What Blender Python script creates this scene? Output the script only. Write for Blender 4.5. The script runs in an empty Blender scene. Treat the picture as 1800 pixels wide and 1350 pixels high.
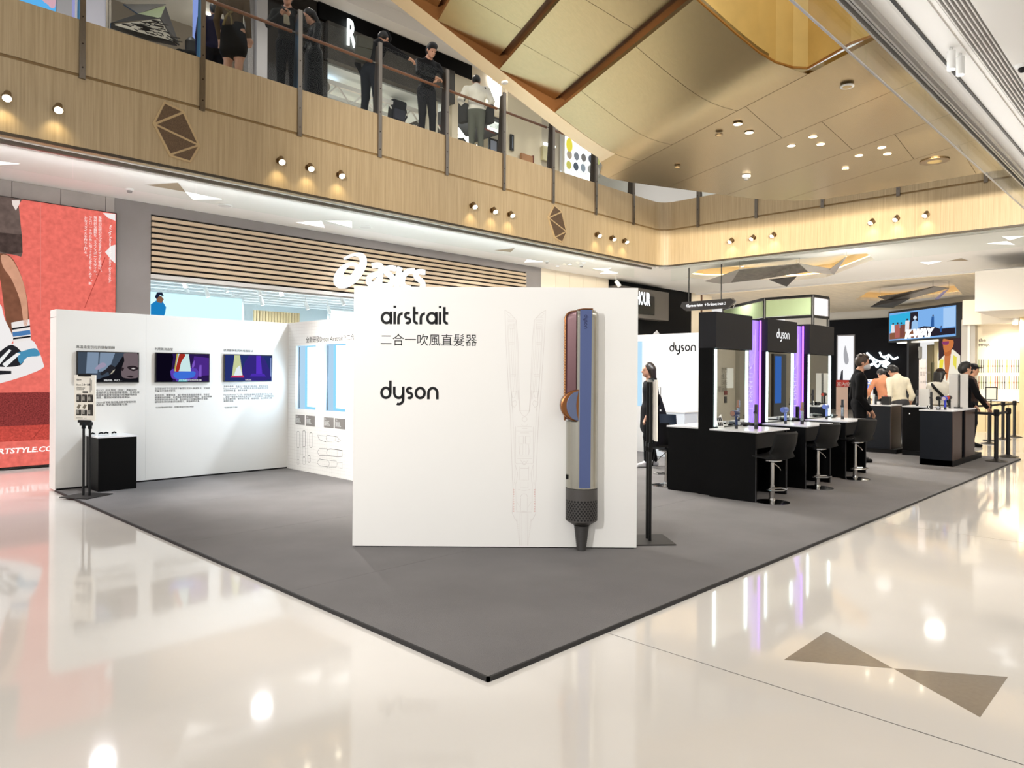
import bpy, bmesh, math, random
import numpy as np
from mathutils import Vector, Matrix
random.seed(7)
SC = bpy.context.scene
COL = SC.collection
PI = math.pi

# ---------------------------------------------------------------- camera
# world axes follow the mall: x runs along the left shop front, y across the atrium, origin = front corner of the carpet
F_PX, EYE, HOR, ROLL, YAW = 1263.0, 1.5, 658.0, 0.0065, math.radians(44.35)
DIR = (math.cos(YAW), math.sin(YAW)); RGT = (math.sin(YAW), -math.cos(YAW))
def ray(u, v):
    u, v = u - (675 - v) * ROLL, v - (u - 900) * ROLL
    k = (u - 900) / F_PX
    return (DIR[0] + RGT[0] * k, DIR[1] + RGT[1] * k, -(v - HOR) / F_PX)
_r = ray(858, 1200); _t = -EYE / _r[2]
CAM = (-_r[0] * _t, -_r[1] * _t, EYE)
def at(u, v, **k):
    """point of the photograph (u, v) on a plane x=, y= or z= (or at depth d=) as a world point"""
    r = ray(u, v); (n, c), = k.items()
    t = c if n == 'd' else (c - CAM['xyz'.index(n)]) / r['xyz'.index(n)]
    return Vector((CAM[0] + r[0] * t, CAM[1] + r[1] * t, CAM[2] + r[2] * t))
cd = bpy.data.cameras.new('camera'); cam = bpy.data.objects.new('camera', cd); COL.objects.link(cam)
cam.location = CAM
cam.rotation_mode = 'XYZ'
cam.rotation_euler = (Matrix.Rotation(YAW - PI / 2, 3, 'Z') @ Matrix.Rotation(PI / 2, 3, 'X') @ Matrix.Rotation(ROLL, 3, 'Z')).to_euler()
cd.sensor_width = 36; cd.lens = F_PX * 36 / 1800; cd.shift_y = (HOR - 675) / 1800
cd.clip_start = 0.05; cd.clip_end = 200
SC.camera = cam

# ---------------------------------------------------------------- world, exposure
def lin(h):
    h = h.lstrip('#'); c = [int(h[i:i + 2], 16) / 255 for i in (0, 2, 4)]
    return [x / 12.92 if x <= 0.04045 else ((x + 0.055) / 1.055) ** 2.4 for x in c]
wd = bpy.data.worlds.new('world'); SC.world = wd; wd.use_nodes = True
wd.node_tree.nodes['Background'].inputs[0].default_value = (1.0, 0.985, 0.965, 1)
wd.node_tree.nodes['Background'].inputs[1].default_value = WORLD_STRENGTH = 0.85
SC.view_settings.view_transform = 'Standard'; SC.view_settings.look = 'None'
SC.view_settings.gamma = 1; SC.view_settings.use_curve_mapping = False
SC.view_settings.exposure = 0.0

# ---------------------------------------------------------------- large lights (fill lamps added for the mall)
def area(name, loc, tgt, sx, sy, power, col=(1, 0.96, 0.9)):
    l = bpy.data.lights.new(name, 'AREA'); l.shape = 'RECTANGLE'; l.size = sx; l.size_y = sy; l.energy = power; l.color = col
    o = bpy.data.objects.new(name, l); COL.objects.link(o); o.location = loc
    o.rotation_euler = (Vector(tgt) - Vector(loc)).to_track_quat('-Z', 'Y').to_euler(); return o
def spot(name, loc, tgt, power, ang=80, col=(1, 0.95, 0.87), r=0.06, blend=0.6):
    l = bpy.data.lights.new(name, 'SPOT'); l.energy = power; l.color = col; l.spot_size = math.radians(ang); l.spot_blend = blend; l.shadow_soft_size = r
    o = bpy.data.objects.new(name, l); COL.objects.link(o); o.location = loc
    o.rotation_euler = (Vector(tgt) - Vector(loc)).to_track_quat('-Z', 'Y').to_euler(); return o
LP = dict(key=900, key_end=300, soffit=260, far=340, upper=190, near=72)
# added fill lights below the near ceiling, no fixtures (over and behind the camera)
for i, (x, y) in enumerate([(-5, -3), (-1.5, -4.5), (2.5, -3.2), (6, -3), (9.5, -3), (13, -3), (-6, 1.5), (-6, 5)]):
    area('ceiling_fill', (x, y, 4.34), (x, y, 0), 1.3, .45, LP['near'], (1, 0.98, 0.955))
# fill spots added for the far mall behind the booth
for x, y in [(16, 2), (16.5, 5), (17.5, -1), (19, 4), (18, 8), (15.5, 8.8), (22, 7), (25, 5)]:
    spot('ceiling_fill', (x, y, 4.25), (x, y, 0), LP['far'], 155, (1, 0.97, 0.93), 0.2, 1.0)
# fill spots without fittings, added under the left soffit in front of the shop
for x, k in ((-3.5, 1.6), (-1.2, 1.6), (1.0, .35), (3.5, .35), (6.5, 1.5), (9.5, 1.5), (12.5, 1.2)):
    spot('ceiling_fill', (x, 9.3, 4.33), (x, 9.2, 0), LP['soffit'] * k, 165, (0.97, 0.97, 1.0), 0.15, 1.0)
# spots added at the near ceiling edge to brighten the far oak fascias
spot('fascia_fill', (5.5, -.3, 4.4), (13.7, 2.6, 5.1), 4200, 62, (1, .91, .76), .15, .8)
spot('fascia_fill', (8.0, -.3, 4.4), (13.7, 5.6, 5.1), 1800, 62, (1, .91, .76), .15, .8)
spot('fascia_fill', (-3.0, -.3, 4.3), (9.0, 7.8, 5.2), 4000, 44, (1, .92, .8), .15, .8)
spot('fascia_fill', (0, -.3, 4.3), (12.2, 7.8, 5.2), 3800, 36, (1, .93, .82), .15, .8)
# added linear uplights brightening the ceilings; the first follows a bright soffit band
area('uplight_fill', (2.5, 8.6, 4.1), (2.5, 9.6, 4.4), 22, .04, 42, (.93, .96, 1.0))
area('uplight_fill', (14.4, 3.5, 4.1), (15.4, 3.5, 4.4), .04, 9, 90, (1, .96, .9))
area('uplight_fill', (2.5, -.7, 4.1), (2.5, -1.6, 4.4), 22, .04, 45, (1, .98, .95))
# fill spots added over the upper walkway
for x in (-1, 2, 5, 8, 11, 14.5):
    spot('ceiling_fill', (x, 10.2, 9.6), (x, 10.0, 5.9), LP['upper'], 150, (1, 0.95, 0.88), 0.1, 1.0)

# ---------------------------------------------------------------- materials
MATS = {}
def nodes_of(m):
    m.use_nodes = True; return m.node_tree.nodes, m.node_tree.links
def P(name, col, rough=0.5, metal=0.0, spec=0.5, emit=0.0, ecol=None, noise=None, bump=None, coat=0.0):
    """principled material; noise = (scale, amount[, stretch]) varies the colour, bump = (scale, strength)"""
    if name in MATS: return MATS[name]
    m = bpy.data.materials.new(name); N, L = nodes_of(m); b = N['Principled BSDF']
    c = lin(col) if isinstance(col, str) else list(col)
    b.inputs['Base Color'].default_value = (*c, 1); b.inputs['Roughness'].default_value = rough
    b.inputs['Metallic'].default_value = metal; b.inputs['Specular IOR Level'].default_value = spec
    b.inputs['Coat Weight'].default_value = coat
    if emit:
        e = lin(ecol) if isinstance(ecol, str) else (ecol or c)
        b.inputs['Emission Color'].default_value = (*e, 1); b.inputs['Emission Strength'].default_value = emit
    if noise or bump:
        tc = N.new('ShaderNodeNewGeometry')
    if noise:
        nz = N.new('ShaderNodeTexNoise'); nz.inputs['Scale'].default_value = noise[0]; nz.inputs['Detail'].default_value = 5
        if len(noise) > 2:
            mp = N.new('ShaderNodeMapping'); mp.inputs['Scale'].default_value = noise[2]; L.new(tc.outputs['Position'], mp.inputs[0]); L.new(mp.outputs[0], nz.inputs['Vector'])
        else: L.new(tc.outputs['Position'], nz.inputs['Vector'])
        mr = N.new('ShaderNodeMapRange'); mr.inputs['From Min'].default_value = 0.3; mr.inputs['From Max'].default_value = 0.7
        mr.inputs['To Min'].default_value = 1 - noise[1]; mr.inputs['To Max'].default_value = 1 + noise[1]
        L.new(nz.outputs['Fac'], mr.inputs['Value'])
        mx = N.new('ShaderNodeVectorMath'); mx.operation = 'SCALE'; mx.inputs[0].default_value = c
        L.new(mr.outputs[0], mx.inputs['Scale']); L.new(mx.outputs[0], b.inputs['Base Color'])
        if emit: L.new(mx.outputs[0], b.inputs['Emission Color'])
    if bump:
        nb = N.new('ShaderNodeTexNoise'); nb.inputs['Scale'].default_value = bump[0]; nb.inputs['Detail'].default_value = 4
        L.new(tc.outputs['Position'], nb.inputs['Vector'])
        bp = N.new('ShaderNodeBump'); bp.inputs['Strength'].default_value = bump[1]; bp.inputs['Distance'].default_value = 0.01
        L.new(nb.outputs['Fac'], bp.inputs['Height']); L.new(bp.outputs[0], b.inputs['Normal'])
    MATS[name] = m; return m
def EM(name, col, s=1.0):
    if name in MATS: return MATS[name]
    m = bpy.data.materials.new(name); N, L = nodes_of(m); N.remove(N['Principled BSDF'])
    e = N.new('ShaderNodeEmission'); c = lin(col) if isinstance(col, str) else col
    e.inputs[0].default_value = (*c, 1); e.inputs[1].default_value = s; L.new(e.outputs[0], N['Material Output'].inputs[0])
    MATS[name] = m; return m
def GLASS(name, tint='#fcfefd', refl=1.0, rough=0.0):
    if name in MATS: return MATS[name]
    m = bpy.data.materials.new(name); N, L = nodes_of(m); N.remove(N['Principled BSDF'])
    t = N.new('ShaderNodeBsdfTransparent'); t.inputs[0].default_value = (*lin(tint), 1)
    g = N.new('ShaderNodeBsdfGlossy'); g.inputs['Roughness'].default_value = rough
    lw = N.new('ShaderNodeLayerWeight'); lw.inputs[0].default_value = .5
    pw = N.new('ShaderNodeMath'); pw.operation = 'POWER'; pw.inputs[1].default_value = 4.5; L.new(lw.outputs['Facing'], pw.inputs[0])
    mu = N.new('ShaderNodeMath'); mu.operation = 'MULTIPLY_ADD'; mu.inputs[1].default_value = .35 * refl; mu.inputs[2].default_value = .008 * refl; L.new(pw.outputs[0], mu.inputs[0])
    mx = N.new('ShaderNodeMixShader'); L.new(mu.outputs[0], mx.inputs[0]); L.new(t.outputs[0], mx.inputs[1]); L.new(g.outputs[0], mx.inputs[2])
    L.new(mx.outputs[0], N['Material Output'].inputs[0]); MATS[name] = m; return m

white_paint = P('white_paint', '#ecebe7', 0.45, noise=(1.2, 0.012))
panel_white = P('panel_white', '#eceae5', 0.4, noise=(0.8, 0.01))
ceil_white = P('ceiling_white', '#e9e7e3', 0.6)
grey_wall = P('grey_wall', '#8b8583', 0.6, noise=(3, 0.04))
stone = P('pale_stone', '#a9a29c', 0.45, noise=(2.5, 0.12))
black_matt = P('black_laminate', '#040405', 0.45, spec=.14)
black_soft = P('black_fabric', '#08080a', 0.85, spec=.1)
black_metal = P('black_metal', '#0d0d0d', 0.4, 0.3)
dark_panel = P('charcoal_panel', '#242427', 0.5, spec=.2)
chrome = P('chrome', '#c8c8c8', 0.12, 1.0)
steel = P('brushed_steel', '#8d857b', 0.3, 1.0, noise=(6, 0.1, (40, 40, 2)))
bronze = P('bronze_metal', '#8a7455', 0.35, 1.0)
rail_wood = P('rail_wood', '#7a4a2c', 0.35)
print_black = P('print_black', '#0c0c0e', 0.5, spec=.2)
print_white = P('print_white', '#f2f2f0', 0.5)
lamp_white = EM('lamp_white', '#fff6e6', 6.0)
light_panel = EM('light_panel', '#fffdf8', 2.2)
glass = GLASS('clear_glass')

# pale oak veneer, vertical grain
oak = bpy.data.materials.new('pale_oak_veneer'); N, L = nodes_of(oak); b = N['Principled BSDF']
g = N.new('ShaderNodeNewGeometry'); mp = N.new('ShaderNodeMapping'); mp.inputs['Scale'].default_value = (52, 52, .9)
n1 = N.new('ShaderNodeTexNoise'); n1.inputs['Scale'].default_value = 1.0; n1.inputs['Detail'].default_value = 6; n1.inputs['Roughness'].default_value = 0.7
cr = N.new('ShaderNodeValToRGB'); cr.color_ramp.elements[0].position = 0.3; cr.color_ramp.elements[1].position = 0.72
cr.color_ramp.elements[0].color = (*lin('#a48e6a'), 1); cr.color_ramp.elements[1].color = (*lin('#c2ac88'), 1)
L.new(g.outputs['Position'], mp.inputs[0]); L.new(mp.outputs[0], n1.inputs['Vector']); L.new(n1.outputs['Fac'], cr.inputs[0]); L.new(cr.outputs[0], b.inputs['Base Color'])
b.inputs['Roughness'].default_value = 0.42
# champagne gold sheet metal
gold = P('champagne_gold_sheet', '#a9946b', 0.27, 1.0, noise=(3, 0.05, (1, 14, 14)))
cream_metal = P('cream_metal', '#c9b48f', 0.4, 0.3)
brown_recess = P('brown_recess', '#6a4524', 0.4, 0.4)
gold_wall = P('gold_leaf_wall', '#cdab62', 0.4, 0.3, noise=(5, 0.06))
# polished cream floor
floor_mat = P('polished_cream_stone', '#d6d1ca', 0.07, 0.0, 0.5, noise=(0.9, 0.03), coat=0.15)
MATS['polished_cream_stone'].node_tree.nodes['Principled BSDF'].inputs['Coat Roughness'].default_value = 0.03
inlay_mat = P('grey_stone_inlay', '#7d746a', 0.12, noise=(40, 0.05))
joint_mat = P('dark_joint', '#0d0b09', 0.8, spec=.05)
# carpet
carpet_mat = P('grey_carpet', '#7b7877', 0.95, 0, 0.1, noise=(1.4, 0.09), bump=(420, 0.7))
nn = carpet_mat.node_tree

# ---------------------------------------------------------------- object helpers
MW = {}
def tag(o, label=None, cat=None, group=None, kind=None):
    if label: o['label'] = label
    if cat: o['category'] = cat
    if group: o['group'] = group
    if kind: o['kind'] = kind
    return o
def thing(name, label=None, cat=None, loc=(0, 0, 0), rz=0.0, group=None, kind=None):
    o = bpy.data.objects.new(name, None); COL.objects.link(o)
    o.empty_display_size = 0.1
    o.location = loc; o.rotation_euler = (0, 0, rz)
    MW[o.name] = Matrix.Translation(Vector(loc)) @ Matrix.Rotation(rz, 4, 'Z')
    return tag(o, label, cat, group, kind)
def V(p): return Vector((float(p[0]), float(p[1]), float(p[2])))

class MB:
    """collects shapes for ONE mesh object"""
    def __init__(s): s.v = []; s.f = []; s.mi = []; s.cur = 0
    def add(s, verts, faces):
        n = len(s.v); s.v += [tuple(p) for p in verts]; s.f += [tuple(i + n for i in f) for f in faces]; s.mi += [s.cur] * len(faces); return s
    def mat(s, i): s.cur = i; return s
    def box(s, x0, y0, z0, x1, y1, z1):
        v = [(x, y, z) for z in (z0, z1) for y in (y0, y1) for x in (x0, x1)]
        return s.add(v, [(0, 2, 3, 1), (4, 5, 7, 6), (0, 1, 5, 4), (2, 6, 7, 3), (0, 4, 6, 2), (1, 3, 7, 5)])
    def obox(s, c, a, b_, c_):
        """box about centre c with half-vectors a, b_, c_"""
        c, a, b_, c_ = V(c), V(a), V(b_), V(c_)
        v = [c + i * a + j * b_ + k * c_ for k in (-1, 1) for j in (-1, 1) for i in (-1, 1)]
        return s.add(v, [(0, 2, 3, 1), (4, 5, 7, 6), (0, 1, 5, 4), (2, 6, 7, 3), (0, 4, 6, 2), (1, 3, 7, 5)])
    def poly(s, pts): return s.add(pts, [tuple(range(len(pts)))])
    def prism(s, pts, ext):
        """polygon (3D points) extruded by a vector"""
        n = len(pts); e = V(ext); p = [V(q) for q in pts]
        return s.add(p + [q + e for q in p], [tuple(range(n))[::-1], tuple(range(n, 2 * n))] + [(i, (i + 1) % n, n + (i + 1) % n, n + i) for i in range(n)])
    def cyl(s, p0, p1, r0, r1=None, n=16, caps=True):
        r1 = r0 if r1 is None else r1; p0, p1 = V(p0), V(p1); d = (p1 - p0).normalized()
        a = d.orthogonal().normalized(); b_ = d.cross(a)
        v = [p + (a * math.cos(2 * PI * i / n) + b_ * math.sin(2 * PI * i / n)) * r for p, r in ((p0, r0), (p1, r1)) for i in range(n)]
        f = [(i, (i + 1) % n, n + (i + 1) % n, n + i) for i in range(n)]
        if caps: f += [tuple(range(n))[::-1], tuple(range(n, 2 * n))]
        return s.add(v, f)
    def lathe(s, base, prof, n=24, ax=(0, 0, 1)):
        """prof = [(radius, height)] round an axis through base"""
        b0 = V(base); d = V(ax).normalized(); a = d.orthogonal().normalized(); b_ = d.cross(a)
        v = [b0 + d * h + (a * math.cos(2 * PI * i / n) + b_ * math.sin(2 * PI * i / n)) * r for r, h in prof for i in range(n)]
        f = [(k * n + i, k * n + (i + 1) % n, (k + 1) * n + (i + 1) % n, (k + 1) * n + i) for k in range(len(prof) - 1) for i in range(n)]
        f += [tuple(range(n))[::-1], tuple(range((len(prof) - 1) * n, len(prof) * n))]
        return s.add(v, f)
    def tube(s, pts, r, n=8):
        pts = [V(p) for p in pts]; rings = []; prev = None
        for i, p in enumerate(pts):
            d = (pts[min(i + 1, len(pts) - 1)] - pts[max(i - 1, 0)]).normalized()
            a = d.orthogonal().normalized() if prev is None else (prev - d * prev.dot(d)).normalized()
            prev = a; b_ = d.cross(a); rr = r[i] if isinstance(r, (list, tuple)) else r
            rings.append([p + (a * math.cos(2 * PI * k / n) + b_ * math.sin(2 * PI * k / n)) * rr for k in range(n)])
        v = [q for R_ in rings for q in R_]
        f = [(k * n + i, k * n + (i + 1) % n, (k + 1) * n + (i + 1) % n, (k + 1) * n + i) for k in range(len(pts) - 1) for i in range(n)]
        f += [tuple(range(n))[::-1], tuple(range((len(pts) - 1) * n, len(pts) * n))]
        return s.add(v, f)
    def sphere(s, c, r, n=12, sc=(1, 1, 1)):
        m = n // 2; v = []; f = []
        for j in range(m + 1):
            t = PI * j / m
            for i in range(n): v.append((c[0] + r * sc[0] * math.sin(t) * math.cos(2 * PI * i / n), c[1] + r * sc[1] * math.sin(t) * math.sin(2 * PI * i / n), c[2] + r * sc[2] * math.cos(t)))
        for j in range(m):
            for i in range(n): f.append((j * n + i, (j + 1) * n + i, (j + 1) * n + (i + 1) % n, j * n + (i + 1) % n))
        return s.add(v, f)
    def stroke(s, pts, w, fr, h, closed=False, taper=None):
        """flat ribbon of width w along 2D pts on frame fr at height h"""
        P2 = [Vector(p) for p in pts]; n = len(P2); Lf = []; Rt = []
        for i in range(n):
            a = P2[i - 1] if (i or closed) else P2[0]; c = P2[(i + 1) % n] if (i < n - 1 or closed) else P2[-1]
            d = (c - a)
            d = d.normalized() if d.length > 1e-9 else Vector((1, 0)); nn_ = Vector((-d.y, d.x))
            ww = (taper[i] if taper else w) / 2
            Lf.append(P2[i] + nn_ * ww); Rt.append(P2[i] - nn_ * ww)
        v = [fr(p.x, p.y, h) for p in Lf] + [fr(p.x, p.y, h) for p in Rt]
        f = [(i, (i + 1) % n, n + (i + 1) % n, n + i)[::-1] for i in range(n if closed else n - 1)]
        return s.add(v, f)

def part(name, mb, mat, parent=None, smooth=False, bevel=0.0, kind=None, label=None, tri=False, weld=False, seg=2):
    me = bpy.data.meshes.new(name)
    inv = MW[parent.name].inverted() if parent is not None else None
    vs = [(inv @ V(p))[:] for p in mb.v] if inv is not None else [tuple(map(float, p)) for p in mb.v]
    me.from_pydata(vs, [], mb.f)
    for m in (mat if isinstance(mat, (list, tuple)) else [mat]): me.materials.append(m)
    if any(mb.mi): me.polygons.foreach_set('material_index', mb.mi)
    bm = bmesh.new(); bm.from_mesh(me)
    if weld: bmesh.ops.remove_doubles(bm, verts=bm.verts, dist=1e-5)
    if bevel:
        es = [e for e in bm.edges if len(e.link_faces) == 2 and e.calc_face_angle(0) > 0.6]
        bmesh.ops.bevel(bm, geom=es, offset=bevel, segments=seg, profile=0.5, affect='EDGES', clamp_overlap=True)
    if not tri: bmesh.ops.recalc_face_normals(bm, faces=bm.faces)
    big = [f for f in bm.faces if len(f.verts) > 4]
    if big: bmesh.ops.triangulate(bm, faces=big)
    bm.to_mesh(me); bm.free()
    if smooth: 
        me.polygons.foreach_set('use_smooth', [True] * len(me.polygons))
        if smooth != 'all': me.set_sharp_from_angle(angle=math.radians(40))
    o = bpy.data.objects.new(name, me); COL.objects.link(o)
    if parent is not None: o.parent = parent; MW[o.name] = MW[parent.name]
    else: MW[o.name] = Matrix.Identity(4)
    if kind: o['kind'] = kind
    if label: o['label'] = label
    return o
def single(name, mb, mat, label, cat, group=None, **k):
    return tag(part(name, mb, mat, **k), label, cat, group)
def struct(name, mb, mat, parent=None, **k):
    o = part(name, mb, mat, parent, **k)
    if parent is None: o['kind'] = 'structure'
    return o
def dup(root, loc=None, rz=None, label=None):
    r = root.copy(); COL.objects.link(r)
    if loc is not None: r.location = loc
    if rz is not None: r.rotation_euler = (0, 0, rz)
    if label: r['label'] = label
    for ch in list(root.children):
        c = ch.copy(); COL.objects.link(c); c.parent = r
        for g_ in ch.children:
            d = g_.copy(); COL.objects.link(d); d.parent = c
    return r
def frame(o, rt, up=(0, 0, 1)):
    """2D plane: fr(x, y, h) -> world; h is along the plane's normal"""
    o, rt, up = V(o), V(rt).normalized(), V(up).normalized(); nz = rt.cross(up)
    return lambda x, y, h=0.0: o + rt * x + up * y + nz * h
_tc = {}
def text2d(body, size=1.0, res=2, bold=0.0, shear=0.0, space=1.0, lsp=1.0, align='LEFT'):
    key = (body, res, bold, shear, space, lsp, align)
    if key not in _tc:
        c = bpy.data.curves.new('t', 'FONT'); c.body = body; c.resolution_u = res; c.offset = bold; c.shear = shear; c.space_character = space; c.space_line = lsp; c.align_x = align
        o = bpy.data.objects.new('t', c); COL.objects.link(o); dg = bpy.context.evaluated_depsgraph_get()
        me = bpy.data.meshes.new_from_object(o.evaluated_get(dg)); _tc[key] = ([v.co.xy[:] for v in me.vertices], [tuple(p.vertices) for p in me.polygons])
        bpy.data.objects.remove(o); bpy.data.curves.remove(c); bpy.data.meshes.remove(me)
    v, f = _tc[key]; return [(x * size, y * size) for x, y in v], f
def text(mb, body, fr, x, y, size=None, w=None, h=0.001, thick=0.0, hgt=None, fit=None, **k):
    """flat lettering on frame fr with its lower left at x, y; size or total width w (and height hgt)"""
    v, f = text2d(body, 1.0, **k)
    if not v: return mb
    xs = [p[0] for p in v]; ys = [p[1] for p in v]; sx = size or w / (max(xs) - min(xs)); sy = sx if hgt is None else hgt / (max(ys) - min(ys))
    x0, y0 = (min(xs), min(ys)) if k.get('align', 'LEFT') == 'LEFT' else (0, 0)
    pts = [((p[0] - x0) * sx + x, (p[1] - y0) * sy + y) for p in v]
    if size and fit is None and k.get('align', 'LEFT') == 'LEFT': pts = [(p[0] * sx + x, p[1] * sy + y) for p in v]
    mb.add([fr(a, b_, h) for a, b_ in pts], f)
    if thick:
        n = len(pts); ed = {}
        for t in f:
            for i in range(len(t)):
                e = (t[i], t[(i + 1) % len(t)]); ed[e] = 1
        side = [e for e in ed if (e[1], e[0]) not in ed]
        mb.add([fr(a, b_, h) for a, b_ in pts] + [fr(a, b_, h - thick) for a, b_ in pts], [(a, a + n, b_ + n, b_) for a, b_ in side])
    return mb
def fpoly(mb, fr, pts, h=0.001):
    return mb.add([fr(x, y, h) for x, y in pts], [tuple(range(len(pts)))])
def frect(mb, fr, x0, y0, x1, y1, h=0.001): return fpoly(mb, fr, [(x0, y0), (x1, y0), (x1, y1), (x0, y1)], h)
def circ(cx, cy, rx, ry=None, n=32, a0=0, a1=2 * PI):
    ry = rx if ry is None else ry
    full = abs(a1 - a0 - 2 * PI) < 1e-6; m = n if full else n + 1
    return [(cx + rx * math.cos(a0 + (a1 - a0) * i / n), cy + ry * math.sin(a0 + (a1 - a0) * i / n)) for i in range(m)]

# rounded geometric lower-case logo lettering drawn with strokes (unit = x-height 1, stroke .24)
def logo_strokes(ch):
    A = lambda cx, cy, r, d0, d1: circ(cx, cy, r, r, 22, math.radians(d0), math.radians(d1))
    r = .40
    C_ = A(.5, .5, r, 0, 360); C_ = C_ + C_[:2]
    if ch == 'o': return [C_], 1.0
    if ch == 'd': return [C_, [(.9, .45), (.9, 1.48)]], 1.02
    if ch == 'a': return [C_, [(.9, 1.0), (.9, 0.0)]], 1.02
    if ch == 'y': return [[(.1, 1.0), (.1, .5)] + A(.5, .5, r, 180, 360), [(.9, 1.0), (.9, .0)] + A(.5, .0, r, 0, -115)], 1.0
    if ch == 'n': return [[(.1, 0), (.1, .5)], A(.5, .5, r, 180, 0), [(.9, .5), (.9, 0)]], 1.0
    if ch == 's': return [A(.33, .70, .205, 35, 270) + A(.35, .295, .2, 90, -140)], .66
    if ch == 'i': return [[(.12, 0), (.12, 1.0)], [(.12, 1.3), (.12, 1.48)]], .24
    if ch == 'r': return [[(.12, 0), (.12, .5)], A(.48, .5, .36, 180, 88)], .5
    if ch == 't': return [[(.16, 1.4), (.16, .38)] + A(.42, .36, .26, 180, 285), [(.16, .9), (.52, .9)]], .54
    return [], .5
def logo_text(mb, s, fr, x, y, xh, h=0.002, thick=0.0, gap=.14, sw=.215, xs=.888, w=None):
    tot = sum(logo_strokes(c)[1] for c in s) + gap * (len(s) - 1); pos = 0.0
    if w: xh = w / tot / xs
    for ch in s:
        st, cw = logo_strokes(ch)
        for k in st:
            pts = [(x + (pos + p[0]) * xh * xs, y + p[1] * xh) for p in k]
            mb.stroke(pts, sw * xh, fr, h)
        pos += cw + gap
    return pos * xh

# ================================================================ SETTING
from mathutils.geometry import tessellate_polygon
# ---- floor: big stone slabs with thin recessed joints
fl = thing('floor', kind='structure')
xs_ = [-14, 0.96, 5.5, 13.0, 22, 44]
for i in range(len(xs_) - 1):
    part('floor_slab', MB().box(xs_[i] + .004, -16, -.1, xs_[i + 1] - .004, 24, 0), floor_mat, fl)
part('joint', MB().box(-14, -16, -.12, 44, 24, -.002), joint_mat, fl)
for tri in ([(1378, 1160), (1453, 1110), (1570, 1175)], [(1570, 1175), (1772, 1190), (1723, 1261)]):
    pts = [at(*p, z=0) for p in tri]
    part('inlay', MB().prism([(p.x, p.y, -.01) for p in pts], (0, 0, .0106)), inlay_mat, fl)

# ---- ceiling of the ground floor, one slab with the atrium and coffers cut out
CZ = 4.4
def slab(mb, outer, holes, z0, z1):
    loops = [[Vector((x, y, 0)) for x, y in l] for l in [outer] + holes]
    tri = tessellate_polygon(loops); flat = [p for l in loops for p in l]
    mb.add([(p.x, p.y, z0) for p in flat], tri); mb.add([(p.x, p.y, z1) for p in flat], tri)
    for l in loops:
        n = len(l); mb.add([(p.x, p.y, z0) for p in l] + [(p.x, p.y, z1) for p in l], [(i, (i + 1) % n, n + (i + 1) % n, n + i) for i in range(n)])
    return mb
def at2(u, v, z): p = at(u, v, z=z); return (p.x, p.y)
cof1 = [(16.4, 8.7), (15.25, 7.6), (15.25, 4.6), (15.5, 3.35), (16.5, 3.5), (19.0, 5.6), (19.1, 6.5), (17.3, 8.4)]
cof2 = [(26.6, 7.4), (23.3, 5.7), (22.8, 4.1), (23.5, 3.4), (27.0, 3.9), (28.2, 6.5)]
atr = [(-9, -.55), (13.9, -.55), (13.9, 8.05), (-9, 8.05)]
slot = [(-8, -1.16), (13.5, -1.16), (13.5, -.97), (-8, -.97)]
struct('ceiling', slab(MB(), [(-13, -15), (20.3, -15), (20.3, 10.9), (-13, 10.9)], [atr, cof1, slot], CZ, CZ + .12), ceil_white)
oak_ceil = P('warm_oak_ceiling', '#eee0c6', 0.5, noise=(1.0, .08, (1, 12, 1)))
struct('ceiling_rear', slab(MB(), [(21.3, -15), (40, -15), (40, 12), (21.3, 12)], [cof2], CZ + .05, CZ + .17), oak_ceil)
struct('trim_cove', MB().box(20.3, -15, CZ + .35, 21.3, 12, CZ + .4), P('cove_white', '#fff4e2', .6))
struct('trim_cove_lip', MB().box(20.22, -15, CZ - .06, 20.32, 10.9, CZ + .14), ceil_white)
for cf, nm in ((cof1, 'a'), (cof2, 'b')):
    cx = sum(p[0] for p in cf) / len(cf); cy = sum(p[1] for p in cf) / len(cf)
    big = [(cx + (x - cx) * 1.12, cy + (y - cy) * 1.12) for x, y in cf]
    struct('ceiling_coffer', MB().prism([(x, y, CZ + .42) for x, y in big], (0, 0, .06)), P('coffer_top', '#efe6d8', .6))
    m = MB(); n = len(cf)
    for i in range(n):
        a, c = big[i], big[(i + 1) % n]
        m.add([(a[0], a[1], CZ + .12), (c[0], c[1], CZ + .12), (c[0], c[1], CZ + .42), (a[0], a[1], CZ + .42)], [(0, 1, 2, 3)])
    struct('trim_coffer_side', m, P('coffer_side', '#e6cfa4', .6))
    m = MB()
    for i in range(n):
        a, c = Vector(cf[i]), Vector(cf[(i + 1) % n]); o_ = Vector((cx, cy))
        a2, c2 = o_ + (a - o_) * 1.06, o_ + (c - o_) * 1.06
        m.tube([(a2.x, a2.y, CZ + .17), (c2.x, c2.y, CZ + .17)], .018, 6)
    o = part('cove_light', m, EM('cove_led', '#ffe2b0', 5.0))
    tag(o, 'warm strip light hidden round the edge of the %s ceiling coffer' % ('nearer' if nm == 'a' else 'farther'), 'light')
m = MB().tube([(20.7, -8, CZ + .2), (20.7, 10.5, CZ + .2)], .02, 6)
tag(part('cove_light', m, EM('cove_led2', '#fff3dd', 9.0)), 'long white cove strip light across the far mall ceiling', 'light')
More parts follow.
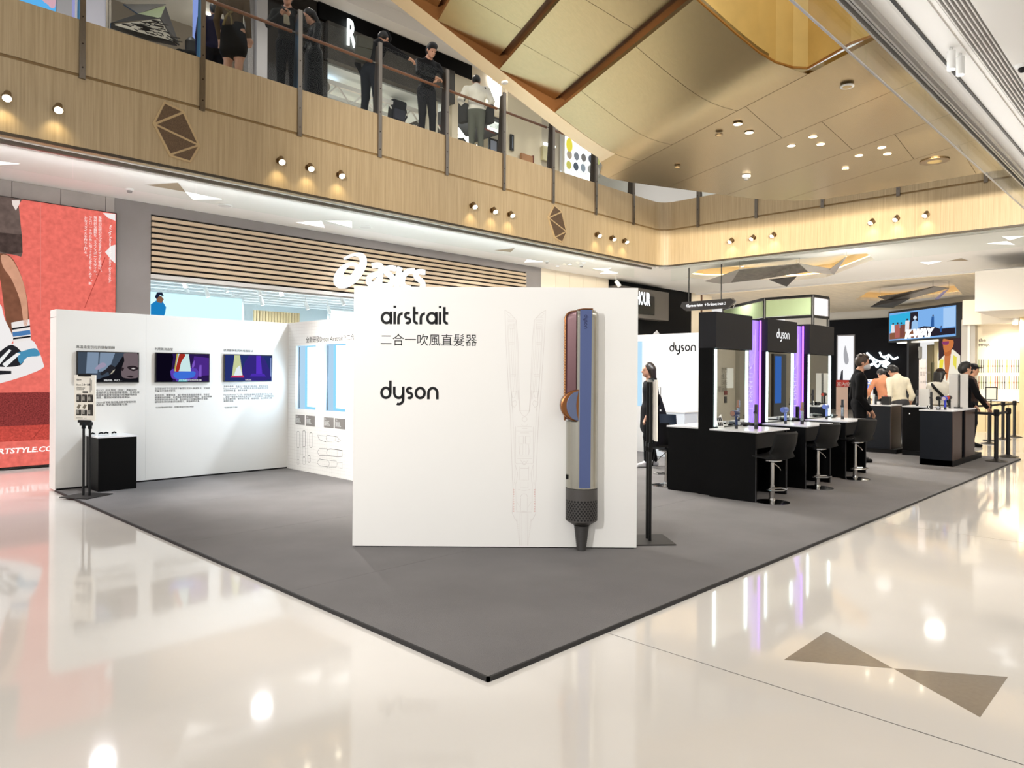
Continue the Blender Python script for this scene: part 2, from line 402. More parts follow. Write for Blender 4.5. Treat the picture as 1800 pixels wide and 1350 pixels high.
# edge rails along the soffit (stepped white aluminium)
for k, (y, z, mt) in enumerate([(8.12, 4.36, ceil_white), (8.24, 4.33, steel), (8.36, 4.35, ceil_white), (8.50, 4.37, ceil_white)]):
    struct('trim_soffit_rail', MB().box(-9, y, z, 13.9, y + .05, CZ), mt)
for k, x in enumerate((14.02, 14.14, 14.28)):
    struct('trim_soffit_rail', MB().box(x, -.5, 4.35, x + .05, 8.1, CZ), ceil_white)
for k, y in enumerate((-.47, -.51, -.55, -.6)):
    struct('trim_edge_rail', MB().box(-8, y, CZ - .05 + .02 * (k % 2), 13.9, y + .018, CZ + .2), P('soft_aluminium', '#c9c6c2', .35, .5))

# ---- oak fascias round the atrium
FB, FG, FT = 4.35, 5.26, 5.97
def path_band(mb, path, t, z0, z1):
    """vertical band along a plan path, thickness t to its left"""
    n = len(path); P2 = [Vector(p) for p in path]; off = []
    for i in range(n):
        a, c = P2[max(i - 1, 0)], P2[min(i + 1, n - 1)]; d = (c - a).normalized(); off.append(P2[i] + Vector((-d.y, d.x)) * t)
    v = [(p.x, p.y, z) for z in (z0, z1) for p in P2] + [(p.x, p.y, z) for z in (z0, z1) for p in off]
    f = []
    for i in range(n - 1):
        f += [(i, i + 1, n + i + 1, n + i), (2 * n + i, 3 * n + i, 3 * n + i + 1, 2 * n + i + 1), (i, 2 * n + i, 2 * n + i + 1, i + 1), (n + i, n + i + 1, 3 * n + i + 1, 3 * n + i)]
    f += [(0, n, 3 * n, 2 * n), (n - 1, 3 * n - 1, 4 * n - 1, 2 * n - 1)]
    return mb.add(v, f)
arc = [(13.35 + .35 * math.sin(t), 7.45 + .35 * math.cos(t)) for t in [PI / 2 * i / 8 for i in range(9)]]
struct('wall_left', path_band(MB(), [(-9, 7.8)] + arc[:5], .25, FB, FG - .02), oak)
struct('wall_end', path_band(MB(), arc[4:] + [(13.7, -8)], .25, FB, FG - .02), oak)
struct('trim_fascia_groove', path_band(MB(), [(-9, 7.825)] + [(x + .02, y + .02) for x, y in arc] + [(13.725, -8)], .2, FG - .03, FG + .03), P('groove_oak', '#94794f', .5))
struct('fascia_edge_shadow', path_band(MB(), [(-9, 7.795)] + arc + [(13.695, -8)], .03, FB - .035, FB), P('edge_shadow_brown', '#3d3325', .5))  # dark strip under the fascia; the edge shadow is put into its colour
px_left = [0.268 + 1.515 * k - 1.515 * 5 for k in range(14)]
px_left = [x for x in px_left if x < 13.2]
wl = thing('wall_left_upper', kind='structure')
edges = [-9] + px_left + [13.35]
for i in range(len(edges) - 1):
    part('panel', MB().box(edges[i] + .003, 7.8, FG + .02, edges[i + 1] - .003, 8.05, FT), oak, wl)
we = thing('wall_end_upper', kind='structure')
py_end = [6.75 - 1.533 * k for k in range(9)]
part('panel', path_band(MB(), arc, .25, FG + .02, FT), oak, we)
edges = [7.45] + py_end + [-8]
for i in range(len(edges) - 1):
    part('panel', MB().box(13.7, edges[i + 1] + .003, FG + .02, 13.95, edges[i] - .003, FT), oak, we)
# decorative polygon medallions on the fascia
gem_mat = P('bronze_mesh_inlay', '#6b5642', .45, .4, noise=(70, .25))
for k, pts in enumerate([((288, 178), (268, 217), (298, 275), (335, 286), (352, 257), (323, 195)), ((974, 360), (963, 382), (975, 419), (988, 427), (996, 408), (987, 371))]):
    q = [at(*p, y=7.79) for p in pts]; q = [(p.x, p.z) for p in q]
    t = thing('fascia_medallion', ('large' if k == 0 else 'small far') + ' bronze polygon medallion set in the oak fascia ' + ('below the left walkway' if k == 0 else 'between two groups of spotlights'), 'medallion', (q[0][0], 7.8, q[0][1]))
    cx = sum(p[0] for p in q) / 6; cz = sum(p[1] for p in q) / 6
    part('frame', MB().prism([(x, 7.8, z) for x, z in q], (0, -.02, 0)), P('pale_oak_trim', '#c2a77c', .4), t)
    sh = lambda p, c, s=.90: (c[0] + (p[0] - c[0]) * s, c[1] + (p[1] - c[1]) * s)
    for tr in ((0, 1, 5), (1, 4, 5), (1, 2, 4), (2, 3, 4)):
        c = (sum(q[i][0] for i in tr) / 3, sum(q[i][1] for i in tr) / 3)
        tri = [sh(sh(q[i], (cx, cz), .95), c, .87) for i in tr]
        part('mesh_panel', MB().prism([(x, 7.781, z) for x, z in tri], (0, -.006, 0)), gem_mat, t)

# ---- balustrades
def balustrade(name, label, posts, ax):
    t = thing(name, label, 'balustrade')
    W = (lambda s, d, z: (s, 7.8 + d, z)) if ax == 'x' else (lambda s, d, z: (13.7 + d, s, z))
    bx = lambda s0, s1, d0, d1, z0, z1: MB().obox(W((s0 + s1) / 2, (d0 + d1) / 2, (z0 + z1) / 2), V(W((s1 - s0) / 2, 0, 0)) - V(W(0, 0, 0)), V(W(0, (d1 - d0) / 2, 0)) - V(W(0, 0, 0)), (0, 0, (z1 - z0) / 2))
    for i, s in enumerate(posts):
        p = part('post', bx(s - .035, s + .035, -.035, 0, FG - .04, 7.2), steel, t)
        m = MB(); a = .012
        m.prism([W(s - a, .0, FT), W(s - a, .17, FT), W(s - a, .1, 7.16), W(s - a, .0, 7.16)], V(W(2 * a, 0, 0)) - V(W(0, 0, 0)))
        part('fin', m, P('dark_steel', '#5d534a', .3, .9), t)
        for z in (5.36, 5.66, 6.0, 6.4):
            part('bolt', MB().cyl(W(s, -.035, z), W(s, -.043, z), .009, n=8), P('bolt_metal', '#3a2f28', .4, .6), p)
        part('rail_bracket', MB().cyl(W(s, .12, 6.9), W(s - .12, .14, 6.9), .012, n=8), chrome, t)
    for i in range(len(posts) - 1):
        a, c = sorted((posts[i], posts[i + 1]))
        part('glass_pane', bx(a + .04, c - .04, .02, .032, FT - .02, 7.18), glass, t)
        part('handrail', MB().cyl(W(a + .06, .14, 6.9), W(c - .06, .14, 6.9), .026, n=12), rail_wood, t, smooth=True)
balustrade('glass_balustrade', 'glass balustrade with steel posts and brown handrail along the left walkway', px_left[2:], 'x')
balustrade('glass_balustrade', 'glass balustrade with steel posts on the end fascia behind the gold bulkhead', py_end, 'y')

# ---- hanging glass smoke barriers below the fascias
def smoke(label, pts, z0, z1):
    t = thing('smoke_barrier', label, 'glass screen')
    for a, c in zip(pts[:-1], pts[1:]):
        a, c = Vector(a), Vector(c); d = (c - a).normalized(); nn_ = Vector((-d.y, d.x)) * .005
        a, c = a + d * .006, c - d * .006
        part('glass_pane', MB().obox(((a.x + c.x) / 2, (a.y + c.y) / 2, (z0 + z1) / 2), ((c.x - a.x) / 2, (c.y - a.y) / 2, 0), (nn_.x, nn_.y, 0), (0, 0, (z1 - z0) / 2)), glass, t)
    return t
smoke('clear glass smoke barrier hanging under the left oak fascia', [(x, 7.9) for x in [-9] + [0.2 + 1.55 * k - 1.55 * 4 for k in range(14)] if x < 13.6], 3.95, 4.36)
smoke('clear glass smoke barrier hanging under the end oak fascia', [(13.8, y) for y in (7.6, 5.7, 3.8, 1.9, 0, -1.9, -3.8)], 3.95, 4.36)
sr = smoke('clear glass smoke barrier hanging from the white ceiling overhead', [(x, -.45) for x in (-3.0, -1.3, .42, 2.13, 3.84, 5.55, 7.26, 8.93, 10.6, 12.3, 13.6)], 4.06, 4.45)
part('bottom_rail', MB().box(-3, -.458, 4.05, 13.6, -.442, 4.062), P('soft_aluminium', '#c9c6c2', .35, .5), sr)

# ---- near ceiling fittings: air slot with fins, lighting track with twin spotlights
t = thing('air_slot', 'long linear air slot with black fins in the white ceiling overhead', 'vent', (3, -1.06, CZ))
part('back_plate', MB().box(-8, -1.17, CZ + .1, 13.5, -.96, CZ + .115), P('slot_black', '#141414', .8), t)
for k in range(6):
    y = -1.145 + k * .032
    part('fin', MB().box(-8, y, CZ - .002, 13.5, y + .011, CZ + .06), P('fin_white', '#d9d6d2', .5), t)
t = thing('light_track', 'recessed black lighting track along the white ceiling overhead', 'light track', (3, -.75, CZ))
part('channel', MB().box(-8, -.93, CZ - .012, 13.5, -.7, CZ), P('channel_white', '#dad8d4', .5), t)
part('track', MB().box(-8, -.755, CZ - .03, 13.5, -.735, CZ - .012), black_metal, t)
for k, (u, v) in enumerate(((1672, 108), (1688, 118))):
    p = at(u, v, z=4.27)
    t = thing('track_spotlight', 'white cylinder spotlight on the ceiling track, %s of two side by side' % ('left' if k == 0 else 'right'), 'spotlight', (p.x, p.y, CZ), group='white twin track spotlights')
    part('housing', MB().cyl((p.x, p.y, 4.2), (p.x, p.y, 4.36), .034, n=20), print_white, t, smooth=True)
    part('lens', MB().cyl((p.x, p.y, 4.196), (p.x, p.y, 4.2), .03, n=20), lamp_white, t)
    part('stem', MB().cyl((p.x, p.y, 4.36), (p.x, p.y, 4.4), .012, n=10), print_white, t)
p = at(1797, 114, z=CZ)
t = thing('smoke_detector', 'small dark ceiling camera dome in the white ceiling at the picture edge', 'camera', (p.x, p.y, CZ))
part('base', MB().lathe((p.x, p.y, CZ), [(.06, 0), (.055, -.02), (.04, -.03)], 20), print_white, t); part('dome', MB().sphere((p.x, p.y, CZ - .04), .034), black_metal, t, smooth=True)

# ---- ceiling fittings of the left soffit and far ceiling
def recess_light(label, tris, mats):
    c = at(*tris[0][0], z=CZ)
    t = thing('ceiling_light', label, 'ceiling light', (c.x, c.y, CZ))
    for tr, m in zip(tris, mats):
        q = [at(*p, z=CZ - .004) for p in tr]; c = sum(q, Vector()) / 3
        part('frame', MB().prism([c + (p - c) * 1.08 for p in q], (0, 0, .004)), ceil_white, t)
        part('diffuser', MB().prism([p - Vector((0, 0, .003)) for p in q], (0, 0, .002)), m, t)
tan = P('tan_mesh_insert', '#9b8a72', .6)
recess_light('bowtie ceiling light with one tan and one lit triangle above the slatted shop front', [[(258, 325), (313, 321), (326, 337)], [(326, 337), (340, 351), (390, 350)]], [tan, light_panel])
recess_light('pair of lit triangles in the soffit above the left end of the slats', [[(521, 391), (571, 400), (565, 388)], [(573, 388), (619, 400), (618, 388)]], [light_panel, light_panel])
recess_light('tan triangle insert in the soffit below the far medallion', [[(870, 440), (905, 436), (898, 443)]], [tan])
recess_light('lit triangle in the soffit right of the tan triangle', [[(922, 461), (927, 456), (955, 460)]], [light_panel])
recess_light('lit bowtie in the soffit near the fascia corner', [[(1042, 472), (1075, 471), (1063, 476)], [(1055, 481), (1087, 480), (1068, 475)]], [light_panel, light_panel])
recess_light('lit triangle at the left picture edge in the pink lit soffit', [[(-20, 281), (33, 288), (-10, 290)]], [light_panel])
recess_light('lit bowtie in the far right ceiling at the picture edge', [[(1735, 428), (1784, 430), (1770, 424)], [(1762, 416), (1800, 415), (1775, 422)]], [light_panel, light_panel])
recess_light('lit and tan bowtie in the far ceiling above the white shop bulkhead', [[(1618, 461), (1655, 459), (1632, 465)], [(1665, 459), (1690, 454), (1702, 458)]], [light_panel, tan])
for k, (u, v) in enumerate(((228, 332), (1022, 466), (962, 459))):
    p = at(u, v, z=CZ)
    t = thing('smoke_detector', 'white smoke detector on the soffit ' + ('above the red billboard', 'near the fascia corner', 'left of the fascia corner')[k], 'smoke detector', (p.x, p.y, CZ))
    part('base', MB().lathe((p.x, p.y, CZ), [(.06, 0), (.06, -.02), (.045, -.03)], 20), print_white, t)
    part('head', MB().lathe((p.x, p.y, CZ - .03), [(.04, 0), (.035, -.03), (.01, -.035)], 16), P('grey_plastic', '#8d8a86', .5), t)
for k, (u, v) in enumerate(((395, 361), (643, 399))):
    p = at(u, v, z=CZ)
    t = thing('ceiling_speaker', 'round white ceiling speaker in the soffit, ' + ('left one above the slats', 'right one with a grey grille')[k], 'speaker', (p.x, p.y, CZ))
    part('rim', MB().lathe((p.x, p.y, CZ), [(.13, 0), (.13, -.008), (.115, -.012)], 28), print_white, t)
    part('grille', MB().lathe((p.x, p.y, CZ - .012), [(.112, 0), (.05, -.004)], 28), P('grille_pale', '#d8d6d3', .6), t)
for k, (u, v) in enumerate(((980, 467), (1002, 464), (1026, 461), (1305, 468))):
    p = at(u, v, z=CZ)
    t = thing('downlight', 'small bright downlight in the soffit ' + ('first', 'second', 'third')[k] + ' from the left near the corner' if k < 3 else 'small bright downlight at the edge of the nearer coffer', 'downlight', (p.x, p.y, CZ))
    part('rim', MB().lathe((p.x, p.y, CZ), [(.06, 0), (.06, -.01), (.045, -.012)], 20), print_white, t)
    part('lens', MB().lathe((p.x, p.y, CZ - .012), [(.042, 0), (.03, -.004)], 20), lamp_white, t)

# ---- fascia spotlights
LENS = EM('spot_lens', '#fff1cf', 10.0)
def fascia_spot(p, out, label, grp, along):
    """p on the fascia, out = unit plan vector away from it"""
    p = V(p); o = V(out)
    t = thing('fascia_spotlight', label, 'spotlight', tuple(p), group=grp)
    base = p + o * .02
    part('mount', MB().cyl(p, p + o * .03, .05, n=18), bronze, t, smooth=True)
    part('arm', MB().cyl(base, p + o * .09, .014, n=8), bronze, t)
    d = (o * .62 + V(along) * .35 + Vector((0, 0, -.70))).normalized(); c = p + o * .09
    part('head', MB().cyl(c - d * .055, c + d * .065, .038, .05, n=20), bronze, t, smooth=True)
    part('lens', MB().cyl(c + d * .066, c + d * .074, .047, .04, n=20), LENS, t)
    return c + d * .1, d
L_sp = [(10, 172), (100, 190), (490, 278), (541, 291), (595, 303), (828, 361), (864, 369), (894, 376), (1047, 413), (1073, 418), (1095, 423)]
nm = ['at the picture edge', 'second from the picture edge', 'first right of the large medallion', 'second right of the large medallion', 'third right of the large medallion', 'first left of the small medallion', 'second of three left of the small medallion', 'nearest the small medallion on its left', 'first right of the small medallion', 'middle of three right of the small medallion', 'nearest the fascia corner']
KEYT = [(3, 5, 0), (3, 5.5, 0), (2.8, 4, 0), (4, 4, 0), (5.5, 5, 0), (6, 3, 0), (7, 1.5, 0), (8, 3, 0), (9, 2, 0), (10.5, 3, 0), (11.5, 1.5, 0)]
for (u, v), n_, kt in zip(L_sp, nm, KEYT):
    p = at(u, v, y=7.8); p.z = 4.76
    c, d = fascia_spot(p, (0, -1, 0), 'bronze spotlight on the left fascia, ' + n_, 'left fascia spotlights', (-.5, 0, 0))
    spot('fascia_lamp', c, kt, LP['key'], 52, (1, .97, .93), .05, .7)
    spot('fascia_glow', c + Vector((0, .0, -.02)), (p.x, 7.85, 4.2), 5, 100, (1, .8, .45), .03, 1.0)
E_sp = [(1288, 419), (1326, 413), (1362, 408), (1535, 385), (1578, 378), (1630, 372)]
nm = ['leftmost, near the corner', 'second from the corner', 'third from the corner', 'first of the right three', 'middle of the right three', 'rightmost']
for (u, v), n_ in zip(E_sp, nm):
    p = at(u, v, x=13.7); p.z = 4.76
    c, d = fascia_spot(p, (-1, 0, 0), 'bronze spotlight on the end fascia, ' + n_, 'end fascia spotlights', (0, .5, 0))
    spot('fascia_lamp', c, (9.0, p.y - .3, 0), LP['key_end'], 44, (1, .95, .87), .05, .7)
    spot('fascia_glow', c + Vector((-.0, 0, -.02)), (13.8, p.y, 4.2), 5, 100, (1, .8, .45), .03, 1.0)

# ---- gold bulkhead under the stair and landing: sheet panels on a 30 degree incline that curves into a flat soffit
GS, GN, GT, GW = Vector((-.4148, -.9099)), Vector((-.9099, .4148)), Vector((6.686, 4.407)), .35
def gz(b): return 4.8 + .577 * (b + math.sqrt(b * b + GW * GW)) / 2
def gw(a, b, dz=0.0): p = GT + GS * a + GN * b; return (p.x, p.y, gz(b) + dz)
G_OUT = [(0, 6.6), (0, .1), (-.23, -.12), (-.58, -.26), (-.70, -.5), (-.74, -1.29), (-.76, -2.35), (-.80, -3.3), (-.78, -3.9), (-.58, -4.5), (-.3, -4.82), (.05, -5.0), (1.02, -5.41), (1.93, -5.82), (2.55, -6.1), (5.07, -.46), (4.58, -.33), (3.97, -.36), (3.90, -.22), (3.86, -.02), (3.85, .2), (3.85, 6.6)]
def clip(poly, p, n):
    """keep the side of the line through p where (x-p).n >= 0"""
    out = []
    for i in range(len(poly)):
        A_, B_ = Vector(poly[i]), Vector(poly[(i + 1) % len(poly)]); da, db = (A_ - p).dot(n), (B_ - p).dot(n)
        if da >= 0: out.append(A_)
        if (da >= 0) != (db >= 0): out.append(A_ + (B_ - A_) * (da / (da - db)))
    return [tuple(q) for q in out]
def cell(lims):
    poly = G_OUT
    for p, n in lims:
        poly = clip(poly, Vector(p), Vector(n).normalized())
        if len(poly) < 3: return None
    return poly
def gpanel(poly, mat, parent, drop=lambda a, b: 0.0, name='panel', th=.05):
    bm = bmesh.new(); f = bm.faces.new([bm.verts.new((a, b, 0)) for a, b in poly])
    bs = [p[1] for p in poly]
    for bb in [x * .12 for x in range(-8, 13)]:
        if min(bs) < bb < max(bs): bmesh.ops.bisect_plane(bm, geom=bm.verts[:] + bm.edges[:] + bm.faces[:], plane_co=(0, bb, 0), plane_no=(0, 1, 0), dist=1e-5)
    bmesh.ops.triangulate(bm, faces=bm.faces[:])
    m = MB(); vs = [v.co.copy() for v in bm.verts]; bm.verts.index_update()
    fs = [tuple(v.index for v in f.verts) for f in bm.faces]
    bd = [(e.verts[0].index, e.verts[1].index) for e in bm.edges if len(e.link_faces) == 1]
    lo = [gw(v.x, v.y, drop(v.x, v.y)) for v in vs]; n = len(lo)
    m.add(lo + [(p[0], p[1], p[2] + th) for p in lo], fs + [tuple(i + n for i in reversed(f)) for f in fs] + [(a, c, c + n, a + n) for a, c in bd]); bm.free()
    return part(name, m, mat, parent, smooth=True)
gb = thing('gold_bulkhead', 'champagne gold sheet metal bulkhead under the stair, overlapping panels curving into a flat soffit', 'bulkhead', (6.7, 4.4, 4.8))
J = .004
gpanel(cell([((.34, 0), (-1, 0)), ((0, -.02), (0, 1))]), cream_metal, gb, name='edge_strip', th=.3)
rows = [(-.47, 1.0), (1.0, 1.88), (1.88, 2.8), (2.8, 3.72), (3.72, 4.64), (4.64, 5.56), (5.56, 6.6)]
acol = [.35, 1.22, 2.66, 3.86]
for i, (b0, b1) in enumerate(rows):
    for a0, a1 in zip(acol[:-1], acol[1:]):
        p = cell([((a0 + J, 0), (1, 0)), ((a1 - J, 0), (-1, 0)), ((0, b0 + J), (0, 1)), ((0, b1 - .002), (0, -1))])
        if p: gpanel(p, gold, gb, (lambda a, b, b0=b0, b1=b1, i=i: 0 if i == 0 else .19 * max(0, 1 - (b - b0) / (b1 - b0))))
# curved nose left of the strip and the flat rows with saw-tooth joints
p = cell([((.35 - J, 0), (-1, 0)), ((0, -.02), (0, -1)), ((0, -.47), (0, 1))])
if p: gpanel(p, gold, gb)
fr_ = [(-.47, -1.68), (-1.68, -2.96), (-2.96, -4.19), (-4.19, -6.4)]
for b0, b1 in fr_:
    d = Vector((2.10 - 2.82, b1 - b0)) if b1 > -5 else Vector((-.7, -1.24)); nn_ = Vector((d.y, -d.x)).normalized()
    if nn_.x > 0: nn_ = -nn_
    for s_ in (1, -1):
        p = cell([((0, b0 - J), (0, -1)), ((0, b1 + J), (0, 1)), ((2.82 - J * s_, b0), nn_ * s_)])
        if p: gpanel(p, gold, gb)
# dark backing seen through the steps
m = MB(); n_ = 14
part('backing', MB().prism([gw(.33, 6.5, .26), gw(.33, .2, .26), gw(3.8, .2, .26), gw(3.8, 6.5, .26)], (0, 0, .04)), brown_recess, gb)
m = MB()
for i in range(22):
    b0, b1 = .3 * i - .1, .3 * (i + 1) - .1
    m.add([gw(.345, b0, .0), gw(.345, b1, .0), gw(.345, b1, .36), gw(.345, b0, .36)], [(0, 1, 2, 3)])
part('recess_side', m, brown_recess, gb)
# light well in the bulkhead with gold walls
wl_pts = [(3.85, 6.6), (3.85, .2), (3.86, -.02), (3.90, -.22), (3.97, -.36), (4.58, -.33), (5.07, -.46)]
fine = []
for i in range(len(wl_pts) - 1):
    a, c = Vector(wl_pts[i]), Vector(wl_pts[i + 1]); k = max(1, int((c - a).length / .3))
    fine += [tuple(a + (c - a) * j / k) for j in range(k)]
fine.append(wl_pts[-1])
m = MB()
for i in range(len(fine) - 1):
    q0, q1 = gw(*fine[i]), gw(*fine[i + 1])
    m.add([q0, q1, (q1[0], q1[1], max(q1[2], 0) + 2.6), (q0[0], q0[1], q0[2] + 2.6)], [(0, 1, 2, 3)])
part('well_wall', m, gold_wall, gb, smooth=True)
m = MB()
for i in range(len(fine) - 1):
    q0, q1 = V(gw(*fine[i])), V(gw(*fine[i + 1]))
    m.tube([q0 + Vector((0, 0, -.005)), q1 + Vector((0, 0, -.005))], .014, 6)
part('well_edge', m, P('copper_edge', '#a87434', .3, .8), gb)
spot('well_lamp', (4.6, -.1, 7.6), (3.9, 1.0, 5.9), 90, 140, (1, .9, .68), .1, 1.0)
spot('well_lamp', (2.6, .2, 7.9), (2.6, 1.4, 6.2), 90, 140, (1, .9, .68), .1, 1.0)
# fittings in the gold soffit
for k, (u, v) in enumerate(((1297, 219), (1317, 234), (1391, 257), (1429, 241), (1443, 254), (1510, 274), (1550, 260), (1560, 271))):
    p = at(u, v, z=4.80)
    t = thing('downlight', 'round warm downlight in the gold soffit, %s' % ['upper of the left pair', 'lower of the left pair', 'left of the middle three', 'upper of the middle three', 'lower right of the middle three', 'left of the right three', 'upper of the right three', 'lower right of the right three'][k], 'downlight', (p.x, p.y, 4.8), group='gold soffit downlights')
    part('rim', MB().lathe((p.x, p.y, 4.812), [(.062, 0), (.062, -.006), (.055, -.008)], 24), bronze, t)
    part('lens', MB().lathe((p.x, p.y, 4.804), [(.055, 0), (.05, -.004)], 24), EM('downlight_lens', '#fff0cc', 5.0), t)
    if k % 2 == 0: spot('soffit_lamp', (p.x, p.y, 4.76), (p.x, p.y, 0), 45, 110, (1, .93, .82), .12, .8)
for k, (u, v, kind) in enumerate(((1489, 151, 'sp'), (1312, 308, 'det'), (1486, 296, 'sp2'), (1643, 283, 'big'), (1264, 236, 'off'), (1191, 293, 'off2'))):
    p = at(u, v, z=4.80); q = (p.x, p.y, 4.8)
    if kind == 'det':
        t = thing('smoke_detector', 'white smoke detector under the gold soffit', 'smoke detector', q)
        part('base', MB().lathe(q, [(.07, 0), (.07, -.03), (.055, -.045)], 22), print_white, t); part('head', MB().lathe((p.x, p.y, 4.755), [(.045, 0), (.03, -.035), (.012, -.04)], 18), P('grey_plastic', '#8d8a86', .5), t)
    elif kind == 'big':
        t = thing('ceiling_speaker', 'large round gold grille in the gold soffit near the glass', 'speaker', q)
        part('rim', MB().lathe(q, [(.2, 0), (.2, -.01), (.18, -.014)], 32), bronze, t); part('grille', MB().lathe((p.x, p.y, 4.79), [(.178, 0), (.1, -.004)], 32), P('gold_grille', '#b59a62', .5, .5), t)
    else:
        t = thing('downlight', {'sp': 'white ringed unlit fitting high in the gold soffit', 'sp2': 'small white ringed fitting low in the gold soffit', 'off': 'dim amber downlight left of the lit pair in the gold soffit', 'off2': 'small pale fitting in the gold soffit near the glass balustrade'}[kind], 'downlight', q)
        r_ = .075 if kind == 'sp' else .05
        part('rim', MB().lathe(q, [(r_, 0), (r_, -.012), (r_ * .75, -.014)], 24), print_white if kind[:2] == 'sp' else bronze, t)
        part('lens', MB().lathe((p.x, p.y, 4.787), [(r_ * .72, 0), (r_ * .5, -.006)], 24), P('amber_glass', '#d9b878', .3), t)
p = at(889, 147, z=5.75)
t = thing('downlight', 'white ringed fitting on the cream edge strip of the gold bulkhead', 'downlight', tuple(p))
q = V(gw(.17, 1.72)); part('rim', MB().lathe(q, [(.06, .0), (.06, -.015), (.04, -.018)], 22, (.0, 0, 1)), print_white, t); part('lens', MB().lathe(q - Vector((0, 0, .018)), [(.04, 0), (.02, -.006)], 18), P('grey_glass', '#b5b0a8', .2), t)

# ================================================================ SHOP FRONT ON THE LEFT (y = 10.6)
SY = 10.6
def wallxz(mb, x0, x1, z0, z1, y0, y1): return mb.box(x0, y0, z0, x1, y1, z1)
for a in ((1.50, 2.07, 0, CZ), (11.5, 12.1, 0, CZ), (2.07, 11.5, 4.22, CZ)):
    struct('wall_shop', wallxz(MB(), a[0], a[1], a[2], a[3], SY, SY + .3), grey_wall)
xs_ = [-6, -3, -1.3] + [at(u, 340, y=SY).x for u in (21, 107, 186)] + [1.50]
wl2 = thing('wall_shop_stone', kind='structure')
for a, c in zip(xs_[:-1], xs_[1:]):
    part('stone_panel', wallxz(MB(), a + .004, c - .004, 4.13, CZ, SY + .0, SY + .3), stone, wl2)
    part('stone_panel', wallxz(MB(), a + .004, c - .004, 0, 4.12, SY + .12, SY + .3), stone, wl2)
# slatted sign fascia
sf = thing('slatted_fascia', 'long shop fascia of pale wood slats with dark gaps above the glass front', 'shop fascia', (2.07, SY, 3.2))
part('back_board', wallxz(MB(), 2.07, 11.5, 3.2, 4.22, SY + .02, SY + .1), P('slat_gap_black', '#16130f', .8), sf)
slat_oak = P('slat_oak', '#cdb699', .5, noise=(4, .06, (1, 20, 30)))
for k in range(10):
    z = 3.225 + .0995 * k
    part('slat', wallxz(MB(), 2.08, 11.49, z, z + .062, SY - .03, SY + .02), slat_oak, sf)
part('lower_beam', wallxz(MB(), 2.07, 11.5, 3.12, 3.19, SY - .02, SY + .1), P('beam_white', '#d6d2cd', .5), sf)
part('beam_channel', wallxz(MB(), 2.07, 11.5, 3.09, 3.12, SY - .0, SY + .08), P('beam_grey', '#8b8986', .4), sf)
# illuminated sign: spiral emblem and italic letters
sgn = thing('illuminated_sign', 'glowing white shop sign with spiral emblem and slanted letters on the wood slats', 'sign', tuple(at(680, 480, y=SY - .06)))
lit = EM('sign_white', '#f4fbff', 1.8)
fS = frame((0, SY - .12, 0), (1, 0, 0))
def S2(u, v): p = at(u, v, y=SY - .12); return (p.x, p.z)
def sgn_px(pts): return [S2(570 + x / 9, 430 + y / 9) for x, y in pts]
outer = [(320, 215), (360, 185), (430, 150), (520, 128), (600, 140), (650, 190), (668, 260), (655, 350), (610, 450), (540, 550), (450, 630), (360, 680), (270, 690), (200, 655), (165, 590), (170, 510), (205, 430), (270, 350), (350, 300), (430, 280), (500, 295), (540, 330), (535, 350)]
inner = [(535, 350), (560, 310), (580, 250), (560, 200), (510, 178), (450, 185), (400, 205), (350, 235), (335, 235)]
eye_ = [(500, 380), (495, 345), (450, 332), (390, 345), (335, 395), (305, 450), (310, 495), (350, 512), (410, 495), (460, 450)]
def smooth_closed(p, n=4):
    out = []; m = len(p)
    for i in range(m):
        p0, p1, p2, p3 = (Vector(p[(i + j - 1) % m]) for j in range(4))
        for k in range(n):
            t = k / n; out.append(tuple(.5 * ((2 * p1) + (p2 - p0) * t + (2 * p0 - 5 * p1 + 4 * p2 - p3) * t * t + (3 * p1 - p0 - 3 * p2 + p3) * t ** 3)))
    return out
def smooth_open(p, n=5):
    q = [p[0]] + list(p) + [p[-1]]; out = []
    for i in range(len(p) - 1):
        p0, p1, p2, p3 = (Vector(q[i + j]) for j in range(4))
        for k in range(n):
            t = k / n; out.append(tuple(.5 * ((2 * p1) + (p2 - p0) * t + (2 * p0 - 5 * p1 + 4 * p2 - p3) * t * t + (3 * p1 - p0 - 3 * p2 + p3) * t ** 3)))
    out.append(tuple(p[-1])); return out
def holed(mb, fr, outer, holes, h, th=0.0):
    loops = [[Vector((x, y, 0)) for x, y in l] for l in [outer] + holes]; tri = tessellate_polygon(loops); flat = [p for l in loops for p in l]
    mb.add([fr(p.x, p.y, h) for p in flat], tri)
    if th:
        for l in loops:
            n = len(l); mb.add([fr(p.x, p.y, h) for p in l] + [fr(p.x, p.y, h - th) for p in l], [(i, (i + 1) % n, n + (i + 1) % n, n + i) for i in range(n)])
    return mb
part('emblem', holed(MB(), fS, smooth_closed(sgn_px(outer[:22] + [(560, 330), (580, 250), (560, 200), (510, 178), (450, 185), (400, 205), (345, 235)]), 3), [smooth_closed(sgn_px(eye_), 3)], .02, .06), lit, sgn)
def ribbon3(mb, pts, w, fr, h, th, closed=False):
    n0 = len(mb.v); mb.stroke(pts, w, fr, h, closed); n = len(mb.v) - n0; q = n // 2; dz = fr(0, 0, -th) - fr(0, 0, 0)
    lo = [tuple(V(p) + dz) for p in mb.v[n0:]]
    rim = list(range(q)) + list(range(2 * q - 1, q - 1, -1)) if not closed else None
    base = len(mb.v); mb.v += lo
    loops = [rim] if rim else [list(range(q)), list(range(q, 2 * q))]
    for l in loops:
        for i in range(len(l)): a, c = l[i], l[(i + 1) % len(l)]; mb.f.append((n0 + a, n0 + c, base + c, base + a)); mb.mi.append(mb.cur)
m = MB()
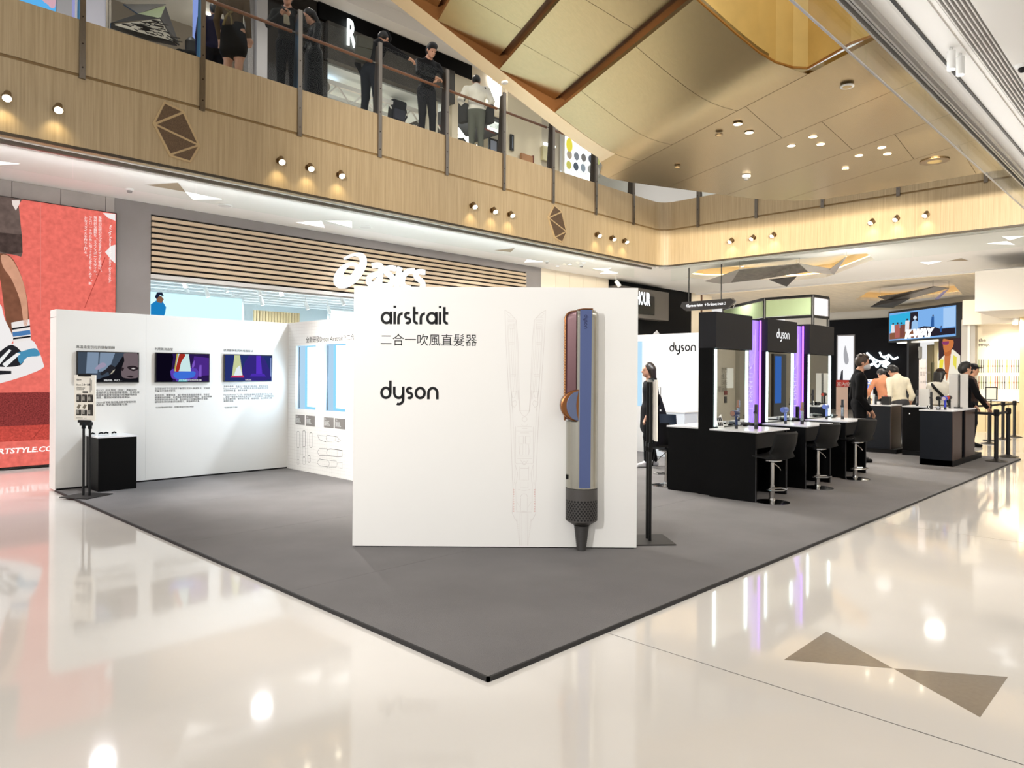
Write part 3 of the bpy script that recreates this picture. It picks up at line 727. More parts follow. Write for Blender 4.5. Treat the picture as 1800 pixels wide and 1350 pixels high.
for ln, cl in (([(765, 335), (850, 325), (900, 350), (897, 430), (868, 660)], False), ([(888, 455), (790, 478), (722, 520), (706, 580), (745, 630), (820, 612), (870, 545)], False), ([(1130, 378), (1040, 368), (978, 392), (990, 440), (1072, 510), (1082, 580), (1030, 640), (915, 650)], False),
               ([(1198, 360), (1142, 690)], False), ([(1424, 412), (1335, 422), (1262, 485), (1238, 575), (1262, 660), (1360, 690)], False), ([(1592, 438), (1505, 428), (1450, 456), (1470, 520), (1556, 595), (1560, 670), (1500, 715), (1390, 720)], False)):
    ribbon3(m, smooth_open(sgn_px(ln), 4), 78 / 9 / 76.5, fS, .02, .05, cl)
part('lettering', m, lit, sgn)
for u, v in ((602, 490), (640, 462), (660, 485), (690, 488), (730, 492)):
    p = at(u, v, y=SY - .09); part('standoff', MB().cyl(p, (p.x, SY + .02, p.z), .015, n=8), chrome, sgn)
# inside the shop
st_w = P('shop_white', '#eaf3f6', .6)
struct('floor_shop', MB().box(-1.5, SY + .1, -.05, 13.5, 17, .004), P('shop_floor', '#cfd4d6', .3))
shop = thing('wall_shop_interior', kind='structure')
part('back_panel', MB().box(-1.5, 16.9, 0, 13.5, 17, 4), st_w, shop)
part('side_panel', MB().box(1.3, SY + .3, 0, 1.5, 17, 4), st_w, shop)
part('side_panel', MB().box(12.1, SY + .3, 0, 12.3, 17, 4), st_w, shop)
part('ceiling_panel', MB().box(1.3, SY + .1, 3.75, 13.5, 17, 3.85), P('shop_ceiling', '#dfe6e8', .6), shop)
bf = thing('baffle_ceiling', 'slatted white baffle ceiling inside the bright sports shop', 'ceiling baffles', (6, 13, 3.4))
for k in range(26):
    part('slat', MB().box(1.6, 11.1 + k * .2, 3.36, 12.0, 11.14 + k * .2, 3.5), P('baffle_white', '#e4e8ea', .5), bf)
for k in range(9):
    part('light_bar', MB().box(1.7, 11.22 + k * .6, 3.4, 11.9, 11.27 + k * .6, 3.43), EM('baffle_led', '#f2fdff', 3.0), bf)
for k in range(14):
    part('wood_slat', MB().box(2.1 + k * .7, 10.95, 3.3, 2.35 + k * .7, 11.02, 3.5), slat_oak, bf)
for k, (u, v) in enumerate(((322, 498), (361, 515), (395, 507), (409, 525), (453, 512), (491, 514), (537, 538), (572, 520), (600, 530), (457, 530), (328, 517), (576, 545))):
    p = at(u, v, y=12.0 + (k % 4) * .6)
    t = thing('track_spotlight', '', 'spotlight', (p.x, p.y, 3.35), group='shop track spotlights')
    t['label'] = 'white spotlight hanging under the shop baffle ceiling, %s from the left below the slats' % {0: 'first', 10: 'second', 1: 'third', 2: 'fourth', 3: 'fifth', 4: 'sixth', 9: 'seventh', 5: 'eighth', 6: 'ninth', 7: 'tenth', 11: 'eleventh', 8: 'twelfth'}[k]
    part('housing', MB().cyl((p.x, p.y, p.z + .1), (p.x + .05, p.y - .03, p.z - .08), .045, n=14), print_white, t, smooth=True)
    part('lens', MB().cyl((p.x + .05, p.y - .03, p.z - .08), (p.x + .052, p.y - .031, p.z - .085), .035, n=14), light_panel, t)
    part('stem', MB().cyl((p.x, p.y, p.z + .1), (p.x, p.y, 3.4), .01, n=8), print_white, t)
def S3(u, v, y): p = at(u, v, y=y); return (p.x, p.z)
a = S3(265, 513, 13.0); c = S3(425, 529, 13.0)
scr = thing('video_wall', 'bright pale cyan screen wall with a runner in blue inside the sports shop', 'screen', (a[0], 13.0, 0))
part('frame', MB().box(a[0] - .6, 13.0, .1, c[0] + .05, 13.1, a[1] + .04), st_w, scr)
part('screen', MB().box(a[0] - .55, 12.985, .15, c[0], 13.0, a[1]), EM('cyan_screen', '#c9f4fa', 1.25), scr)
fV = frame((0, 12.98, 0), (1, 0, 0)); s3 = lambda u, v: S3(u, v, 12.98)
m = MB(); fpoly(m, fV, [s3(*p) for p in ((265, 535), (275, 528), (286, 530), (292, 540), (290, 552), (285, 560), (265, 560))], .004); part('print_shirt', m, EM('shirt_blue', '#1f86c9', .9), scr)
m = MB(); fpoly(m, fV, [s3(*p) for p in ((274, 522), (283, 520), (288, 526), (284, 533), (276, 531))], .006); part('print_face', m, EM('face_brown', '#9a6f55', .7), scr)
m = MB(); fpoly(m, fV, [s3(*p) for p in ((272, 522), (276, 514), (285, 514), (288, 521), (281, 519), (275, 526))], .008); part('print_hair', m, EM('hair_dark', '#2a3550', .5), scr)
a = S3(447, 545, 13.6); c = S3(508, 563, 13.6)
t = thing('slat_partition', 'pale vertical wood slat partition inside the sports shop', 'partition', (a[0], 13.6, 0))
for k in range(16): part('slat', MB().box(a[0] + k * .075, 13.6, .0, a[0] + k * .075 + .045, 13.66, a[1] - .0), P('yellow_oak', '#dcc79b', .5), t)
a = S3(579, 545, 14.5)
t = thing('light_box', 'pale glowing light box on the back wall of the sports shop', 'light box', (a[0], 14.5, 1.5)); part('frame', MB().box(a[0], 14.5, .6, a[0] + 3, 14.6, a[1] + .03), st_w, t); part('face', MB().box(a[0] + .04, 14.49, .64, a[0] + 2.96, 14.5, a[1]), EM('box_white', '#f2ffff', 1.4), t)
for x, y in ((3, 12), (5.5, 12.5), (8, 12), (10.5, 12.5), (4, 15), (7.5, 15)):
    spot('shop_lamp', (x, y, 3.3), (x, y + .3, 0), 420, 150, (.86, .97, 1.0), .1, 1.0)

# ---- red billboard
BY = 10.5
bb = thing('billboard', 'huge glowing red billboard showing a runner leg and trainers beside the grey shop wall', 'billboard', (-.1, BY, 0))
B2 = lambda u, v: (lambda p: (p.x, p.z))(at(u, v, y=BY - .02))
part('frame', MB().box(-2.3, BY, .03, 1.5, BY + .1, 4.13), black_metal, bb)
def BB(name, col, s=1.0, noise=None):
    if name in MATS: return MATS[name]
    m = EM(name, col, s)
    if noise:
        N, L = nodes_of(m); e = [n for n in N if n.type == 'EMISSION'][0]; g = N.new('ShaderNodeNewGeometry'); nz = N.new('ShaderNodeTexNoise'); nz.inputs['Scale'].default_value = noise[0]; nz.inputs['Detail'].default_value = 6
        L.new(g.outputs['Position'], nz.inputs['Vector']); mr = N.new('ShaderNodeMapRange'); mr.inputs['From Min'].default_value = .3; mr.inputs['From Max'].default_value = .7; mr.inputs['To Min'].default_value = 1 - noise[1]; mr.inputs['To Max'].default_value = 1 + noise[1]
        L.new(nz.outputs['Fac'], mr.inputs['Value']); mx = N.new('ShaderNodeVectorMath'); mx.operation = 'SCALE'; mx.inputs[0].default_value = lin(col); L.new(mr.outputs[0], mx.inputs['Scale']); L.new(mx.outputs[0], e.inputs[0])
    return m
red = BB('billboard_red', '#ea7266', 1.0, (14, .14))
part('face', MB().box(-2.28, BY - .012, .05, 1.485, BY, 4.115), red, bb)
fB = frame((0, BY - .014, 0), (1, 0, 0)); bp = lambda l: [B2(*q) for q in l]
def bprint(name, col, polys, h, s=.95, noise=None):
    m = MB()
    for l in polys: fpoly(m, fB, smooth_closed(bp(l), 3) if len(l) > 5 else bp(l), h)
    return part(name, m, BB('bb_' + name, col, s, noise), bb)
for nme, col, v0, v1, no, h_ in (('track_band', '#8c3a38', 690, 748, (60, .5), .001), ('track_lower', '#c94f45', 748, 775, (40, .25), .0012)):
    z1, z0 = B2(40, v0)[1], B2(40, v1)[1]
    m = MB(); frect(m, fB, -2.27, z0, 1.48, z1, h_); part(nme, m, BB('bb_' + nme, col, .95, no), bb)
bprint('far_leg', '#c08a6e', [[(-125, 440), (-62, 447), (-40, 500), (-48, 560), (-15, 600), (-75, 625), (-100, 560), (-128, 500)]], .0015, .9, (10, .1))
bprint('shorts', '#75635c', [[(-135, 338), (35, 350), (33, 360), (40, 444), (20, 447), (-60, 440), (-130, 440)]], .002, .8, (9, .25))
bprint('shorts_hem', '#5a4a45', [[(-10, 408), (38, 412), (40, 444), (20, 447), (-10, 440)]], .003, .75, (12, .3))
bprint('white_pocket', '#f0e2da', [[(21, 352), (35, 352), (35, 358), (28, 370), (22, 360)]], .003)
bprint('leg_shadow', '#8a5a45', [[(-4, 447), (18, 450), (34, 476), (45, 510), (50, 545), (50, 585), (18, 590), (10, 560), (2, 500), (-4, 470)]], .002, .85, (10, .15))
bprint('leg', '#d9a184', [[(2, 449), (18, 452), (35, 480), (45, 512), (49, 548), (48, 570), (42, 570), (36, 530), (20, 490), (6, 470)]], .003, .95, (10, .08))
bprint('sock', '#f3ece8', [[(20, 567), (52, 561), (55, 600), (24, 605)]], .003)
bprint('sock_stripe', '#23232a', [[(21, 577), (53, 572), (53, 575), (21, 580)], [(23, 594), (54, 590), (54, 593), (23, 597)]], .004, .5)
bprint('sock_blue', '#4f7fb5', [[(22, 584), (53, 580), (54, 588), (23, 592)]], .0045)
bprint('shoe_white', '#f4efee', [[(-60, 620), (-10, 612), (10, 606), (22, 604), (55, 598), (66, 612), (76, 638), (74, 648), (40, 662), (0, 674), (-60, 690)]], .005)
bprint('shoe_upper', '#35343a', [[(0, 618), (22, 606), (42, 625), (36, 642), (4, 645), (-20, 640)], [(-60, 650), (20, 652), (20, 657), (-60, 664)]], .006, .6)
bprint('shoe_blue', '#4d93b8', [[(38, 618), (62, 612), (70, 625), (48, 628), (36, 640), (30, 622)]], .0065)
bprint('shoe_white_stripe', '#f5f5f5', [[(4, 640), (30, 620), (36, 622), (10, 646)], [(-6, 636), (16, 614), (20, 616), (0, 640)]], .007)
bprint('other_shoe', '#f7f3f2', [[(-60, 520), (-4, 530), (8, 560), (22, 590), (20, 604), (-2, 616), (-60, 625)]], .0058)
bprint('white_shape', '#faf3f0', [[(181, 374), (203, 376), (203, 388), (190, 383)], [(203, 430), (196, 432), (185, 443), (196, 457), (203, 463)]], .003)
bprint('crease', '#b5443c', [[(184.6, 452), (185.6, 453), (149.5, 541), (148.5, 541)], [(78, 745), (79, 745), (60, 770), (58, 770)]], .003, .8)
bprint('panel_seam', '#f08a80', [[(71.3, 356), (72.2, 356), (72.2, 545), (71.3, 545)]], .002, .9)
m = MB(); p = B2(-90, 803); q = B2(78, 800)
text(m, 'MIZUNOSPORTSTYLE.COM', fB, p[0] - .15, p[1] - .01, w=q[0] - p[0] + .37, hgt=.085, h=.006, bold=.03, shear=.15)
text(m, '@mizunosportstyle   @mizuno_hk', fB, p[0] - .1, p[1] - .07, size=.05, h=.006)
for k, col in enumerate(('革新の伝統のなかで生まれてきた製品に、', '現代的な解釈を。ミズノスポーツスタイル。', 'アスリートのために培ってきた全てをこめて、新', 'たなスタイルを作り上げる。')):
    a = B2(175.5 - k * 8.4, 380); hgt = B2(175, 380)[1] - B2(175, 484 if k < 2 else 500)[1]
    n_ = 20 if k < 2 else 22
    for i, ch in enumerate(col):
        if ch in '、。': text(m, ch, fB, a[0] + .02, a[1] - hgt / n_ * i - .03, size=.055, h=.006)
        else: text(m, ch, fB, a[0] - .02, a[1] - hgt / n_ * i - .045, size=.052, h=.006)
fBr = frame((0, BY - .014, 0), (0, 0, -1), (1, 0, 0)); a = B2(191, 395)
text(m, 'Mid Age, Reinvented for Modern Sports style.', fBr, -a[1], a[0], w=.95, h=.006)
part('lettering', m, BB('bb_text', '#fff6f2', 1.1), bb)

# ================================================================ BOOTH
CT = .02
cp = thing('carpet', 'large grey carpet with dark edge trim under the whole exhibition booth', 'carpet')
CX1 = 13.45
for y0, y1 in ((0.012, 1.95), (1.95, 3.9), (3.9, 5.85), (5.85, 7.8)):
    part('carpet_strip', MB().box(.012, y0 + .002, 0, CX1 - .012, y1 - .002, CT), carpet_mat, cp)
tr = P('carpet_trim', '#1d1b1b', .6)
for b_ in ((0, 0, CX1, .014), (0, 0, .014, 7.8), (CX1 - .014, 0, CX1, 7.8)):
    part('edge_trim', MB().box(b_[0], b_[1], 0, b_[2], b_[3], CT + .003), tr, cp)
WT = 2.275
def dtext(m, body, fr, x, y, size, **k): return text(m, body, fr, x, y, size=size, **k)
# left display wall (faces -y)
WY = 7.78
dw = thing('display_wall', 'white display wall with three small screens and captions at the left of the booth', 'display wall', (0, WY, CT))
for x0, x1 in ((0, 1.0525), (1.0535, 3.13)):
    part('panel', MB().box(x0, WY, CT, x1, WY + .28, WT), panel_white, dw)
part('skirting', MB().box(.01, WY - .004, CT, 3.12, WY, CT + .02), print_black, dw)
part('cap_seam', MB().box(-.002, WY + .01, WT - .1, .001, WY + .27, WT - .094), P('seam_grey', '#8f8a84', .6), dw)
fW = frame((0, WY - .001, 0), (1, 0, 0)); w2 = lambda u, v: (lambda p: (p.x, p.z))(at(u, v, y=WY))
def wpoly(mb, pts, h): return fpoly(mb, fW, [w2(*p) for p in pts], h)
def screen(tl, br, label, prints, sub):
    a, c = w2(*tl), w2(*br); t = thing('wall_screen', label, 'screen', (a[0], WY, c[1]))
    part('bezel', MB().box(a[0], WY - .03, c[1], c[0], WY - .0, a[1]), P('bezel_black', '#0a0a0c', .3), t)
    fr = frame((a[0], WY - .0305, c[1]), (1, 0, 0)); W_, H_ = c[0] - a[0], a[1] - c[1]
    for k, (nme, col, polys) in enumerate(prints):
        m = MB()
        for l in polys: fpoly(m, fr, [(max(.012, min(W_ - .012, x * W_)), max(.012, min(H_ - .012, y * H_))) for x, y in (smooth_closed(l, 3) if len(l) > 4 else l)], .0008 * (k + 1))
        part(nme, m, EM('scr_' + col, col, 1.0), t)
    m = MB(); text(m, sub, fr, W_ * .42, H_ * .055, size=.024, h=.008); part('subtitle', m, EM('scr_sub', '#ffffff', 1.0), t)
    return t
screen((134, 617), (243, 672.5), 'left screen showing a dark haired face and a hand holding a hair clip', [
    ('picture_ground', '#3f4a58', [[(0, 0), (1, 0), (1, 1), (0, 1)]]),
    ('picture_light', '#7e90a6', [[(.14, .3), (.32, .3), (.34, 1), (.16, 1)], [(.34, .35), (.5, .4), (.6, 1), (.36, 1)]]),
    ('picture_dark', '#15151a', [[(.0, 0), (1, 0), (1, .16), (.5, .22), (.3, .1), (0, .2)], [(.5, .3), (.62, .55), (.72, .85), (.8, 1), (1, 1), (1, .2), (.9, .12), (.6, .12)]]),
    ('picture_hand', '#9b93ab', [[(.28, .45), (.36, .62), (.43, .64), (.46, .55), (.4, .48), (.33, .42)]]),
    ('picture_clip', '#26262b', [[(.36, .3), (.46, .45), (.52, .58), (.6, .5), (.6, .38), (.54, .25), (.48, .34), (.4, .24)]]),
    ('picture_clip_light', '#b9b29d', [[(.5, .27), (.55, .3), (.6, .42), (.57, .4), (.53, .3)]]),
    ('picture_face', '#6d6064', [[(.74, .95), (.86, 1), (1, .9), (1, .25), (.9, .14), (.74, .16), (.7, .3), (.72, .55), (.75, .72)]]),
    ('picture_face_shade', '#2a2226', [[(.8, .52), (.9, .56), (.98, .5), (.98, .44), (.9, .38), (.83, .44)], [(.7, .5), (.75, .48), (.73, .38), (.69, .4)], [(.78, .2), (.86, .24), (.92, .18), (.86, .16)]]),
    ('picture_eye', '#cfc8c6', [[(.86, .46), (.9, .49), (.94, .46), (.9, .44)]])], '頭髮受損，失去了…')
screen((272, 619.5), (367, 672), 'middle screen showing a bright funnel shape on a blue base against purple', [
    ('picture_ground', '#2a1a4d', [[(0, 0), (1, 0), (1, 1), (0, 1)]]),
    ('picture_dark', '#0b0718', [[(0, 0), (.3, 0), (.28, .4), (.3, 1), (0, 1)]]),
    ('picture_glow', '#4b2a86', [[(.62, .2), (1, .25), (1, .85), (.7, .9)]]),
    ('picture_base', '#5b3fae', [[(.28, .2), (.3, .45), (.74, .48), (.76, .12), (.64, .14), (.6, .05), (.4, .02), (.36, .1), (.3, .14)]]),
    ('picture_base_light', '#3f6fd6', [[(.33, .2), (.35, .34), (.7, .38), (.7, .2), (.58, .14), (.4, .12)]]),
    ('picture_funnel', '#c9e6e6', [[(.34, .38), (.64, .38), (.6, 1), (.38, 1)]]),
    ('picture_rim', '#b8a64a', [[(.33, .38), (.355, .38), (.4, 1), (.375, 1)]]),
    ('picture_red', '#a02c22', [[(.36, .4), (.42, .4), (.46, .7), (.54, .95), (.44, 1), (.4, .8)], [(.44, .78), (.5, .86), (.48, .9), (.43, .84)]]),
    ('picture_smoke', '#7a55c2', [[(.66, .5), (.7, .55), (.71, .75), (.68, .7), (.66, .6)], [(.78, .2), (.84, .2), (.84, .6), (.8, .6)]]),
    ('picture_teal', '#4fb7c4', [[(.4, .0), (.58, .0), (.56, .1), (.42, .1)]])], '利用高速氣流造型及吹乾濕髮')
screen((393, 622.5), (477, 671), 'right screen showing a yellow lit cone and a purple cone side by side', [
    ('picture_ground', '#26326e', [[(0, 0), (1, 0), (1, 1), (0, 1)]]),
    ('picture_glow', '#35297d', [[(.35, .1), (.95, .1), (.9, .6), (.75, 1), (.5, 1)]]),
    ('picture_cone', '#c7cf9c', [[(.15, .2), (.37, .22), (.31, 1), (.2, 1)]]),
    ('picture_cone_light', '#e3ecf2', [[(.19, .22), (.36, .24), (.31, .6), (.24, .5)]]),
    ('picture_red_base', '#c23a63', [[(.12, .16), (.4, .16), (.39, .24), (.15, .22)]]),
    ('picture_purple_cone', '#5a35c4', [[(.65, .26), (.78, .26), (.74, 1), (.65, 1)]]),
    ('picture_purple_base', '#4c2fb0', [[(.52, .2), (.86, .2), (.82, .3), (.55, .3)]]),
    ('picture_bar', '#9fb4e8', [[(.955, .2), (.97, .2), (.97, .9), (.955, .9)]])], '智能溫控')
m = MB()
for (u, v, e, s_) in ((134, 612, 202, '高溫造型引起的頭髮問題'), (272, 615.5, 304, '利用氣流造型'), (393, 618, 445, '從濕髮吹乾同時順直髮絲')):
    a, c = w2(u, v), w2(e, v); text(m, s_, fW, a[0], a[1], w=c[0] - a[0], h=.001, res=1)
paras = [((135, 688), .031, '極端高溫（高於150°C）和化學劑（例如：漂髮染色）\n都會破壞髮質，這樣的手法會削弱頭髮健康，並減低髮\n型持久度，屬于極端高溫還會令頭髮的結構變得脆弱\n，使頭髮的強度減弱，會讓髮絲變得容易斷裂。\n\n對頭髮有益的，Dyson以智能溫控產品提供智能控熱\n裝置技術，防止過高溫，有助保護頭髮光澤。'),
         ((272, 684.5), .030, '在濕髮狀態下可直接將下髮造型並加入高速氣流，可快速\n乾爽並打造順滑髮型。\n\n氣流造型，簡單快速，減少熱傷害高溫造成傷害，有助於\n維護髮絲的強韌，及透過氣流使髮絲排列整齊，並為你帶來\n角質層更加貼合的光澤，及內部設計加強結構的平滑度，\n讓你擁有更好的髮質和保濕力，更強韌的光澤。'),
         ((393, 680.5), .030, '濕髮吹乾時，濕髮水分隨髮束分散減弱，更容易被吹\nDyson Airstrait™二合一吹風直髮器可於短時間內吹乾，\n造型同時乾爽，避免熱損害。\n\nDyson Airstrait™二合一吹風直髮器結合精準溫控及強力氣\n，創造一個全新的吹風造型方式——利用氣流，吹乾整理及\n拉直濕髮同時，保持自然光澤，順滑亮澤，為你帶來光澤\n柔順的造型。')]
for (u, v), s_, tx in paras:
    a = w2(u, v); text(m, tx, fW, a[0], a[1], size=s_, h=.001, res=1, lsp=1.02)
for (u, v, tx) in ((273, 717.5, '*在測試髮絲研究測試，與傳統直髮夾比較的數據'), (394, 717.5, '*在濕髮狀態下測試')):
    a = w2(u, v); text(m, tx, fW, a[0], a[1], size=.024, h=.001, res=1)
part('lettering', m, print_black, dw)

# grid wall with two lit niches (faces -x)
GX = 3.13
gwl = thing('grid_wall', 'white grid printed wall with two glowing blue niches and product sketches', 'display wall', (GX, 6, CT))
def mapyz(src, x0):  # (y, z, depth) -> world
    o = MB(); o.add([(x0 + d, y, z) for y, z, d in src.v], src.f); return o
g2 = lambda u, v: (lambda p: (p.y, p.z))(at(u, v, x=GX))
nich = []
for tl, br in (((520, 608), (554.7, 721.4)), ((569.6, 605), (607.3, 725))):
    a, c = g2(*tl), g2(*br); nich.append((a[0], c[0], c[1], a[1]))
holes = [[(y0, z0), (y1, z0), (y1, z1), (y0, z1)] for y0, y1, z0, z1 in nich]
part('panel', mapyz(slab(MB(), [(WY, CT), (4.2, CT), (4.2, WT), (WY, WT)], holes, 0, .04), GX), panel_white, gwl)
part('carcass', MB().box(GX + .2, 4.2, CT, GX + .3, WY + .28, WT).box(GX + .04, 4.2, WT - .04, GX + .2, WY, WT).box(GX + .04, 4.2, CT, GX + .2, 4.24, WT), panel_white, gwl)
m = MB(); fG = frame((GX - .0008, 0, 0), (0, -1, 0))
gl = lambda y: -y
k = 0
while k * .048 < WT - .05:
    z = .03 + k * .048; frect(m, fG, gl(WY - .01), z, gl(4.22), z + .0016, .0); k += 1
for k in range(75):
    y = WY - .02 - k * .048
    if y > 4.22: frect(m, fG, gl(y), .03, gl(y) + .0012, WT - .01, .0)
# cut grid lines away in front of the niches by keeping lines on the board only
mm = MB()
for f in m.f:
    q = [m.v[i] for i in f]; ys = [p[1] for p in q]; zs = [p[2] for p in q]
    y0, y1, z0, z1 = min(ys), max(ys), min(zs), max(zs)
    rects = [(y0, y1, z0, z1)]
    for ny0, ny1, nz0, nz1 in [(min(n_[0], n_[1]), max(n_[0], n_[1]), n_[2], n_[3]) for n_ in nich]:
        nr = []
        for (a, b_, c, d) in rects:
            if b_ <= ny0 or a >= ny1 or d <= nz0 or c >= nz1: nr.append((a, b_, c, d)); continue
            if b_ - a > d - c:
                if a < ny0: nr.append((a, ny0, c, d))
                if b_ > ny1: nr.append((ny1, b_, c, d))
            else:
                if c < nz0: nr.append((a, b_, c, nz0))
                if d > nz1: nr.append((a, b_, nz1, d))
        rects = nr
    for a, b_, c, d in rects: mm.poly([(GX - .0008, b_, c), (GX - .0008, a, c), (GX - .0008, a, d), (GX - .0008, b_, d)])
part('grid_print', mm, P('grid_grey', '#c4bfb9', .6), gwl, kind='stuff')
niche_blue = EM('niche_blue', '#8fd3f7', 1.15); niche_side = EM('niche_side', '#b9dcf6', .95); niche_core = EM('niche_core', '#dff8ff', 5.0)
for i, (y0, y1, z0, z1) in enumerate(nich):
    t = part('niche', MB().box(GX + .16, y1, z0, GX + .165, y0, z1), niche_blue, gwl)
    part('niche_side', MB().box(GX + .04, y0 - .002, z0, GX + .16, y0, z1).box(GX + .04, y1, z0, GX + .16, y1 + .002, z1).box(GX + .04, y1, z1 - .002, GX + .16, y0, z1).box(GX + .04, y1, z0, GX + .16, y0, z0 + .002), niche_side, t)
    yc = y0 + (y1 - y0) * .45; part('light_column', MB().box(GX + .12, yc - .12, z0 + .04, GX + .155, yc + .12, z1 - .02), niche_core, t)
    part('edge_strip', MB().box(GX + .02, y0 - .075, z0 + .01, GX + .03, y0 - .065, z1 - .02), P('slate_strip', '#3f4a58', .4), t)
    hair = MB(); yy = y1 + .03
    for q in range(6): hair.tube([(GX + .1, yy + q * .006, z1 - .12), (GX + .1, yy + .01 + q * .004, z1 - .3), (GX + .1, yy - .005 + q * .007, z1 - .5 + .1 * (i == 0))], .002, 5)
    part('hair_sample', hair, P('hair_blue_grey', '#4f7f9f', .6), t)
plq = [((520, 728.5), (536, 747.5)), ((538, 730), (554, 750)), ((570, 733), (587, 753)), ((589, 735), (607, 755))]
m = MB(); mt = MB()
for tl, br in plq:
    a, c = g2(*tl), g2(*br); frect(m, fG, gl(a[0]), c[1], gl(c[0]), a[1], .002)
    text(mt, '二合一', fG, gl(a[0]) + .015, a[1] - .035, size=.022, h=.003, res=1)
    text(mt, '同時吹乾及造型\n濕髮直接造型\n不傷髮質無過熱\n傷害保持自然光澤', fG, gl(a[0]) + .015, a[1] - .065, size=.018, h=.003, res=1)
part('caption_plate', m, P('caption_grey', '#7d7874', .6), gwl); part('caption_lettering', mt, print_white, gwl)
m = MB(); a = g2(538, 600); text(m, '全新研發Dyson Airstrait™二合一吹風直髮器', fG, gl(a[0]), a[1] - .015, size=.098, h=.002); part('lettering', m, print_black, gwl)
m = MB(); sk = lambda pts, w=.004, c=False: m.stroke([(gl(g2(480 + x / 4.217, 540 + y / 4.217)[0]), g2(480 + x / 4.217, 540 + y / 4.217)[1]) for x, y in pts], w, fG, .002, closed=c)
def capsule(x0, y0, x1, y1): 
    r = (x1 - x0) / 2
    return [(x0 + r + r * math.cos(t), y0 + r - r * math.sin(t)) for t in [PI * i / 8 for i in range(9)]] + [(x0 + r - r * math.cos(t), y1 - r + r * math.sin(t)) for t in [PI * i / 8 for i in range(9)]]
for x0, y0, x1, y1, w in ((178, 920, 197, 1040, .004), (222, 915, 240, 1035, .007), (273, 930, 292, 1040, .006), (180, 1040, 195, 1130, .003), (222, 1035, 240, 1110, .003), (260, 1100, 276, 1150, .006), (180, 1130, 195, 1165, .003), (222, 1110, 240, 1165, .003)): sk(capsule(x0, y0, x1, y1), w, True)
sk([(208, 930), (208, 1100)], .002); sk([(258, 930), (258, 1100)], .002)
sk([(333, 948), (340, 975), (360, 990), (395, 998)], .006); sk([(333, 948), (360, 952), (395, 955)], .003); sk([(395, 955), (405, 950), (480, 962), (485, 975), (505, 985), (485, 1000), (470, 992), (405, 995), (395, 975)], .005, True); sk([(462, 958), (462, 995)], .003)
sk([(400, 1100), (345, 1098), (330, 1075), (345, 1048), (400, 1050)], .005); sk([(515, 1062), (430, 1050), (405, 1055), (398, 1080), (405, 1100), (480, 1108), (515, 1105)], .007, True); sk([(478, 1058), (478, 1105)], .003)
sk([(410, 1135), (345, 1125), (328, 1150), (345, 1175), (410, 1185)], .005); sk([(410, 1135), (420, 1160), (410, 1185)], .005); sk([(420, 1135), (470, 1140), (478, 1160), (470, 1185), (415, 1185)], .004); sk([(478, 1150), (515, 1152), (515, 1195), (480, 1190)], .003)
part('sketch_print', m, P('sketch_black', '#2a2826', .6), gwl)

# dyson back wall far right (faces -x), low white cabinet in front of it
DX = 9.29
db = thing('display_wall', 'white back wall with a black logo and a pale blue light strip behind the booth', 'display wall', (DX, 5, CT))
part('panel', MB().box(DX, 2.6, CT, DX + .25, 7.4, 2.28), panel_white, db)
fD = frame((DX - .001, 0, 0), (0, -1, 0)); d2 = lambda u, v: (lambda p: (-p.y, p.z))(at(u, v, x=DX))
a, c = d2(1177, 618), d2(1227, 618); m = MB(); xh = 0
logo_text(m, 'dyson', fD, a[0], a[1], xh, .002, w=(c[0] - a[0]) * .93); part('logo', m, print_black, db)
a, c = d2(1110, 600), d2(1129, 640); m = MB(); frect(m, fD, a[0], .9, c[0], a[1], .003); part('light_strip', m, EM('strip_blue', '#bfe6ff', 1.0), db)
a, c = d2(1165, 708), d2(1226, 790)
t = thing('low_cabinet', 'low pale white cabinet standing against the white logo wall', 'cabinet', (DX, 4.7, CT))
y0, y1 = -a[0], -c[0]
part('body', MB().box(DX - .45, y1, CT, DX - .002, y0, a[1] - .15), P('cabinet_white', '#e3eaf0', .4), t, bevel=.004); part('top', MB().box(DX - .46, y1 - .01, a[1] - .15, DX - .002, y0 + .01, a[1] - .13), panel_white, t)
part('knob', MB().sphere((DX - .47, y0 - .25, a[1] - .3), .012), black_metal, t)
# light inside booth washing the walls
spot('booth_lamp', (5.05, 4.95, 5.72), (1.5, 7.8, 1.0), 1150, 46, (.78, .88, 1.0), .16, .6)
spot('booth_lamp', (6.6, 3.0, 3.9), (9.3, 4.8, 1.3), 520, 70, (.95, .97, 1.0), .06, .6)

spot('niche_fill', (GX + .05, 7.2, 1.4), (2.3, 7.8, 1.25), 26, 130, (.62, .8, 1.0), .1, 1.0)  # unseen blue spots added in both niches to brighten the left wall
spot('niche_fill', (GX + .05, 6.4, 1.4), (1.9, 7.8, 1.1), 26, 130, (.62, .8, 1.0), .1, 1.0)
# ---- freestanding panel facing the camera
PO = at(619.5, 961, z=CT); PD = (PO.x - CAM[0]) * DIR[0] + (PO.y - CAM[1]) * DIR[1]; PS = PD / F_PX
fP0 = frame(PO, (RGT[0], RGT[1], 0))
fP = lambda u, v, h=0.0: fP0((u - 619.5) * PS - (675 - v) * 0, (961 - v) * PS, h)
PWID, PHT = 499.5 * PS, 458 * PS
pn = thing('freestanding_panel', 'big white freestanding panel with product name, logo and giant product model', 'display panel', tuple(PO), YAW - PI / 2)
def pbox(x0, x1, z0, z1, h0, h1):
    m = MB(); m.prism([fP0(x0, z0, h0), fP0(x1, z0, h0), fP0(x1, z1, h0), fP0(x0, z1, h0)], fP0(0, 0, h1) - fP0(0, 0, h0)); return m
part('board', pbox(0, PWID, .008, PHT, -.07, 0), panel_white, pn)
part('base_strip', pbox(.02, PWID - .02, 0, .012, -.064, -.006), print_black, pn)
m = MB(); fL = fP0; px = lambda u, v: ((u - 619.5) * PS, (961 - v) * PS)
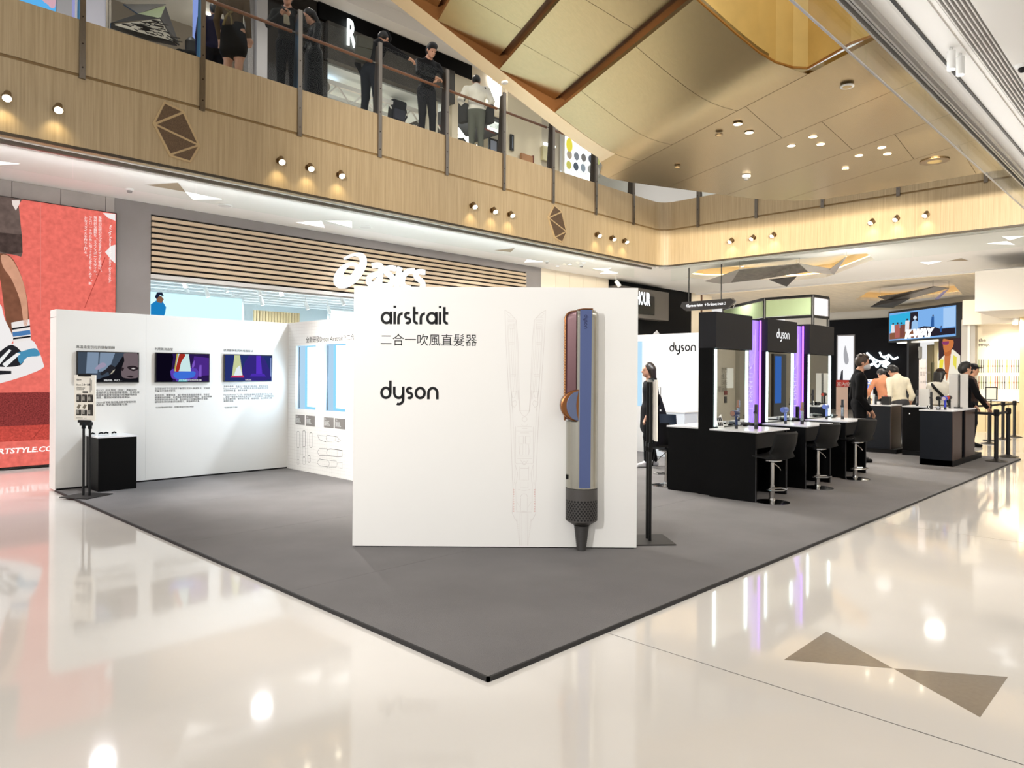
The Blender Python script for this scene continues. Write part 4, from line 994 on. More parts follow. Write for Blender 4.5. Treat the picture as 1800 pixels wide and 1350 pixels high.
a = px(667, 569.5); logo_text(m, 'airstrait', fL, a[0], a[1], 22 * PS, .001, gap=.1, w=119 * PS); part('product_name', m, print_black, pn)
m = MB(); a = px(667, 607); c = px(836, 607); text(m, '二合一吹風直髮器', fL, a[0], a[1], w=c[0] - a[0], hgt=21 * PS, h=.001, res=4); part('lettering', m, print_black, pn)
m = MB(); a = px(667, 701); logo_text(m, 'dyson', fL, a[0], a[1], 22 * PS, .001, w=102 * PS); part('logo', m, print_black, pn)
# pale technical line drawing
m = MB(); UC = 920.8
def ld(pts, w=.0035, mir=True, closed=False):
    m.stroke([px(*p) for p in pts], w, fL, .0008, closed=closed)
    if mir: m.stroke([px(2 * UC - x, y) for x, y in pts], w, fL, .0008, closed=closed)
ld([(885, 543), (887, 590), (892, 680), (896, 730), (898, 780), (900, 840), (902, 862), (900, 900), (906, 912), (908, 914)]); ld([(885, 543), (895, 550), (905, 561), (908, 600), (911, 690), (913, 722)])
ld([(889, 560), (893, 640), (898, 700), (902, 760), (905, 830), (903, 850)], .002); ld([(891, 570), (896, 680), (900, 720)], .002); ld([(898, 575), (901, 640), (904, 688)], .002); ld([(895, 575), (898, 640), (901, 688)], .002); ld([(904, 562), (907, 640), (909, 700)], .002); ld([(901, 566), (905, 660), (907, 700)], .002)
for z in (556, 561, 568, 573): ld([(889 + (z - 556) * .2, z), (902, z), (902, z + 3), (890 + (z - 556) * .2, z + 3)], .0025, closed=True)
ld([(888, 549), (893, 555), (897, 552), (892, 547)], .003, closed=True)
for z in (600, 656): ld([(893 + (z - 600) * .06, z), (901 + (z - 600) * .06, z), (901 + (z - 600) * .06, z + 3), (893 + (z - 600) * .06, z + 3)], .003, closed=True)
ld([(897, 686), (906, 686), (903, 697), (899, 697)], .003, closed=True); ld([(897, 705), (905, 702), (907, 708), (903, 714), (898, 711)], .003, closed=True); ld([(909, 684), (912, 720), (917, 728), (UC, 730)], .003); ld([(913, 720), (UC, 720)], .002)
ld(circ(UC, 735, 4.2, n=14), .003, False, True); ld(circ(UC, 742, 6, 5, 10, PI * .1, PI * .9), .002, False)
ld([(905, 748), (905, 812), (908, 812)], .0035); ld([(908, 748), (UC, 748)], .003); ld([(906, 756), (UC, 756)], .002); ld([(916, 751), (UC, 751)], .004); ld([(913, 759), (UC, 759)], .003); ld([(911, 765), (919, 765), (919, 778), (911, 778)], .003, closed=True); ld([(UC - 1.5, 765), (UC - 1.5, 778)], .003)
ld([(913, 779), (918, 779), (918, 798), (913, 798)], .003, closed=True); ld([(911, 782), (913, 798)], .002); ld([(908, 800), (UC, 800)], .002); ld([(908, 804), (UC, 804)], .003); ld([(914, 806), (918, 813), (UC, 815)], .003); ld([(906, 813), (UC, 813)], .0025); ld(circ(UC, 812, 3, n=10), .003, False, True)
ld([(905, 815), (909, 830), (907, 848), (903, 846)], .003); ld([(913, 818), (913, 842), (UC, 842)], .0025); ld([(913, 821), (UC, 821)], .005); ld([(914, 845), (914, 855), (UC, 855)], .0025); ld([(906, 848), (907, 895)], .002); ld([(910, 858), (UC, 861)], .002)
ld([(UC - 6, 872)] + [(UC - 6 * math.cos(t), 872 - 6 * math.sin(t)) for t in [PI * i / 10 for i in range(6)]], .003); ld([(UC - 6, 873), (UC - 6, 897), (UC, 897)], .003); ld([(907, 898), (UC, 898)], .0025); ld([(914, 899), (UC, 899)], .002); ld([(908, 880), (914, 890)], .002)
ld([(914, 900), (914, 957)], .003); ld([(917, 900), (917, 957)], .002)
for k in range(15): z = 910 + k * 3.2; x_ = 907 + k * .42; ld([(x_, z), (x_ + 2.5, z + 1), (x_, z + 2)], .0025)
part('line_drawing', m, P('drawing_grey', '#dad4cf', .6), pn)
m = MB()
for k in range(14):
    z = 858 + k * 3.0
    for u in (901.2, 2 * UC - 901.2): m.stroke([px(u, z), px(u + (2.2 if u < UC else -2.2), z + .8)], .0035, fL, .001)
part('line_drawing_red', m, P('drawing_red', '#d9a79c', .6), pn)

# giant product model on the panel
UC2, nickel = 1021.0, P('nickel', '#a8a59a', .24, .9)
blue = P('satin_blue', '#53608c', .32, .4); maroon = P('maroon_plastic', '#5c3a3d', .32, .3); copper = P('copper_metal', '#8a5a36', .32, .9); graph = P('graphite_plastic', '#46423f', .5)
xx = lambda u: (u - UC2) * PS
R0 = 27.2 * PS; HB = .05
def sec(R_, x_lo=None, x_hi=None, flat=.93, hs=1.0, n=22):
    pts = []
    for i in range(n + 1):
        t = PI - PI * i / n; x, h = R_ * math.cos(t), HB + min(R_ * math.sin(t), R_ * flat) * hs
        if x_lo is not None: x = max(x, x_lo)
        if x_hi is not None: x = min(x, x_hi)
        pts.append((x, h))
    return [(pts[0][0], 0)] + pts + [(pts[-1][0], 0)]
dv = lambda x, z, h: fP0((UC2 - 619.5) * PS + x, z, h)
def loft(mb, secs):
    n = len(secs[0][1]); v = [dv(x, z, h) for z, s_ in secs for x, h in s_]
    f = [(k * n + i, k * n + (i + 1) % n, (k + 1) * n + (i + 1) % n, (k + 1) * n + i) for k in range(len(secs) - 1) for i in range(n)]
    f += [tuple(range(n))[::-1], tuple(range((len(secs) - 1) * n, len(secs) * n))]
    return mb.add(v, f)
zz = lambda v: (961 - v) * PS
gm = thing('product_model', 'giant hair straightener model in nickel, blue and copper fixed to the white panel', 'product model', tuple(dv(0, 0, .1)), YAW - PI / 2)
top = []
for i in range(7):
    t = PI / 2 * i / 6; q = 13 * PS
    top.append((zz(544) - q + q * math.sin(t), R0 - q + q * math.cos(t), 1 - (1 - math.cos(t)) * .25))
# right arm with rounded shoulder, joined to the cylindrical body below
sc_ = [(zz(737), sec(R0, xx(1009)))] + [(z, sec(R0, xx(1009), r)) for z, r, hs in top[:1]]
for z, r, hs in top: sc_.append((z, [(x, h * hs) for x, h in sec(R0, xx(1009), r)]))
part('right_arm', loft(MB(), sc_), nickel, gm, smooth=True)
part('body', loft(MB(), [(zz(852), sec(R0)), (zz(737), sec(R0))]), nickel, gm, smooth=True)
hf = HB + R0 * .93 + .002
m = MB(); m.prism([dv(xx(1014), zz(850), hf), dv(xx(1033), zz(850), hf), dv(xx(1034), zz(545), hf - .0), dv(xx(1014), zz(545), hf)], fP0(0, 0, .004) - fP0(0, 0, 0)); part('blue_stripe', m, blue, gm)
fT = frame(dv(xx(1028.2), zz(553.5), hf + .0055), (0, 0, -1), tuple(Vector((RGT[0], RGT[1], 0)))); m = MB(); logo_text(m, 'dyson', lambda x, y, h=0: fT(x, -.0 + y - .035, h), 0, 0, 4.6 * PS, .0, w=24 * PS)
part('logo', m, P('dark_blue_print', '#1c2450', .4), gm)
# left arm
la = []
for i in range(6):
    t = PI / 2 * i / 5; q = 14 * PS; la.append((zz(547) - q + q * math.sin(t), xx(990) + q - q * math.cos(t)))
m = MB(); secs = [(zz(733), [(xx(990), .02), (xx(990), .11), (xx(993), .13), (xx(1008.5), .15), (xx(1008.5), .02)])]
for z, x0 in la: secs.append((z, [(x0, .02), (x0, .11), (x0 + 3 * PS, .13), (xx(1008.5), .15), (xx(1008.5), .02)]))
part('left_arm', loft(m, secs), maroon, gm, bevel=.004)
m = MB(); m.tube([dv(xx(989.5), zz(735), .11), dv(xx(989.5), zz(566), .11)] + [dv(x0 - .003, z, .11) for z, x0 in la] + [dv(xx(1009), zz(546.5), .13)], .008, 8); part('copper_edge', m, copper, gm, smooth=True)
m = MB(); m.tube([dv(xx(1009.5), zz(545), .14), dv(xx(1020), zz(543.7), .165), dv(xx(1036), zz(543.7), .16)], .007, 8); part('copper_top_edge', m, copper, gm, smooth=True)
tooth = MB(); tooth.prism([dv(xx(990), 0, .06), dv(xx(987.2), 1.6 * PS, .06), dv(xx(987.2), 2.6 * PS, .06), dv(xx(990), 3.4 * PS, .06)], fP0(0, 0, .07) - fP0(0, 0, 0))
t0 = part('comb_tooth', tooth, P('pale_copper', '#c99a6c', .3, .6), gm); 
for k in range(27):
    o = t0 if k == 0 else t0.copy()
    if k: COL.objects.link(o); o.parent = gm
    o.location = (0, 0, zz(696) + k * 4.75 * PS)
# hinge half disc
hd = [(-xx(1012) * 0 + xx(1012.5), zz(681.5))] + [(xx(1012.5) + 31 * PS * math.cos(t), zz(709) + 27.5 * PS * math.sin(t)) for t in [PI / 2 + PI * i / 20 for i in range(21)]]
m = MB(); m.prism([dv(x, z, .03) for x, z in hd], fP0(0, 0, .15) - fP0(0, 0, 0)); part('hinge_disc', m, copper, gm, bevel=.012)
ins = [(xx(1012), zz(684))] + [(xx(1012) + 20.5 * PS * math.cos(t), zz(709.5) + 25 * PS * math.sin(t)) for t in [PI * .55 + PI * .9 * i / 18 for i in range(19)]] + [(xx(1012), zz(735)), (xx(1009), zz(722)), (xx(1008), zz(709)), (xx(1009), zz(697))]
m = MB(); m.prism([dv(x, z, .18) for x, z in ins], fP0(0, 0, .012) - fP0(0, 0, 0)); part('hinge_inset', m, P('slate_blue', '#5d6784', .35, .3), gm, bevel=.003)
part('button', pbox(0, .001, 0, .001, 0, .001) if 0 else MB().obox(dv(xx(994), zz(833), .08), fP0(.006, 0, 0) - fP0(0, 0, 0), (0, 0, .018), fP0(0, 0, .02) - fP0(0, 0, 0)), print_black, gm)
part('filter', loft(MB(), [(zz(917), sec(15 * PS, flat=1)), (zz(909), sec(27.3 * PS, flat=1)), (zz(853), sec(27.3 * PS, flat=1))]), graph, gm, smooth=True)
m = MB(); RF = 27.3 * PS + .001
for r_ in range(9):
    for c_ in range(13):
        t = PI * (.06 + (c_ + .5 * (r_ % 2)) * .88 / 13); z = zz(874 + r_ * 3.9)
        if t > PI * .96: continue
        pts = []
        for k in range(6):
            aa = PI / 3 * k + PI / 6; tt = t + 2.0 * PS * math.cos(aa) / RF; pts.append(dv(-RF * math.cos(tt), z + 2.0 * PS * math.sin(aa), HB + RF * math.sin(tt)))
        m.poly(pts)
part('filter_holes', m, P('hole_black', '#0c0b0b', .8), gm, kind='stuff')
m = MB(); prof = []
for k in range(14):
    z = 918 + k * 3.4; r = 12.6 - k * .42
    prof += [(zz(z), [(x, h + .02) for x, h in sec(r * PS, flat=1, n=14)]), (zz(z + 2.2), [(x, h + .02) for x, h in sec(r * PS, flat=1, n=14)]), (zz(z + 2.4), [(x, h + .02) for x, h in sec((r - .9) * PS, flat=1, n=14)])]
part('cable_sleeve', loft(m, prof[::-1]), P('dark_rubber', '#2e2b29', .6), gm, smooth=True)
spot('panel_lamp', (-4.8, .0, 3.1), tuple(fP0(1.4, 1.1, 0)), 900, 50, (1, .98, .97), .03, .5)

# ================================================================ STYLING STATIONS
mirror_m = P('mirror_glass', '#e9efec', .01, 1.0)
led = EM('led_cool', '#e6fffb', 5.5)
vio = EM('led_violet', '#a45cff', 4.0); pink = EM('led_pink', '#ff9af5', 3.0)
acr = bpy.data.materials.new('violet_acrylic'); N, L = nodes_of(acr); b = N['Principled BSDF']
b.inputs['Base Color'].default_value = (*lin('#b9a2ee'), 1); b.inputs['Roughness'].default_value = .15; b.inputs['Emission Color'].default_value = (*lin('#a184f0'), 1); b.inputs['Emission Strength'].default_value = .55
tr_ = N.new('ShaderNodeBsdfTransparent'); mx_ = N.new('ShaderNodeMixShader'); mx_.inputs[0].default_value = .72
L.new(tr_.outputs[0], mx_.inputs[1]); L.new(b.outputs[0], mx_.inputs[2]); L.new(mx_.outputs[0], N['Material Output'].inputs[0])
top_white = P('counter_white', '#f3f3f5', .22)
def bx(*a): return MB().box(*a)
def counter(x0, which):
    t = thing('styling_counter', 'black styling counter with white top, %s of the three in the row' % which, 'counter', (x0, 1.29, CT))
    X1 = x0 + .86
    part('side_panel', bx(x0, 1.31, CT, x0 + .04, 1.9, .83), black_matt, t); part('side_panel', bx(x0 + .1, 2.1, CT, x0 + .14, 2.55, .83), black_matt, t)
    part('side_panel', bx(X1 - .04, 1.31, CT, X1, 1.9, .83), black_matt, t)
    part('apron', bx(x0 + .04, 1.32, .64, X1 - .04, 1.35, .83), P('apron_grey', '#151517', .5, spec=.2), t, bevel=.004)
    part('inner_panel', bx(x0 + .04, 1.66, CT, X1 - .04, 1.7, .83), black_matt, t)
    part('rear_body', bx(x0 + .14, 2.1, CT, X1 + .14, 2.55, .83), black_matt, t)
    part('edge_trim', bx(x0 - .001, 1.305, CT, x0 + .012, 1.31, .63), P('edge_grey', '#3a3a3c', .4), t); part('edge_trim', bx(X1 - .012, 1.305, CT, X1 + .001, 1.31, .63), MATS['edge_grey'], t)
    part('top', bx(x0 - .01, 1.28, .83, X1 + .01, 1.9, .85), top_white, t, bevel=.003); part('rear_top', bx(x0 + .09, 2.1, .83, X1 + .15, 2.57, .85), top_white, t, bevel=.003)
def tower(x0, which, logo):
    a, c = x0 + .07, x0 + 1.03
    t = thing('mirror_tower', 'charcoal mirror tower with two lit edges' + (' and a white logo, middle of three' if logo else ', %s of three and without a logo' % which), 'mirror tower', (a, 1.9, CT))
    part('frame', bx(a, 1.9, CT, a + .085, 2.1, 1.84).box(c - .085, 1.9, CT, c, 2.1, 1.84).box(a + .085, 1.95, CT, c - .085, 2.1, 1.84), black_matt, t, bevel=.002)
    part('header', bx(a - .005, 1.86, 1.84, c + .005, 2.1, 2.29), dark_panel, t, bevel=.004)
    part('mirror', bx(a + .085, 1.903, .86, c - .085, 1.949, 1.83), mirror_m, t)
    for x in (a + .032, c - .085): part('light_strip', bx(x, 1.894, .87, x + .053, 1.9, 1.83), led, t)
    if logo:
        fr = frame((a, 1.859, 1.84), (1, 0, 0)); m = MB(); w_ = .42; logo_text(m, 'dyson', fr, (c - a) / 2 - w_ / 2, .19, 0, .001, w=w_); part('logo', m, EM('logo_white', '#ffffff', 1.0), t)
def acrylic(x0, which):
    a, c = x0 + 1.04, x0 + 1.44 + .06
    t = thing('acrylic_panel', 'violet lit acrylic panel with product drawing, %s' % which, 'light panel', (a, 2.0, CT))
    part('sheet', bx(a + .005, 1.99, .86, c, 2.01, 2.26), acr, t)
    part('light_edge', bx(c - .05, 1.94, .86, c - .032, 1.96, 2.26), vio, t); part('pink_edge', bx(c - .032, 1.945, .86, c - .026, 1.96, 2.26), pink, t)
    part('base', bx(a, 1.9, CT, c, 2.1, .85), black_matt, t)
    fr = frame((a + .04, 1.988, .86), (1, 0, 0)); m = MB(); cxx = (c - a - .1) / 2
    S_ = lambda pts, w=.004, cl=False: m.stroke(pts, w, fr, .0, closed=cl)
    for s in (1, -1):
        S_([(cxx + s * .13, 1.28), (cxx + s * .12, .95), (cxx + s * .1, .6), (cxx + s * .1, .25), (cxx + s * .06, .18), (cxx + s * .04, .02)]); S_([(cxx + s * .08, 1.2), (cxx + s * .05, .8), (cxx, .74)]); S_([(cxx + s * .07, .66), (cxx + s * .07, .25)], .003)
        S_([(cxx + s * .1, 1.2), (cxx + s * .085, .8)], .003)
    for z in (.2, .3, .38, .42, .5, .56, .62, .67): S_([(cxx - .06, z), (cxx + .06, z)], .004)
    for z in (.32, .44, .52): S_(circ(cxx, z, .035, n=12), .004, True)
    part('line_drawing', m, EM('drawing_white', '#e9ddff', 1.3), t)
XS = (5.57, 7.0, 8.43)
for x0, w_ in zip(XS, ('nearest', 'middle', 'farthest')):
    counter(x0, w_); tower(x0, w_, w_ == 'middle')
acrylic(XS[0], 'between the first and second mirror towers'); acrylic(XS[1], 'between the second and third mirror towers')

# ---- products on the counters
drk_blue = P('prussian_blue', '#27365f', .3, .4); bright_blue = P('cobalt_blue', '#2f3fd0', .4); pale_blue = P('vinca_blue', '#6f86c8', .35, .2); rose = P('rosy_copper', '#a8806e', .3, .7); chargrey = P('charcoal_plastic', '#2a2a2d', .4)
def dryer(p, col, label, cap, ang=0.0):
    x, y, z = p
    t = thing('hair_dryer', label, 'hair dryer', p, ang)
    L0 = Matrix.Translation(V(p)) @ Matrix.Rotation(ang, 4, 'Z'); q = lambda a, b_, c: L0 @ Vector((a, b_, c))
    part('handle', MB().lathe(q(.05, 0, 0), [(.017, 0), (.0175, .05), (.0165, .055), (.0165, .16)], 20), col, t, smooth=True)
    part('head', MB().cyl(q(-.045, 0, .19), q(.075, 0, .19), .036, n=28), col, t, bevel=.004, smooth=True)
    part('nozzle_ring', MB().cyl(q(.075, 0, .19), q(.08, 0, .19), .034, n=24), cap, t)
    part('rear_ring', MB().cyl(q(-.048, 0, .19), q(-.045, 0, .19), .03, n=24), cap, t); part('switch', MB().obox(q(.05, -.018, .13), (.005, 0, 0), (0, .003, 0), (0, 0, .012)), chrome, t)
    part('filter', MB().lathe(q(.05, 0, .0), [(.0185, .001), (.0185, .045)], 20), chargrey, t)
def straight(p, col, label, trim):
    t = thing('hair_straightener', label, 'hair straightener', p)
    x, y, z = p
    part('body', MB().lathe(p, [(.019, .0), (.021, .02), (.021, .2)], 22), col, t, smooth=True)
    part('arm', MB().box(x - .018, y - .016, z + .2, x - .002, y + .016, z + .3), trim, t, bevel=.005); part('arm', MB().box(x + .001, y - .016, z + .2, x + .02, y + .016, z + .3), col, t, bevel=.005)
    part('filter', MB().lathe(p, [(.0225, 0), (.0225, .05)], 22), chargrey, t); part('hinge', MB().cyl((x - .014, y - .02, z + .2), (x - .014, y + .02, z + .2), .016, n=18), trim, t)
def styler(p, ang, col, label, attach=True):
    t = thing('air_styler', label, 'hair styler', p, ang)
    L0 = Matrix.Translation(V(p)) @ Matrix.Rotation(ang, 4, 'Z'); q = lambda a, b_, c: L0 @ Vector((a, b_, c))
    part('barrel', MB().cyl(q(-.14, 0, .04), q(.06, 0, .03), .02, n=20), col, t, smooth=True)
    part('collar', MB().cyl(q(-.15, 0, .0405), q(-.14, 0, .04), .023, n=20), chrome, t); part('tip', MB().cyl(q(.06, 0, .03), q(.17, 0, .026), .016, .013, n=18), chargrey, t, smooth=True)
    part('cradle', MB().obox(q(-.02, 0, .008), (.03, 0, 0), (0, .02, 0), (0, 0, .008)), print_black, t)
    part('button', MB().obox(q(-.06, -.0, .062), (.012, 0, 0), (0, .005, 0), (0, 0, .003)), chrome, t)
def tz(u, v, z=.852): p = at(u, v, z=z); return (p.x, p.y, z)
def card(p, label, ang, h=.2, w=.12):
    t = thing('sign_card', label, 'sign', p, ang)
    L0 = Matrix.Translation(V(p)) @ Matrix.Rotation(ang, 4, 'Z'); a = L0.to_3x3() @ Vector((1, 0, 0)); up = (L0.to_3x3() @ Vector((0, .3, 1))).normalized()
    fr = frame(V(p) - a * w / 2, a, up)
    m = MB(); m.prism([fr(0, .0, 0), fr(w, 0, 0), fr(w, h, 0), fr(0, h, 0)], fr(0, 0, -.004) - fr(0, 0, 0)); part('card', m, print_white, t)
    m = MB(); m.prism([fr(w * .2, h * .8, -.004), fr(w * .8, h * .8, -.004), V(p) + (L0.to_3x3() @ Vector((w * .3, h * .5, 0))), V(p) + (L0.to_3x3() @ Vector((-w * .3, h * .5, 0)))], L0.to_3x3() @ Vector((0, .003, 0))); part('strut', m, print_white, t)
    m = MB()
    for r_ in range(2):
        for c_ in range(3): frect(m, fr, w * (.1 + .28 * c_), h * (.12 + .3 * r_), w * (.34 + .28 * c_), h * (.36 + .3 * r_), .001)
    frect(m, fr, w * .35, h * .78, w * .65, h * .83, .001); part('print', m, P('print_grey', '#2c2c2e', .6), t)
card(tz(1268, 752), 'small white tent card with a grid of pictures leaning on the nearest counter', -.15)
dryer(tz(1291, 754), drk_blue, 'dark blue hair dryer with copper rings standing on the nearest counter', rose)
styler(tz(1312, 749), -.2, chargrey, 'dark hair styler lying on a cradle on the nearest counter')
straight(tz(1329, 754), P('smoke_nickel', '#77767a', .25, .8), 'grey hair straightener standing upright on the nearest counter', chargrey)
for k, (u, v) in enumerate(((1300, 744), (1312, 740))):
    p = tz(u, v); t = thing('product_stand', 'black product holder with a chrome pole ' + ('left, ' if k == 0 else 'right, ') + 'against the nearest mirror', 'stand', p)
    part('base', MB().lathe(p, [(.035, 0), (.035, .01)], 20), black_metal, t); part('pole', MB().cyl(p, (p[0], p[1], p[2] + .16), .008, n=10), chrome, t); part('holder', MB().box(p[0] - .03, p[1] - .02, p[2] + .08, p[0] + .03, p[1] + .02, p[2] + .17), black_metal, t, bevel=.006)
dryer(tz(1378, 745), pale_blue, 'pale blue hair dryer standing on the middle counter', pale_blue)
styler(tz(1395, 740), .1, chargrey, 'dark hair styler lying on a cradle on the middle counter')
straight(tz(1410, 746), P('ceramic_nickel', '#a8b4bb', .2, .8), 'silver hair straightener standing upright on the middle counter', rose)
p = tz(1402, 738); t = thing('product_stand', 'black product holder behind the straightener on the middle counter', 'stand', p)
part('base', MB().lathe(p, [(.035, 0), (.035, .01)], 20), black_metal, t); part('holder', MB().box(p[0] - .03, p[1] - .02, p[2] + .01, p[0] + .03, p[1] + .02, p[2] + .2), black_metal, t, bevel=.006)
dryer(tz(1451, 737), pale_blue, 'blue hair dryer standing on the farthest counter before the mirror', pale_blue)
styler(tz(1466, 734), .1, chargrey, 'dark hair styler lying on a cradle on the farthest counter')
straight(tz(1481, 737), P('ceramic_nickel', '#a8b4bb', .2, .8), 'silver hair straightener standing upright on the farthest counter', chargrey)

# ---- stools and chair
def stool_parts(t, x, y, zs, ang, z0=CT):
    L0 = Matrix.Translation((x, y, z0)) @ Matrix.Rotation(ang, 4, 'Z'); q = lambda a, b_, c: L0 @ Vector((a, b_, c))
    part('base', MB().lathe((x, y, z0), [(.2, .0), (.2, .008), (.15, .018), (.04, .03), (.033, .05)], 32), chrome, t, smooth=True)
    part('post', MB().cyl((x, y, z0 + .03), (x, y, zs - .02), .025, n=18).cyl((x, y, z0 + .03), (x, y, z0 + .2), .031, n=18), P('satin_chrome', '#b9b6b2', .22, 1.0), t, smooth=True)
    part('seat_plate', MB().lathe((x, y, zs - .03), [(.05, 0), (.11, .02), (.11, .03)], 24), chrome, t)
    part('lever', MB().tube([q(.02, -.0, zs - z0 - .04), q(.1, -.02, zs - z0 - .1), q(.12, -.025, zs - z0 - .13)], .006, 8), chrome, t)
    part('footrest', MB().tube([q(-.03, .0, .16), q(-.12, -.03, .16), q(-.14, -.1, .16), q(0, -.16, .16), q(.14, -.1, .16), q(.12, -.03, .16), q(.03, 0, .16)], .009, 8), chrome, t)
    # shell: seat pan that sweeps up into the back
    m = MB(); nu, nv = 10, 14; grid = []
    for j in range(nv + 1):
        s = j / nv
        if s < .5: yy, z_, w_ = .2 - s * 2 * .36, .02 * (1 - s * 2), .2
        else:
            k = (s - .5) * 2; yy, z_, w_ = -.16 - .1 * k - .02 * math.sin(k * PI), .02 + .30 * k ** .9, .2 - .015 * k
        if s > .42 and s < .6: z_ += .0
        row = []
        for i in range(nu + 1):
            c = -1 + 2 * i / nu; lift = .02 * abs(c) ** 3 if s < .6 else .0; fwd = .05 * abs(c) ** 2.5 if s > .5 else 0
            row.append(q(c * w_, yy + fwd, zs - z0 + z_ + lift))
        grid.append(row)
    n = nu + 1; vs = [p for r_ in grid for p in r_]; th = L0.to_3x3() @ Vector((0, .022, .022))
    f = [(j * n + i, j * n + i + 1, (j + 1) * n + i + 1, (j + 1) * n + i) for j in range(nv) for i in range(nu)]
    ed = [(i, i + 1) for i in range(nu)] + [(nv * n + i + 1, nv * n + i) for i in range(nu)] + [((j + 1) * n, j * n) for j in range(nv)] + [(j * n + nu, (j + 1) * n + nu) for j in range(nv)]
    N_ = len(vs); m.add(vs + [p + th for p in vs], f + [tuple(N_ + k for k in reversed(g_)) for g_ in f] + [(a, c, c + N_, a + N_) for a, c in ed])
    part('seat_shell', m, P('black_leatherette', '#0d0d0d', .5, spec=.25), t, smooth=True)
for (u, v, zs, ang, lb) in ((1357, 883, .52, -.25, 'black shell bar stool with chrome post at the nearest styling counter'), (1437, 858, .55, -.35, 'black shell bar stool with chrome post at the middle styling counter'), (1503, 842, .56, -.35, 'black shell bar stool with chrome post at the farthest styling counter'), (1190, 856, .5, 2.8, 'stool with a pale round base half hidden behind the nearest counter')):
    p = at(u, v, z=CT); p.y += .16 if u < 1200 else 0; t = thing('bar_stool', lb, 'stool', (p.x, p.y, CT), group='bar stools')
    stool_parts(t, p.x, p.y, zs, ang)
p = at(1164, 824, z=CT); x, y = p.x, p.y
t = thing('shell_chair', 'dark blue black plastic shell chair on thin metal legs behind the walking woman', 'chair', (x, y, CT))
L0 = Matrix.Translation((x, y, CT)) @ Matrix.Rotation(1.94, 4, 'Z'); q = lambda a, b_, c: L0 @ Vector((a, b_, c))
grid = []
for j in range(15):
    s = j / 14; yy, z_, w_ = (.22 - s * 2 * .4, .44 - .02 * math.sin(s * 2 * PI), .22) if s < .5 else (-.18 - .1 * (s - .5) * 2, .44 + .4 * ((s - .5) * 2) ** .95, .22 - .05 * (s - .5) * 2)
    grid.append([q(c * w_, yy + (.04 * c * c if s > .5 else 0), z_ + (.03 * abs(c) ** 3 if s < .6 else 0)) for c in [-1 + i / 5 for i in range(11)]])
m = MB(); n = 11; vs = [p_ for r_ in grid for p_ in r_]; N_ = len(vs); f = [(j * n + i, j * n + i + 1, (j + 1) * n + i + 1, (j + 1) * n + i) for j in range(14) for i in range(10)]; th = L0.to_3x3() @ Vector((0, .012, .012))
m.add(vs + [v_ + th for v_ in vs], f + [tuple(N_ + k for k in reversed(g_)) for g_ in f]); part('seat_shell', m, P('navy_plastic', '#1c2b3f', .35), t, smooth=True)
for a, c in ((1, 1), (1, -1), (-1, 1), (-1, -1)): part('leg', MB().tube([q(a * .12, c * .1, .42), q(a * .2, c * .22, .01)], .009, 8), black_metal, t)

